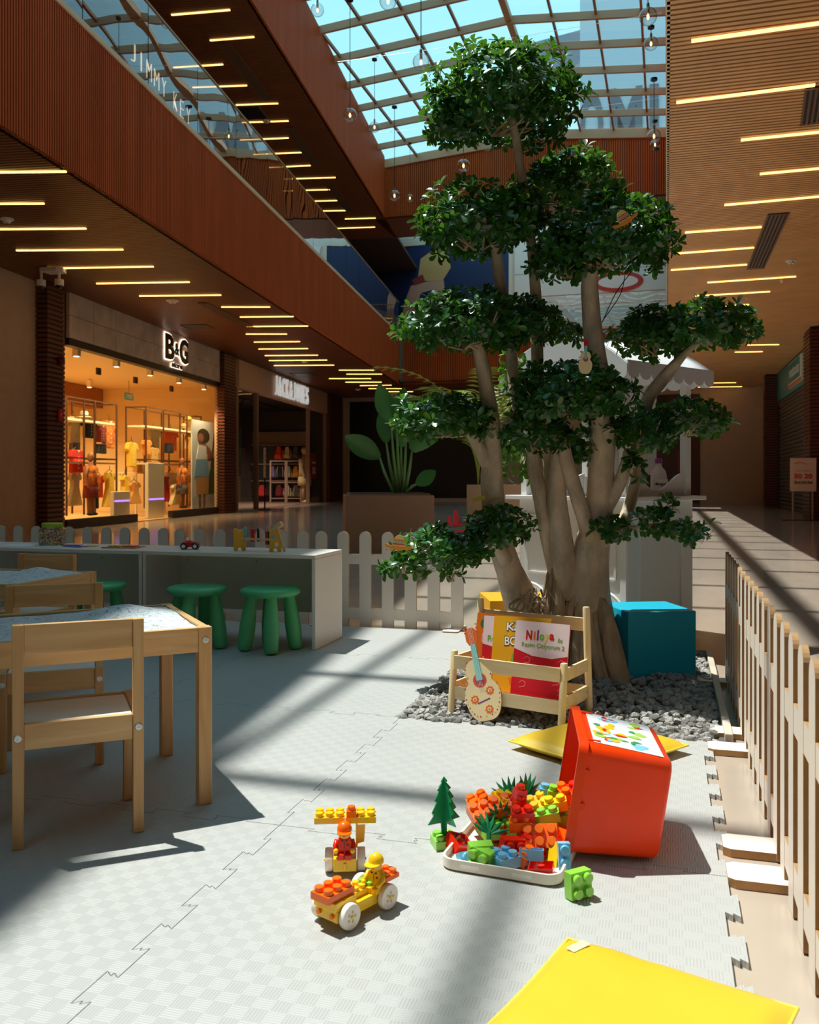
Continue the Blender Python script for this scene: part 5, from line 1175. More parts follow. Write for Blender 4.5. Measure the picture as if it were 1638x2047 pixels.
# ---- LED strips in the ceilings, each a lamp of its own
def strip(px0, py0, px1, py1, z, where, i):
    a = onz(px0, py0, z); b2 = onz(px1, py1, z); c = (a+b2)/2; L = (b2-a).length; az = math.atan2(b2.y-a.y, b2.x-a.x)
    r = thing('ceiling_light', 'thin warm light strip in %s, %s counted from the near end' % (where, ORD(i)), 'light', c, az)
    MB().box(-L/2, L/2, -.017, .017, -.006, .006).build('diffuser', M_STRIP, r); MB().box(-L/2-.012, L/2+.012, -.026, .026, .0062, .018).build('housing', mat('strip_housing', (120, 76, 44), .5), r)
LL = [(-70,345,132,343),(-90,408,88,407),(-60,459,172,457),(33,501,246,499),(95,537,307,533),(193,567,379,564),(279,592,442,590),(443,614,540,614),(480,634,587,633),(493,653,616,652),(492,668,574,668),(508,684,600,683),(517,698,616,697),(530,711,636,710),(538,721,654,720),(548,731,668,730),(678,740,751,740),(693,748,764,748),(658,757,742,757),(691,764,763,764),(720,771,783,770),(737,777,804,777),(753,783,826,783)]
for i, s in enumerate(LL): strip(*s, ZC-.027, 'the left arcade ceiling', i)
UL = [(343,30,460,20),(420,81,508,74),(347,135,446,129),(385,175,494,171),(472,210,556,207),(484,245,577,242),(480,280,577,276),(507,309,603,305),(538,335,621,331),(568,358,671,355),(567,382,660,379),(594,403,675,401),(638,422,691,421),(690,438,751,436),(670,457,750,454)]
for i, s in enumerate(UL): strip(*s, ZU-.027, 'the upper gallery ceiling', i)
RL = [(1383,82,1650,45),(1353,205,1630,170),(1482,280,1650,263),(1520,348,1650,336),(1449,410,1650,392),(1370,465,1523,454),(1353,507,1508,495),(1342,540,1494,529),(1415,565,1592,553),(1391,592,1540,583),(1400,615,1498,609),(1495,690,1558,689),(1470,704,1525,703),(1395,761,1425,760),(1396,766,1472,765),(1396,774,1484,773),(1396,781,1485,780)]
for i, s in enumerate(RL): strip(*s, ZC-.027, 'the right arcade ceiling', i)

# ---- ceiling fittings
M_GRILL = mat('grille_brown', (120, 84, 60), .5)
def grille(px0, py0, px1, py1, z, w, label):
    a = onz(px0, py0, z); b2 = onz(px1, py1, z); c = (a+b2)/2; L = (b2-a).length; az = math.atan2(b2.y-a.y, b2.x-a.x)
    r = thing('air_grille', label, 'vent', (c.x, c.y, z), az)
    MB().box(-L/2, L/2, -w/2, w/2, .004, .02).build('backing', M_BLACK, r)
    k = 5
    for i in range(k+1): y = -w/2+w*i/k; MB().box(-L/2, L/2, y-w*.045, y+w*.045, -.008, .0035).build('slat', M_GRILL, r)
    for x in (-L/2, L/2): MB().box(x-.012, x+.012, -w/2-.012, w/2+.012, -.0085, -.0081+.003).build('frame', M_GRILL, r)
grille(1640, 175, 1628, 246, ZC-.03, .20, 'brown slotted air grille at the right picture edge in the right ceiling')
grille(1557, 428, 1511, 537, ZC-.03, .22, 'brown slotted air grille across the middle of the right ceiling')
grille(1478, 618, 1466, 632, ZC-.03, .25, 'brown slotted air grille far along the right ceiling')
for (a, b2, lab) in (((448, 88), (535, 200), 'first'), ((577, 255), (632, 330), 'second'), ((660, 372), (702, 424), 'third')):
    grille(a[0], a[1], b2[0], b2[1], ZU-.03, .22, 'dark slot vent along the upper gallery ceiling, %s from the near end' % lab)
grille(405, 606, 500, 654, ZC-.03, .16, 'long dark slot vent in the left arcade ceiling above the shops')
def disc(px, py, z, label, name, rad, col, cat):
    p = onz(px, py, z); r = thing(name, label, cat, (p.x, p.y, z), 0)
    MB().lathe([(.0005, -.05), (rad*.5, -.05), (rad*.6, -.035), (rad*.62, -.02), (rad, -.016), (rad, 0), (.0005, 0)], 20).build('body', mat('fitting_white', (226, 220, 214), .4), r, smooth=.7)
    MB().lathe([(.0005, -.056), (rad*.2, -.056), (rad*.2, -.0502), (.0005, -.0502)], 12).build('sensor_tip', mat('fitting_grey', (150, 146, 142), .4), r)
disc(14, 437, ZC-.02, 'white smoke detector on the left arcade ceiling at the picture edge', 'smoke_detector', .075, 0, 'detector')
disc(1582, 520, ZC-.02, 'white smoke detector on the right ceiling beside the grille', 'smoke_detector', .075, 0, 'detector')
disc(1564, 560, ZC-.02, 'small white sprinkler cap on the right ceiling', 'sprinkler', .03, 0, 'sprinkler')
disc(345, 600, ZC-.02, 'flat white speaker on the left ceiling above the toddler clothes shop', 'ceiling_speaker', .11, 0, 'speaker')
disc(609, 722, ZC-.02, 'white smoke detector on the left ceiling before the menswear shop', 'smoke_detector', .10, 0, 'detector')
disc(716, 778, ZC-.02, 'white smoke detector at the far end of the left ceiling', 'smoke_detector', .11, 0, 'detector')
disc(533, 241, ZU-.02, 'white detector on the upper gallery ceiling', 'smoke_detector', .09, 0, 'detector')
disc(1520, 773, ZC-.02, 'white dome camera at the far end of the right ceiling', 'dome_camera', .1, 0, 'camera')
p = onz(108, 537, ZC-.03); r = thing('camera_mount', 'white ceiling box with two dome cameras at the dark column', 'camera', (p.x, p.y, ZC-.03), -TH_L)
MB().prism([(-.17, -.1), (.1, -.12), (.17, -.06), (.14, .1), (-.12, .12)], -.06, 0).build('box', MATS['fitting_white'], r, bevel=.004)
for x in (-.2, .08):
    MB().tube([(x, 0, -.01), (x, 0, -.16)], .02, 10).build('stem', MATS['fitting_white'], r)
    d_ = MB().lathe([(.0005, -.30), (.04, -.29), (.055, -.25), (.0005, -.25)], 16, (x, 0, 0)).build('dome', M_BLACK, r, smooth=.8); MB().lathe([(.0005, -.25), (.065, -.25), (.065, -.16), (.0005, -.16)], 16, (x, 0, 0)).build('camera_housing', MATS['fitting_white'], r, smooth=.7)
for px, py, s in ((395, 654, .5), (605, 749, .6), (480, 0, 0)):
    if not s: continue
    p = onz(px, py, ZC-.03); r = thing('ceiling_hatch', 'dark square hatch in the left ceiling above the %s shop' % ('children\'s' if s == .5 else 'menswear'), 'hatch', (p.x, p.y, ZC-.03), -TH_L)
    MB().box(-s/2, s/2, -s/2, s/2, 0, .01).build('panel', M_BLACK, r); 
    for x in (-s/2, s/2): MB().box(x-.02, x+.02, -s/2, s/2, -.012, -.0005).build('frame', M_GRILL, r)
p = onz(500, 227, ZU-.03); r = thing('ceiling_hatch', 'dark square hatch in the upper gallery ceiling', 'hatch', (p.x, p.y, ZU-.03), -TH_L); MB().box(-.3, .3, -.3, .3, 0, .01).build('panel', M_BLACK, r)
for x in (-.3, .3): MB().box(x-.02, x+.02, -.3, .3, -.012, -.0005).build('frame', M_GRILL, r)

# ---- glass globe pendants
M_GLOBE = glass('globe_glass', (.95, .93, .90, 1), 2.6, ior=1.4); M_BULB = mat('bulb_glow', (255, 190, 100), .5, emit=8)
def pendant(px, py, dpx, ctop, label):
    D = .20; Y = D*FOC/dpx; p = at(px, py, Y); r = thing('globe_pendant', label, 'pendant', p, 0); zt = EYE+(HZ-ctop)/FOC*Y-p.z
    MB().ball((0, 0, 0), D/2, 24, 16).build('globe', M_GLOBE, r, smooth=4)
    MB().ball((0, 0, -.005), .014, 12, 8, (1, 1, 2.2)).build('bulb', M_BULB, r, smooth=4)
    MB().tube([(0, 0, .03), (0, 0, D/2-.002), (0, 0, D/2+.05)], [.018, .018, .016], 12).build('lamp_holder', mat('brass', (150, 110, 60), .35, metal=.8), r, smooth=.8)
    MB().tube([(0, 0, D/2+.05), (0, 0, zt)], .005, 6).build('cord', M_BLACK, r)
    MB().lathe([(.0005, zt), (.05, zt), (.05, zt+.035), (.0005, zt+.035)], 16).build('canopy', M_BLACK, r)
for q in ((635,20,26,-80,'glass globe pendant at the top edge left of the skylight'), (776,2,34,-140,'glass globe pendant cut by the top picture edge'), (842,124,33,-50,'large glass globe pendant hanging left of the tree top'),
          (700,230,27,2,'glass globe pendant over the upper wood fascia'), (749,254,21,121,'smaller glass globe pendant in front of the skylight corner'), (789,391,21,216,'glass globe pendant before the back fascia, left of a pair'),
          (820,396,15,288,'smallest glass globe pendant, right of a pair on the back fascia'), (927,331,25,104,'glass globe pendant left of the tree between top pad and fascia'), (893,272,20,180,'glass globe pendant half hidden by the left edge of the top leaf pad'),
          (1296,33,35,-60,'large glass globe pendant at the upper right of the skylight'), (1302,87,27,57,'glass globe pendant just below the large upper right one'), (1308,272,27,161,'glass globe pendant above another near the right ceiling edge'),
          (1310,289,20,244,'small glass globe pendant overlapped by a larger one at right'), (1313,412,21,300,'glass globe pendant behind the right leaf pad')):
    pendant(*q)
# thin wires that carry the pendants
for k, (a, b2) in enumerate((((-2.5, 9.5, 9.6), (-.3, 9.5, 9.7)), ((-6.4, 14.0, 9.7), (-.1, 14.0, 9.8)), ((-6.8, 18, 9.7), (-.1, 18, 9.8)), ((-7.2, 22, 9.7), (-.1, 22, 9.8)))):
    r = thing('cable_wire', 'thin steel wire spanning the atrium under the skylight, %s from the camera' % ORD(k), 'wire', RF(*a), 0); d = RF(*b2)-RF(*a)
    MB().tube([d*0, d*.5-Vector((0, 0, .06)), d], .004, 5).build('wire_rope', M_CHROME, r)

# ---- glass balustrades
def balustrade(label, fra, p0, p1, n, z0, h, rz):
    r = thing('glass_balustrade', label, 'balustrade', fra(p0[0], p0[1], z0), rz); L = math.hypot(p1[0]-p0[0], p1[1]-p0[1]); along_v = abs(p1[1]-p0[1]) > abs(p1[0]-p0[0])
    for i in range(n):
        a, b2 = L*i/n+.008, L*(i+1)/n-.008
        nx, ny = 10, 8; b = MB(); vs = []
        for j in range(ny+1):
            for k in range(nx+1):      # real sheets are slightly bowed, which bends their reflections
                s = a+(b2-a)*k/nx; wv = .0011*math.sin(PI*2*k/nx+i*1.7)*math.sin(PI*j/ny)+.0006*noise.noise(Vector((s*1.2, j*.5, i)))
                vs.append((wv, s, h*j/ny) if along_v else (s, wv, h*j/ny))
        b.add(vs, [(j*(nx+1)+k, j*(nx+1)+k+1, (j+1)*(nx+1)+k+1, (j+1)*(nx+1)+k) for j in range(ny) for k in range(nx)]); b.build('pane', M_RAILG, r, smooth=4)
    MB().box(-.014, .014, 0, L, h, h+.02).build('top_rail', mat('rail_brass', (176, 138, 92), .35), r) if along_v else MB().box(0, L, -.014, .014, h, h+.02).build('top_rail', mat('rail_brass', (176, 138, 92), .35), r)
    return r
balustrade('long glass balustrade on the left upper gallery edge', LF, (UF-.02, 4.0), (UF-.02, 28.6), 16, ZF+.051, 1.02, -TH_L)
balustrade('glass balustrade along the far upper gallery', RF, (-8.1, VB+.02), (-.05, VB+.02), 6, ZF+.061, 1.0, -TH_R)
# lettering on the upper gallery glass
M_LITW = mat('lit_letters', (255, 226, 190), .5, emit=.55)
j0 = LF(UF-.3, 9.6, 0); r = thing('shop_sign', 'pale lit shop name letters hanging behind the gallery glass', 'sign', LF(UF-.12, 9.95, 5.93), -TH_L)
x = 0
for i, ch in enumerate('JIMMY KEY'):
    if ch != ' ': o = text_mb(ch, (.11 if ch != 'I' else .022) if ch != 'M' else .14, .22, .01, -.03).build('letter', M_LITW, r); o.location = (0, x, -.012*i-.10); o.rotation_euler = (0, 0, PI/2)
    x += .215 if ch != ' ' else .14
r = thing('shop_sign', 'warm lit row of small letters low behind the gallery glass', 'sign', LF(UF-.9, 17.6, 5.95), -TH_L); x = 0
for i in range(7):
    b = MB(); b.prism(ell(0, 0, .05, .10+.03*((i*3) % 4-1.5)), -.02, .02, 'y'); b.build('letter', mat('lit_letters_warm', (255, 206, 130), .5, emit=1.6), r, loc=(0, .20*i, -.02*i), rotz=PI/2)

# ---- back wall: mural below, advertising print above
def wall_panel(name, label, cat, px0, px1, z0, z1, m, vr=VW, d=.04, frame=None, fw=.12):
    def col(px): k = (px-CX)/FOC; c, s = math.cos(TH_R), math.sin(TH_R); Y = vr/(k*s+c); return k*Y*c-Y*s
    u0, u1 = col(px0), col(px1); r = thing(name, label, cat, RF(u0, vr-d-.002, z0), -TH_R); w, h = u1-u0, z1-z0
    MB().box(0, w, 0, d, 0, h).build('panel', m, r)
    if frame:
        for x0, x1, a, b2 in ((-fw, 0, -fw, h+fw), (w, w+fw, -fw, h+fw), (0, w, h, h+fw), (0, w, -fw, 0)): MB().box(x0, x1, -.02, d, max(a, .001-z0), b2).build('frame', frame, r)
    return r, w, h
M_MUR = mat('mural_black', (14, 11, 11), .45)
mu, w, h = wall_panel('dark_mural', 'near-black printed hoarding with pale frame on the far ground floor wall', 'hoarding', 700, 972, .12, 3.72, M_MUR, frame=mat('hoarding_frame', (196, 172, 156), .5))
MB().prism([(1.1, h-.001), (1.25, h-.35), (1.15, h-.75), (1.45, h-.65), (1.6, h-.3), (2.0, h-.15), (2.3, h-.2), (2.4, h-.001)], -.004, -.0005, 'y').build('cloud_print', mat('mural_cloud', (120, 92, 84), .6), mu)
ad, w, h = wall_panel('billboard', 'dark blue advertising print of a seated figure in khaki trousers on the upper wall', 'billboard', 698, 1018, 5.6, 9.42, mat('ad_blue', (12, 32, 78), .5), frame=mat('ad_frame', (214, 196, 176), .5), fw=.14)
def adp(pts, m, k, name): MB().prism([((x-698)/320*w, h-(y-470)/170*3.05) for x, y in pts], -.003-.002*k, -.0005, 'y').build(name, m, ad)
M_KH = mat('ad_khaki', (196, 150, 124), .6)
adp([(698,470),(830,470),(790,500),(770,530),(765,550),(750,560),(740,580),(716,600),(698,600)], mat('ad_dark', (14, 12, 18), .6), 0, 'rock_print')
adp([(700,640),(720,600),(760,620),(800,610),(850,625),(920,600),(1000,610),(1017,650),(1017,680),(700,680)], mat('ad_rock', (96, 84, 80), .6), 1, 'ground_print')
adp([(846,498),(870,482),(900,488),(906,520),(890,545),(862,545),(840,540)], mat('ad_shirt', (200, 156, 96), .6), 3, 'shirt_print')
adp([(826,552),(846,546),(892,545),(898,600),(884,600),(876,562),(846,568),(838,600),(828,622),(808,622),(812,590)], M_KH, 2, 'trousers_print')
adp([(806,620),(826,620),(828,634),(812,648),(800,644),(798,634)], mat('ad_boot', (150, 108, 96), .6), 3, 'boot_print'); adp([(884,600),(898,600),(900,622),(884,626)], MATS['ad_boot'], 3, 'boot_print')
adp([(828,540),(850,530),(856,546),(834,552)], mat('ad_cuff', (140, 50, 40), .6), 4, 'sleeve_print')
adp([(758,620),(764,570),(770,560),(778,590),(776,620)], mat('ad_figure', (120, 110, 112), .6), 2, 'figure_print')
rr_, w, h = wall_panel('shopfront_panel', 'pale upper shopfront wall with glass band right of the billboard', 'shopfront', 1030, 1345, 5.6, 9.42, mat('upper_pale', (226, 214, 206), .55))
for z in (1.3, 2.5): MB().box(0, w, -.006, -.001, z, z+.02).build('joint_strip', mat('joint_grey', (150, 140, 134), .5), rr_)
MB().box(.2, w, -.012, -.007, .05, 1.2).build('window_pane', mat('upper_window', (178, 186, 188), .15), rr_)
MB().prism([(x_, z_) for x_, z_ in ell(3.6, 2.05, .85, .36, 20)], -.03, -.007, 'y').build('red_sign', mat('upper_red', (196, 50, 40), .5), rr_); MB().prism(ell(3.6, 2.05, .68, .22, 20), -.036, -.0305, 'y').build('sign_face', mat('upper_pale2', (232, 214, 206), .5), rr_)
MB().box(4.75, 5.3, -.03, -.0125, .3, 1.05).build('red_panel', mat('upper_redbrown', (120, 44, 36), .5), rr_)
# plain shutter wall parts on the ground floor, right end
wp, w, h = wall_panel('fire_cabinet', 'narrow dark brown wall panel with red fire box behind the cart', 'panel', 1293, 1400, .02, 3.7, mat('panel_brown', (92, 50, 38), .5))
MB().box(1.0, 1.35, -.1, -.005, .55, 1.75).build('red_box', mat('fire_red', (140, 30, 28), .4), wp)
# ---- slatted columns
def column(label, fra, u0, u1, v0, v1, rz, k):
    r = thing('slatted_column', label, 'column', fra(u0, v0, 0), rz)
    MB().box(.02, u1-u0-.02, .02, v1-v0-.02, 0, ZC-.03).build('core', mat('column_core', (44, 22, 16), .6), r)
    b = MB(); z = .02
    while z < ZC-.08: b.box(0, u1-u0, 0, v1-v0, z, z+.045); z += .075
    stuff(b.build('slat', M_COLW, r)); return r
r = thing('fire_call_point', 'small red fire call point on the near left column', 'fire alarm', LF(UW+.205, 13.2, 1.83), -TH_L)
MB().box(0, .03, -.06, .06, -.1, .1).build('box', mat('fire_bright', (190, 24, 30), .35), r, bevel=.004); o = text_mb('!', None, .07, .002).build('symbol', I_WHT, r); o.location = (.0305, 0, 0); o.rotation_euler = (0, 0, PI/2)
r = thing('alarm_sounder', 'dark red alarm sounder high on the near left column', 'alarm', LF(UW+.205, 13.2, 2.68), -TH_L); MB().ball((.03, 0, 0), .07, 14, 10, (.8, 1, 1)).build('dome', mat('alarm_red', (90, 14, 16), .4), r, smooth=4); MB().box(0, .03, -.06, .06, -.06, .06).build('base_plate', mat('alarm_red', (90, 14, 16), .4), r)
# ---- right side: shuttered shop with teal fascia, and a sale stand
r = thing('teal_shop_sign', 'teal shop fascia with tilted white logo plate above the shutter', 'sign', RF(3.11, 20.45, 3.04), -TH_R)
MB().box(-.05, 0, 0, 7.5, 0, .8).build('fascia_board', mat('teal', (0, 130, 136), .4), r)
o = MB().prism([(2.2, .1), (4.6, .1), (4.6, .72), (2.2, .72)], -.10, -.051, 'x').build('logo_plate', mat('logo_white', (214, 232, 232), .4), r)
MB().prism([(2.2, .1), (4.6, .1), (4.6, .18), (2.2, .18)], -.104, -.1005, 'x').build('logo_stripe', mat('logo_orange', (222, 84, 50), .4), r)
MB().prism([(2.5, .22), (4.55, .22), (4.55, .70), (2.5, .70)], -.104, -.1005, 'x').build('logo_field', MATS['teal'], r)
o = text_mb('watsons', 1.8, .26, .003, .03).build('lettering', MATS['logo_white'], r); o.location = (-.105, 3.5, .46); o.rotation_euler = (0, 0, -PI/2)
r = thing('roller_shutter', 'closed dark grey roller shutter on the right shop', 'shutter', RF(3.11, 20.5, 0), -TH_R)
b = MB()
for i in range(30): MB().prism([(0, .0), (-.035, .02), (-.045, .05), (-.035, .08), (0, .1)], 0, 7.0, 'y').build('slat', mat('shutter_grey', (96, 88, 82), .4, metal=.3), r, loc=(0, 0, .02+i*.1))
for y in (-.06, 7.0): MB().box(-.07, 0, y, y+.06, 0, 2.9).build('guide_rail', M_BLACK, r)
p = onz(1612, 1040, 0)+Vector((-.10, -.1, 0)); r = thing('sale_stand', 'pale sale board on two thin legs before the right column', 'sign', (p.x, p.y, .001), -TH_R)
M_SB = mat('stand_board', (226, 196, 178), .5); M_SL = mat('stand_leg', (186, 150, 124), .4)
MB().box(-.24, .24, -.012, .012, .58, 1.24).build('board', M_SB, r); MB().box(-.4, .4, -.12, .12, 0, .012).build('base_plate', M_BLACK, r)
for x in (-.19, .17): MB().box(x-.015, x+.015, -.010, .010, .0125, .5795).build('leg', M_SL, r)
def rwords(t, z, h, m, w=None, bold=.02): o = text_mb(t, w, h, .002, bold).build('lettering', m, r); o.location = (0, -.0125, z)
rwords('50 20', .88, .10, mat('sale_red', (206, 60, 36), .5), .34, .05); rwords('İNDİRİM', .76, .065, I_BLK, .34, .03); rwords('YAZ FIRSATI', .985, .02, I_BLK, .32, 0)
MB().prism([(-.17, 1.12), (-.05, 1.15), (.05, 1.11), (.14, 1.13), (.05, 1.125), (-.05, 1.165), (-.17, 1.135)], -.0135, -.0122, 'y').build('script_print', mat('sale_red', (206, 60, 36), .5), r)
# ================================================================== THE TWO LEFT SHOPS
CL_, SL_ = math.cos(TH_L), math.sin(TH_L)
def atu(px, py, u):                     # point on the plane u = const of the shop row seen at a photo pixel, as (v, z)
    k = (px-CX)/FOC; Y = u/(CL_*k-SL_); return (k*Y*SL_+Y*CL_, EYE+(HZ-py)/FOC*Y)
def pxm(px, u): return (atu(px+1, 900, u)[0]-atu(px-1, 900, u)[0])/2
UC = UW+.2
def vpx(px): k = (px-CX)/FOC; Y = UC/(CL_*k-SL_); return k*Y*SL_+Y*CL_
column('dark red-brown slatted column left of the children\'s shop window', LF, UW, UC, vpx(95), vpx(130), -TH_L, 0)
column('slatted column between the two left shops', LF, UW, UC, vpx(449), vpx(473), -TH_L, 1)
column('slatted column at the far end of the left shops', LF, UW, UC, vpx(660), vpx(688), -TH_L, 2)
column('slatted column on the right before the shuttered shop', RF, 2.74, 3.11, 19.5, 20.4, -TH_R, 3)
column('slatted column at the far right corner beyond the shutter', RF, 2.74, 3.11, 28.1, 28.6, -TH_R, 4)

VA, VE = 13.72, 20.95
M_SHOPW = mat('shop_wall', (226, 196, 140), .6); M_SHELF = mat('shop_shelf', (236, 222, 190), .5); M_RACK = mat('rack_bronze', (96, 66, 44), .4, metal=.5)
struct(MB().box(-12.7, -12.5, VA-.3, VE+.68, 0, 3.6).build('wall_shop', M_SHOPW, rotz=rL))
struct(MB().box(-12.5, UW-.1, VA-.3, VA-.2, 0, 3.6).build('wall_shop_near', M_SHOPW, rotz=rL))
struct(MB().box(-12.5, UW-.05, VE+.6, VE+.68, 0, 3.9).build('wall_shop_far', M_SHOPW, rotz=rL))
struct(MB().box(-12.5, UW-.05, VA-.3, VE+.6, 3.12, 3.2).build('ceiling_shop', mat('shop_ceiling', (232, 208, 160), .6), rotz=rL))
struct(MB().box(-12.5, UW, VA-.2, VE+.6, .001, .012).build('floor_shop', mat('shop_floor', (196, 156, 104), .35), rotz=rL))
struct(MB().box(-11.6, -11.2, VA-.2, VE+.6, 2.62, 3.11).build('trim_3', mat('shop_beam', (150, 90, 46), .5), rotz=rL))
# fascia of cut concrete panels, black head rail, glass front
r = thing('shop_fascia', 'grey concrete-look fascia over the lit children\'s clothes shop', 'fascia', LF(UW+.02, VA, 0), -TH_L)
M_CON = mat('concrete_panel', (206, 184, 166), .7, var=.22, vscale=3, bump=.2, bscale=14)
nv = 9
for i in range(nv):
    for j in range(2):
        a = (VE-VA)*i/nv; MB().box(0, .06, a+.006, a+(VE-VA)/nv-.006, 3.14+j*.375, 3.14+(j+1)*.375-.008).build('panel', M_CON, r)
MB().box(-.1, .055, 0, VE-VA, 3.02, 3.135).build('head_rail', M_BLACK, r); MB().box(-.1, -.005, 0, VE-VA, 3.136, 3.89).build('backing', M_BLACK, r)
sg = thing('shop_sign', 'black and white lit shop letters on the concrete fascia', 'sign', LF(UW+.10, 17.98, 3.55), -TH_L)
for nm, m, off, gr in (('letter_halo', mat('sign_white', (250, 238, 220), .5, emit=.9), 0, 0.05), ('letter', M_BLACK, .012, 0.0)):
    for i, (ch, y, w, h) in enumerate((('B', .0, .46, .52), ('&', .36, .24, .26), ('G', .72, .46, .52))):
        o = text_mb(ch, w+gr, h+gr, .01, .04).build(nm, m, sg); o.location = (off, y-.36, 0); o.rotation_euler = (0, 0, PI/2)
for nm, m, off, gr in (('letter_halo', MATS['sign_white'], 0, 0.03), ('letter', M_BLACK, .012, 0.0)):
    o = text_mb('store', .55+gr, .11+gr, .01, .05).build(nm, m, sg); o.location = (off, 0, -.345); o.rotation_euler = (0, 0, PI/2)
wn = thing('window_1', 'glass shop front', 'window', LF(UW, 0, 0), -TH_L); del wn['category']; del wn['label']; wn['kind'] = 'structure'
VD = [VA]+[atu(px, 900, UW)[0] for px in (197, 271, 343)]+[VE]
for i, (a, b2) in enumerate(zip(VD[:-1], VD[1:])):
    MB().box(-.006, .006, a+.01, b2-.01, .16 if i != 2 else .03, 3.02).build('pane', M_SHOPG, wn)
    if i != 2: MB().box(-.08, .05, a+.002, b2-.002, .012, .155).build('plinth', mat('plinth_dark', (44, 26, 18), .5), wn)
    if i: MB().box(-.02, .02, a-.06, a+.06, 2.66, 2.78).build('patch_fitting', M_RACK, wn)
MB().box(-.06, .06, VE-.07, VE-.002, .16, 3.02).build('frame', M_BLACK, wn)
def lamp_pt(parent, loc, watts, col, rad=.08):
    l = bpy.data.lights.new('lamp_light', 'SPOT'); l.energy = watts*3.6; l.spot_size = 2.3; l.spot_blend = .6; l.color = col; l.shadow_soft_size = rad
    o = bpy.data.objects.new('lamp_light', l); COL.objects.link(o); o.parent = parent; o.location = loc; o.rotation_euler = (0, .38, 0)
for k in range(9):                                  # ceiling spots of the shop, each a lamp
    v = VA+.7+(k % 5)*1.45; u = -7.98 if k < 5 else -10.4; v += 0 if k < 5 else .6
    r = thing('spot_lamp', 'white ceiling spotlight in the lit shop, %s in the %s row' % (ORD(k % 5), 'window' if k < 5 else 'rear'), 'spotlight', LF(u, v, 3.12), -TH_L)
    MB().box(-.05, .05, -.05, .05, -.19, -.02).build('lamp_body', M_SHELF, r); MB().tube([(0, 0, -.02), (0, 0, -.0005)], .012, 8).build('stem', M_BLACK, r)
    MB().lathe([(.0005, -.193), (.045, -.193), (.045, -.1905), (.0005, -.1905)], 14).build('lamp_face', mat('spot_glow', (255, 232, 190), .5, emit=5), r)
    lamp_pt(r, (0.05, 0, -.3), 30 if k < 5 else 46, (1.0, .76, .40))
for k in range(4):
    v, z = atu((175, 150, 160, 190)[k], (732, 733, 750, 762)[k], -10.5); r = thing('recessed_light', 'round recessed downlight in the lit shop ceiling, %s from the window' % ORD(k), 'downlight', LF(-9.4-.5*k, 14.6+.8*k, 3.119), -TH_L)
    MB().lathe([(.0005, -.012), (.09, -.012), (.10, -.0005), (.0005, -.0005)], 16).build('diffuser', MATS['spot_glow'], r)
# garments ------------------------------------------------------------------
def gm(n, c, c2=None): return mat('cloth_'+n, c, .8, var=.25 if c2 else .08, vscale=16, col2=c2)
G_ = {'beige': gm('beige', (206, 184, 140)), 'denim': gm('denim', (96, 110, 124)), 'navy': gm('navy', (26, 30, 40)), 'orange print': gm('orange_print', (120, 50, 24), (236, 130, 40)), 'red': gm('red', (190, 34, 28)), 'grey': gm('grey', (176, 166, 140)),
      'yellow': gm('yellow', (228, 190, 60)), 'tan': gm('tan', (196, 150, 80)), 'black': gm('black', (26, 22, 22)), 'cream': gm('cream', (226, 204, 150)), 'gold': gm('gold', (206, 160, 70)), 'orange': gm('orange', (226, 96, 40)), 'white': gm('white', (226, 216, 196)), 'maroon': gm('maroon', (120, 30, 34)),
      'dark print': gm('dark_print', (34, 26, 30), (120, 110, 110)), 'lilac': gm('lilac', (130, 110, 150)), 'coral': gm('coral', (240, 84, 54)), 'amber': gm('amber', (232, 150, 40))}
SH = {'shirt': [(-.5,.72),(-.36,.98),(-.12,1.0),(0,.95),(.12,1.0),(.36,.98),(.5,.72),(.42,.62),(.32,.72),(.33,0),(-.33,0),(-.32,.72),(-.42,.62)],
      'dress': [(-.42,.80),(-.28,.98),(-.10,1.0),(0,.95),(.10,1.0),(.28,.98),(.42,.80),(.34,.74),(.24,.80),(.22,.55),(.5,0),(-.5,0),(-.22,.55),(-.24,.80),(-.34,.74)],
      'trousers': [(-.4,1.0),(.4,1.0),(.5,0),(.12,0),(0,.7),(-.12,0),(-.5,0)], 'shorts': [(-.4,1.0),(.4,1.0),(.5,0),(.08,0),(0,.5),(-.08,0),(-.5,0)],
      'bag': [(-.42,0),(-.5,.2),(-.46,.7),(-.3,.78),(-.16,1.0),(.16,1.0),(.3,.78),(.46,.7),(.5,.2),(.42,0)]}
CNT = {}
def atv(px, py, v):                     # point on the plane v = const of the shop row, as (u, z)
    k = (px-CX)/FOC; Y = v/(k*SL_+CL_); return (k*Y*CL_-Y*SL_, EYE+(HZ-py)/FOC*Y)
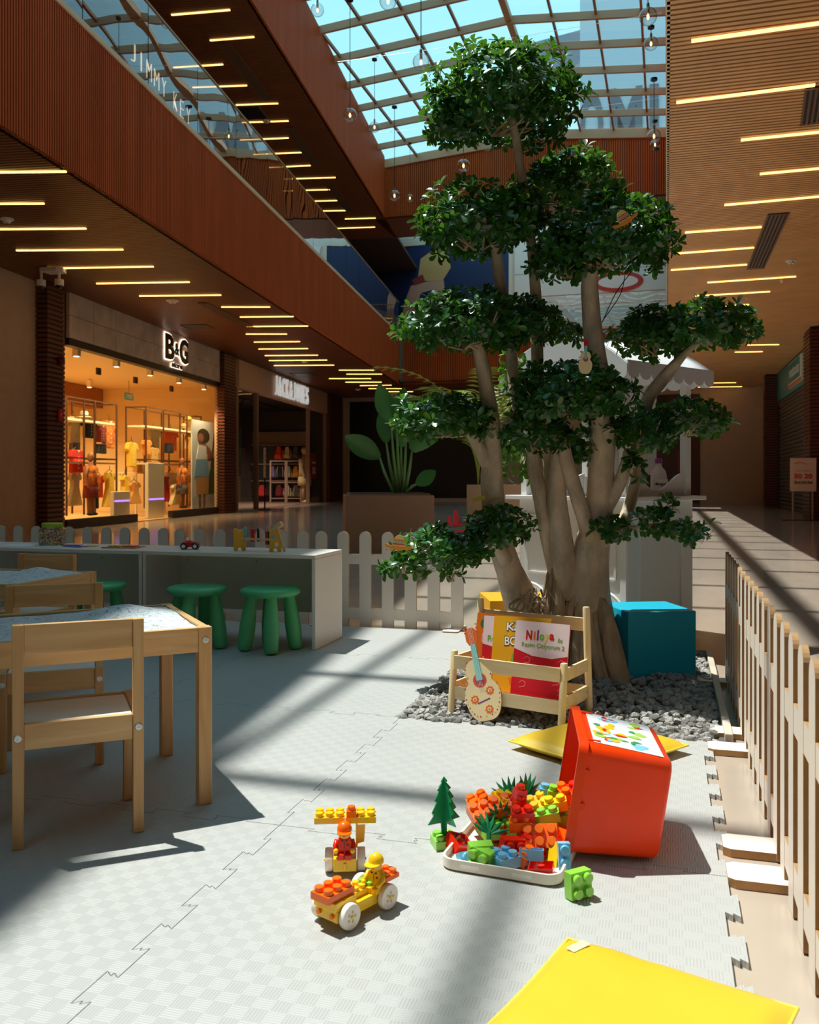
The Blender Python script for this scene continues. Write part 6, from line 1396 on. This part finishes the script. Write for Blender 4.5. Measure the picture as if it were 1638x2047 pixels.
def garment(kind, col, px, y0, y1, wpx, u, extra, cat=None, v=None):
    if v is None: v, z1 = atu(px, y0, u); _, z0 = atu(px, y1, u); H = z1-z0; Wd = wpx*pxm(px, u); turn = PI/2
    else: u, z1 = atv(px, y0, v); z0 = atv(px, y1, v)[1]; H = z1-z0; Wd = atv(px+wpx, y0, v)[0]-u; turn = 0
    r = thing({'bag': 'backpack'}.get(kind, kind), '%s %s %s' % (col, {'bag': 'backpack', 'shirt': 'child\'s shirt', 'dress': 'child\'s dress'}.get(kind, 'child\'s '+kind), extra), cat or {'bag': 'backpack'}.get(kind, 'clothes'), LF(u, v, z0), -TH_L+turn)
    rnd = random.Random(int(px*7+y0)); pts = [(x*Wd*(1+rnd.uniform(-.06, .06)), z*H*(1 if z > .9 else 1+rnd.uniform(-.04, .04))) for x, z in SH[kind]]
    MB().prism(pts, -.05, .05, 'y').build('cloth' if kind != 'bag' else 'body', G_[col], r, bevel=.02)
    if kind in ('shirt', 'dress'):
        MB().tube([(-.3*Wd, 0, H*.97), (0, 0, H+.05), (.3*Wd, 0, H*.97)], .008, 6).build('hanger', M_RACK, r); MB().tube([(0, 0, H+.05), (0, 0, H+.12)], .006, 6).build('hanger_hook', M_RACK, r)
        MB().prism([(-.10*Wd, H*.985), (.10*Wd, H*.985), (0, H*.87)], -.058, -.051, 'y').build('collar', G_['cream' if col != 'cream' else 'tan'], r)
        if kind == 'shirt':
            for k in range(4): MB().ball((0, -.053, H*(.2+.16*k)), .012, 8, 6).build('button', G_['white'], r)
    elif kind == 'bag':
        MB().prism([(-.3*Wd, .08*H), (.3*Wd, .08*H), (.33*Wd, .42*H), (-.33*Wd, .42*H)], -.09, -.051, 'y').build('pocket', G_[col], r, bevel=.015); MB().tube([(-.08*Wd, 0, H), (0, 0, H+.05), (.08*Wd, 0, H)], .01, 6).build('handle', G_['black'], r)
        for sx in (-1, 1): MB().tube([(sx*.28*Wd, -.055, .95*H), (sx*.36*Wd, -.075, .6*H), (sx*.3*Wd, -.06, .1*H)], .016, 6).build('strap', G_['black' if col != 'black' else 'grey'], r)
    else: MB().box(-.42*Wd, .42*Wd, -.055, .055, H*.93, H*1.0).build('waistband', G_[col], r)
    return r
UL_, UR_ = -8.55, -8.55
for a in (('shirt','beige',147,833,886,30,'on the top rail at the shop\'s near column'), ('shorts','denim',149,885,908,17,'hanging below the beige shirt near the column'), ('shirt','navy',178,840,876,28,'on the top rail of the left display frame'),
          ('shirt','orange print',217,841,896,28,'at the right end of the left frame\'s top rail'), ('shirt','red',152,899,945,30,'behind the left display frame\'s first post'), ('dress','grey',149,942,1011,26,'on the lower rail beside the near column'),
          ('shirt','orange',196,949,995,18,'on the lower rail beside the mannequin'), ('dress','yellow',219,943,1013,24,'at the right end of the left frame\'s lower rail'), ('trousers','navy',188,978,1017,13,'hanging low beside the left mannequin'),
          ('shirt','yellow',263,884,934,22,'by the middle of the shop window'), ('dress','tan',268,963,1007,26,'low in the middle of the shop window'), ('shorts','black',202,888,907,16,'in the left frame under the printed shirt'),
          ('shirt','cream',307,856,904,26,'on the top rail of the right display frame'), ('shirt','orange',341,858,902,28,'on the right frame\'s top rail with black shorts'), ('shorts','black',338,886,906,13,'in front of the orange shirt'),
          ('shirt','gold',385,863,919,26,'at the far end of the right frame\'s top rail'), ('shirt','tan',306,895,924,22,'under the cream shirt in the right frame'), ('trousers','red',329,953,1003,14,'on the lower rail of the right frame'),
          ('shirt','white',341,944,974,22,'on the right frame\'s lower rail'), ('dress','cream',352,968,1008,24,'on the lower rail next to the white shirt'), ('dress','gold',384,950,1013,24,'low at the right frame before the poster'),
          ('shirt','amber',293,880,910,16,'left of the cream shirt in the right frame'), ('dress','yellow',250,950,1000,18,'far left of the tan dress'), ('shirt','maroon',202,850,884,16,'between the navy and printed shirts')):
    k, c, px, y0, y1, w, ex = a; garment(k, c, px, y0, y1, w, UL_-.25*((int(px)+y0) % 3)*.5, ex)
def frame_rack(label, pxs, ytop, ybot, u):
    va, za = atu(pxs[0], ytop, u); r = thing('clothes_rack', label, 'rack', LF(u, va, .17), -TH_L); H = za-.17; vs = [atu(p, 900, u)[0]-va for p in pxs]
    for dv in vs:
        for du in (-.45, 0): MB().box(du-.014, du+.014, dv-.014, dv+.014, 0, H).build('post', M_RACK, r)
    for z in (H-.028, H*.48):
        for du in (-.45, 0): MB().box(du-.010, du+.010, vs[0]+.0145, vs[-1]-.0145, z, z+.024).build('rail', M_RACK, r)
        for dv in (vs[0], vs[-1]): MB().box(-.436, -.0145, dv-.010, dv+.010, z, z+.024).build('cross_bar', M_RACK, r)
    MB().box(-.43, -.02, vs[0]+.02, vs[-1]-.02, H*.80, H*.80+.04).build('shelf', M_SHELF, r); MB().box(-.43, -.02, vs[0]+.02, vs[-1]-.02, H*.44, H*.44+.03).build('shelf', M_SHELF, r); return r
frame_rack('tall bronze display frame of clothes at the left of the shop window', (133, 168, 189, 233), 790, 1038, -8.42)
frame_rack('tall bronze display frame of clothes at the right of the shop window', (292, 327, 360, 374, 402), 812, 1030, -8.42)
# child mannequins standing in the window
def mannequin(name, label, cat, px, yt, yb, u, top, low, z0=.17, skin=(150, 96, 60), adult=False):
    v, zt = atu(px, yt, u); H = zt-z0; r = thing(name, label, cat, LF(u, v, z0), -TH_L+PI/2); ms = mat('mannequin_%d' % skin[0], skin, .5); s = H
    b = MB()
    for x in (-.055, .055): b.tube([(x*s, 0, .02*s), (x*s, 0, .25*s), (x*.9*s, 0, .48*s)], [.026*s, .036*s, .05*s], 10)
    b.tube([(0, 0, .46*s), (0, 0, .60*s), (0, 0, .76*s), (0, 0, .80*s), (0, 0, .85*s)], [.08*s, .075*s, .095*s, .04*s, .035*s], 14)
    for sg_ in (-1, 1): b.tube([(sg_*.10*s, 0, .775*s), (sg_*.145*s, .01*s, .62*s), (sg_*.15*s, -.04*s, .47*s), (sg_*.15*s, -.045*s, .43*s)], [.033*s, .028*s, .022*s, .012*s], 8)
    b.ball((0, 0, .925*s), .062*s, 14, 10, (.85, .95, 1.2)); b.build('body', ms, r, smooth=4)
    MB().tube([(0, 0, .47*s), (0, 0, .6*s), (0, 0, .77*s), (0, 0, .80*s)], [.115*s, .10*s, .112*s, .05*s], 16).build('top', G_[top], r, smooth=4)
    MB().tube([(0, 0, .27*s if not adult else .3*s), (0, 0, .40*s), (0, 0, .50*s)], [.125*s, .12*s, .105*s], 16).build('skirt' if adult else 'shorts', G_[low], r, smooth=4)
    for x in (-.055, .055): MB().ball((x*s, -.03*s, .015*s), .04*s, 10, 8, (.8, 1.7, .7)).build('shoe', G_['black' if not adult else 'cream'], r, smooth=4)
    return r
mannequin('mannequin', 'child mannequin in printed top and shorts in the left of the shop window', 'mannequin', 181, 905, 1040, -8.25, 'orange print', 'maroon')
mannequin('mannequin', 'child mannequin in an orange print dress in the right of the shop window', 'mannequin', 364, 915, 1030, -8.25, 'orange print', 'dark print')
# hats and boxes on the shelves
for px, y, c, lab in ((170, 834, 'white', 'white hat on the left display frame\'s shelf'), (378, 842, 'gold', 'gold hat on top of the right frame\'s shelf'), (367, 856, 'tan', 'tan hat lower on the right frame\'s shelf')):
    v, z = atu(px, y, -8.6); r = thing('sun_hat', lab, 'hat', LF(-8.62, v, z), -TH_L)
    MB().lathe([(.0005, 0), (.14, 0), (.14, .012), (.085, .02), (.08, .09), (.05, .12), (.0005, .125)], 18).build('crown_and_brim', G_[c], r, smooth=.8); MB().lathe([(.086, .021), (.088, .021), (.086, .04), (.084, .04)], 18).build('hat_band', G_['black'], r)
# shelving on the rear wall with bags and folded clothes
r = thing('wall_shelving', 'white wall shelving at the back of the lit shop', 'shelves', LF(-12.49, 15.0, .02), -TH_L)
for z in (.5, .95, 1.4, 1.85): MB().box(0, .4, 0, 5.6, z, z+.03).build('shelf', M_SHELF, r)
for v in (0, 1.4, 2.8, 4.2, 5.6): MB().box(0, .38, v-.015, v+.015, 0, 2.1).build('upright', M_SHELF, r)
rnd = random.Random(21); names = list(G_)
for i in range(4):
    for k in range(3):
        c = ('yellow', 'gold', 'cream', 'tan', 'orange', 'white')[(i*2+k) % 6]; z = .02+(.53, .98, 1.43)[k]+.0005
        r = thing('folded_clothes', '%s folded clothes on the rear shelving, %s bay, %s shelf up' % (c, ORD(i), ORD(k)), 'clothes', LF(-12.2, 15.5+1.4*i, z), -TH_L)
        for q in range(3): MB().box(-.12, .12, -.17, .17, q*.07, q*.07+.062).build('folded_piece', G_[(c, 'cream', c)[q]], r, bevel=.015)
for i, (px, c) in enumerate(((293, 'cream'), (303, 'amber'), (276, 'tan'))):
    v, z = atu(px, 960, -9.15); r = thing('handbag', '%s handbag on the low stand behind the window, %s from the right' % (c, ORD(2-i)), 'bag', LF(-9.15, v, .9795), -TH_L+PI/2)
    MB().prism([(-.16, 0), (.16, 0), (.12, .2), (-.12, .2)], -.06, .06, 'y').build('body', G_[c], r, bevel=.02); MB().tube([(.09*math.cos(a), 0, .19+.10*math.sin(a)) for a in [PI*q/8 for q in range(9)]], .01, 6).build('handle', G_['tan'], r)
r = thing('display_stand', 'pale low display stand carrying handbags inside the shop', 'stand', LF(-9.4, 18.7, .013), -TH_L)
MB().box(0, .48, 0, 1.6, .93, .966).build('top', M_SHELF, r)
for a in (.05, 1.55):
    for u in (.05, .43): MB().box(u-.02, u+.02, a-.02, a+.02, 0, .929).build('leg', M_SHELF, r)
for k, (pa, pb, yt) in enumerate(((224, 256, 984), (293, 325, 926))):
    va, zt = atu(pa, yt, -8.05); vb, _ = atu(pb, yt, -8.05); r = thing('security_gate', 'cream anti-theft gate with violet light line, %s of the shop door' % ('left' if k == 0 else 'right'), 'gate', LF(-8.05, va, .013), -TH_L)
    MB().box(-.04, .04, 0, vb-va, 0, zt).build('panel', M_SHELF, r, bevel=.01); MB().box(.0402, .046, .02, vb-va-.02, .38, .41).build('light_line', mat('violet_led', (150, 110, 255), .5, emit=1.5), r)
# life-size poster
v0, z1 = atu(384, 838, -8.12); v1, z0 = atu(434, 1016, -8.12); r = thing('woman_poster', 'life-size poster of a person in white top and blue skirt in the shop window', 'poster', LF(-8.12, v0, z0), -TH_L+PI/2); Wp_, Hp_ = v1-v0, z1-z0
MB().box(0, Wp_, 0, .03, 0, Hp_).build('panel', mat('poster_grey', (206, 206, 204), .5), r)
def pp(pts, col, k, n_): MB().prism([((x-384)/50*Wp_, (1016-y)/178*Hp_) for x, y in pts], -.002-.0015*k, -.0005, 'y').build(n_, mat('poster_'+n_+'_%d' % col[0], col, .5), r)
pp([(x+0, y) for x, y in [(429,842),(433,838),(424,930),(420,930)]], (96, 70, 50), 0, 'plant_print'); pp([(418,940),(430,900),(434,960),(434,985),(416,985)], (60, 80, 50), 0, 'bush_print'); pp([(384,990),(434,985),(434,1016),(384,1016)], (176, 180, 190), 1, 'ground_print')
pp(ell(406, 868, 12, 15), (40, 26, 22), 2, 'hair_print'); pp(ell(400, 872, 6, 9), (146, 90, 64), 3, 'face_print'); pp([(397,882),(410,884),(418,892),(426,908),(412,918),(408,914),(416,907),(408,900),(398,895)], (150, 92, 64), 3, 'arm_print')
pp([(396,886),(411,888),(413,915),(392,916)], (226, 226, 228), 4, 'top_print'); pp([(391,915),(414,914),(417,950),(388,950)], (120, 166, 206), 4, 'skirt_print'); pp([(391,950),(416,950),(415,985),(392,985)], (190, 140, 84), 3, 'culotte_print'); pp([(396,985),(401,985),(401,1012),(397,1012)], (130, 80, 56), 3, 'leg_print'); pp([(405,985),(410,985),(409,1012),(405,1012)], (130, 80, 56), 3, 'leg_print2')
r = thing('exit_sign', 'small green and white exit sign in the lit shop', 'sign', LF(-9.6, atu(259, 740, -9.6)[0], 2.66), -TH_L+PI/2)
MB().box(-.2, .2, 0, .03, 0, .16).build('panel', mat('exit_green', (60, 120, 90), .4, emit=.25), r); o = text_mb('EXIT', .3, .10, .003, .03).build('lettering', I_WHT, r); o.location = (0, -.0005, .08); MB().tube([(0, .015, .16), (0, .015, .455)], .006, 6).build('hanger_rod', M_BLACK, r)

# ---- the darker menswear shop
VA2, VE2 = 21.9, 31.2
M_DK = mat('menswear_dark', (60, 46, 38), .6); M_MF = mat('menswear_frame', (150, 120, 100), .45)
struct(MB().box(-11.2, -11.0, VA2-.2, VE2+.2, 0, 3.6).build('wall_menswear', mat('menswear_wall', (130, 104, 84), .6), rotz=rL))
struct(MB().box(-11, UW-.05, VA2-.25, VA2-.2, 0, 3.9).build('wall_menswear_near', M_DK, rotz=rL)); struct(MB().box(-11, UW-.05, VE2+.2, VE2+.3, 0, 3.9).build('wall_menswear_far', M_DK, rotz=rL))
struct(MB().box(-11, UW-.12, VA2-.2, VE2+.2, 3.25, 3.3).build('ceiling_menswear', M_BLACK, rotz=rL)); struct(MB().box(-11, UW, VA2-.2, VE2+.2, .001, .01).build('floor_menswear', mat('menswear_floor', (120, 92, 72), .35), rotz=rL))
r = thing('shop_fascia', 'plain brown fascia over the menswear shop', 'fascia', LF(UW+.02, VA2, 0), -TH_L)
MB().box(-.1, .08, 0, VE2-VA2, 3.15, 3.86).build('fascia_board', mat('fascia_brown', (204, 164, 136), .55), r)
sg = thing('shop_sign', 'white block letters on the brown menswear fascia', 'sign', LF(UW+.115, 26.5, 3.5), -TH_L)
for i, (ch, y) in enumerate(zip('JACK&JONES', (0, .34, .72, 1.1, 1.49, 1.86, 2.22, 2.62, 3.0, 3.35))):
    o = text_mb(ch, .26 if ch not in 'J' else .18, .56, .05, .012).build('letter', mat('sign_letter_white', (236, 240, 240), .5, emit=.25), sg); o.location = (0.03, y-1.65, 0); o.rotation_euler = (0, 0, PI/2)
wn = thing('window_2', 'x', 'x', LF(UW, 0, 0), -TH_L); del wn['category']; del wn['label']; wn['kind'] = 'structure'
vv = [VA2]+[atu(p, 900, UW)[0] for p in (512, 616)]+[VE2]
for i in (0, 2): MB().box(-.006, .006, vv[i]+.05, vv[i+1]-.05, .03, 3.1).build('pane', M_SHOPG, wn)
for v in vv: MB().box(-.06, .06, v-.05, v+.05, .01, 3.14).build('frame', M_MF, wn)
lampr = thing('track_light', 'black ceiling track with spots in the menswear shop', 'spotlight', LF(-9.0, 24, 3.25), -TH_L)
MB().box(-.02, .02, 0, 5.5, -.04, -.0005).build('track', M_BLACK, lampr)
for k in range(4):
    MB().tube([(0, .7+1.3*k, -.04), (-.08, .7+1.3*k, -.22)], [.03, .05], 12).build('spot_head', M_BLACK, lampr); lamp_pt(lampr, (-.2, .7+1.3*k, -.4), 34, (1, .85, .7))
u0, _ = atv(505, 900, 31.2); u1, _ = atv(617, 900, 31.2); r = thing('bag_wall', 'dark wall display with pale rails behind the backpacks', 'display', LF(u0, 31.2, .012), -TH_L)
MB().box(0, u1-u0, 0, .1, 0, 2.05).build('panel', M_BLACK, r)
MB().box(0, u1-u0, 0, .1, 2.0505, 2.5).build('head_panel', MATS['menswear_wall'], r)
for z in (.72, 1.32, 2.0): MB().box(0, u1-u0, -.12, -.001, z, z+.04).build('rail', M_MF, r)
for a in (('coral', 558, 892, 918, 18), ('cream', 575, 893, 917, 16), ('dark print', 592, 893, 917, 17), ('maroon', 607, 893, 917, 12), ('lilac', 546, 932, 955, 13), ('black', 561, 932, 956, 17), ('grey', 577, 932, 955, 17), ('amber', 592, 932, 955, 17), ('red', 524, 970, 993, 18), ('maroon', 558, 970, 993, 17), ('beige', 575, 970, 993, 16), ('grey', 592, 970, 993, 17), ('navy', 541, 970, 993, 15)):
    row = 'top' if a[2] < 900 else 'middle' if a[2] < 940 else 'bottom'; garment('bag', a[0], a[1], a[2], a[3], a[4], 0, 'on the %s row of the menswear shop\'s bag wall' % row, v=31.04)
for k, (pa, pb) in enumerate(((541, 571), (574, 602))):
    ua, zt = atv(pa, 921, 30.2); ub, _ = atv(pb, 921, 30.2); r = thing('metal_rack', 'pale metal rack before the bag wall, %s of two' % ('left' if k == 0 else 'right'), 'rack', LF(ua, 30.2, .012), -TH_L)
    for x in (0, ub-ua): MB().box(x-.025, x+.025, -.02, .02, 0, zt).build('post', M_MF, r)
    for z in (.12, zt*.46, zt-.04): MB().box(.0255, ub-ua-.0255, -.015, .015, z, z+.036).build('rail', M_MF, r)
mannequin('mannequin', 'mannequin in a long cream shirt at the menswear shop door', 'mannequin', 609, 893, 1010, -8.3, 'cream', 'cream', .012, (206, 170, 130), True)
v, _ = atu(526, 900, -7.5); r = thing('sale_stand', 'pale poster stand with pink rows of text before the menswear shop', 'sign', LF(-7.45, v, .001), -TH_L+PI/2+.25)
_, zt = atu(526, 895, -7.45); _, zb = atu(526, 955, -7.45); w_ = .46
MB().box(-w_/2, w_/2, -.02, .02, zb, zt).build('board', M_SB, r); MB().tube([(0, 0, .02), (0, 0, zb-.0005)], .02, 8).build('pole', M_BLACK, r); MB().box(-.26, .26, -.18, .18, 0, .02).build('base_plate', M_BLACK, r)
for i in range(6): o = text_mb('İNDİRİM', .40, .075, .002, .03).build('lettering', mat('pink_text', (196, 120, 104), .5), r); o.location = (0, -.0205, zb+.08+(zt-zb-.16)*i/5)
v, zt = atu(628, 905, UW+.03); _, zb = atu(628, 957, UW+.03); r = thing('sale_poster', 'dark red sale poster on the menswear shop glass', 'poster', LF(UW+.012, v, zb), -TH_L+PI/2)
hh = zt-zb; MB().box(-.33, .33, -.012, 0, 0, hh).build('sheet', mat('sale_dark_red', (140, 20, 26), .5), r)
for t, z, h, w in (('%20', .36, .15, .38), ('İNDİRİM', .23, .07, .44), ('SEZON', .62, .06, .42)): o = text_mb(t, w, h, .002, .02).build('lettering', I_WHT, r); o.location = (0, -.0125, z*hh)
v, zt = atu(477, 850, -8.6); r = thing('blue_banner', 'narrow teal blue banner just inside the menswear shop', 'banner', LF(-8.6, v, .9), -TH_L+PI/2); MB().box(-.25, .25, 0, .02, 0, 1.35).build('cloth', mat('banner_blue', (50, 84, 96), .6), r); MB().box(-.27, .27, -.005, .025, 1.351, 1.38).build('rod', M_BLACK, r); MB().tube([(0, .01, 1.38), (0, .01, 2.34)], .006, 6).build('cord', M_BLACK, r)

# ---- person on the upper gallery
v, zt = atu(643, 469, -5.75); zf = ZF-.03
r = thing('person', 'person in a dark sleeveless top standing behind the gallery glass, hand on hip', 'person', LF(-5.75, v, zf), -TH_L+PI/2+.5)
H = 1.66; bm = bmesh.new(); sk = bm.verts.layers.skin.verify(); V = {}
def jv(n_, x, y, z, rx, ry=None): w = bm.verts.new((x*H, y*H, z*H)); w[sk].radius = (rx*H, (ry or rx)*H); V[n_] = w
for a in (('pel',0,0,.53,.085,.065),('wai',0,0,.62,.07,.055),('che',0,0,.74,.088,.062),('nek',0,0,.835,.034),('hd0',0,-.01,.875,.040),('hd1',0,-.012,.925,.055,.062),('hd2',0,-.008,.972,.040),
          ('shl',-.105,0,.80,.038),('ell',-.165,.03,.64,.026),('wrl',-.115,-.05,.545,.018),('hal',-.10,-.07,.535,.016),('shr',.105,0,.80,.038),('elr',.19,.03,.67,.026),('wrr',.105,-.045,.58,.018),('har',.085,-.06,.575,.018),
          ('hil',-.05,0,.49,.058),('knl',-.055,-.01,.28,.040),('anl',-.058,.01,.045,.026),('tol',-.06,-.075,.02,.018),('hir',.05,0,.49,.058),('knr',.058,-.015,.28,.040),('anr',.062,.01,.045,.026),('tor',.066,-.075,.02,.018)): jv(*a)
for a, b2 in (('pel','wai'),('wai','che'),('che','nek'),('nek','hd0'),('hd0','hd1'),('hd1','hd2'),('che','shl'),('shl','ell'),('ell','wrl'),('wrl','hal'),('che','shr'),('shr','elr'),('elr','wrr'),('wrr','har'),('pel','hil'),('hil','knl'),('knl','anl'),('anl','tol'),('pel','hir'),('hir','knr'),('knr','anr'),('anr','tor')): bm.edges.new((V[a], V[b2]))
V['pel'][sk].use_root = True
me = bpy.data.meshes.new('body'); bm.to_mesh(me); bm.free(); me.materials.append(mat('skin', (196, 142, 112), .5)); o = link('body', me, r); o.modifiers.new('skin', 'SKIN'); sd = o.modifiers.new('round', 'SUBSURF'); sd.levels = sd.render_levels = 2
for f in range(4):
    for sg_, hx in ((-1, -.10), (1, .085)): MB().tube([(hx*H+f*.014*sg_*-.3, -.06*H, .575*H-f*.014 if sg_ > 0 else .53*H-f*.01), (hx*H*.7, -.078*H, .57*H-f*.016 if sg_ > 0 else .51*H-f*.01)], [.009, .007], 6).build('finger', MATS['skin'], r, smooth=4)
MB().tube([(0, 0, .49*H), (0, 0, .62*H), (0, 0, .74*H), (0, 0, .805*H), (0, 0, .815*H)], [.108*H, .092*H, .108*H, .085*H, .06*H], 20).build('sleeveless_top', mat('top_black', (24, 22, 26), .7), r, smooth=4)
for x in (-.052, .052): MB().tube([(x*H, 0, .50*H), (x*1.06*H, -.01*H, .28*H), (x*1.1*H, .008*H, .05*H)], [.068*H, .05*H, .036*H], 14).build('trouser_leg', mat('trouser_dark', (40, 40, 46), .7), r, smooth=4)
MB().ball((0, .008*H, .945*H), .064*H, 16, 12, (.95, 1.05, 1.0)).build('hair', mat('hair_dark', (36, 24, 20), .6), r, smooth=4)
for x in (-.02, .02): MB().ball((x*H, -.068*H, .932*H), .008*H, 8, 6).build('eye', I_BLK, r)
MB().ball((0, -.074*H, .915*H), .010*H, 8, 6, (.8, 1, 1.3)).build('nose', MATS['skin'], r); MB().ball((0, -.066*H, .893*H), .012*H, 8, 6, (1.3, .5, .4)).build('mouth', I_RED, r)
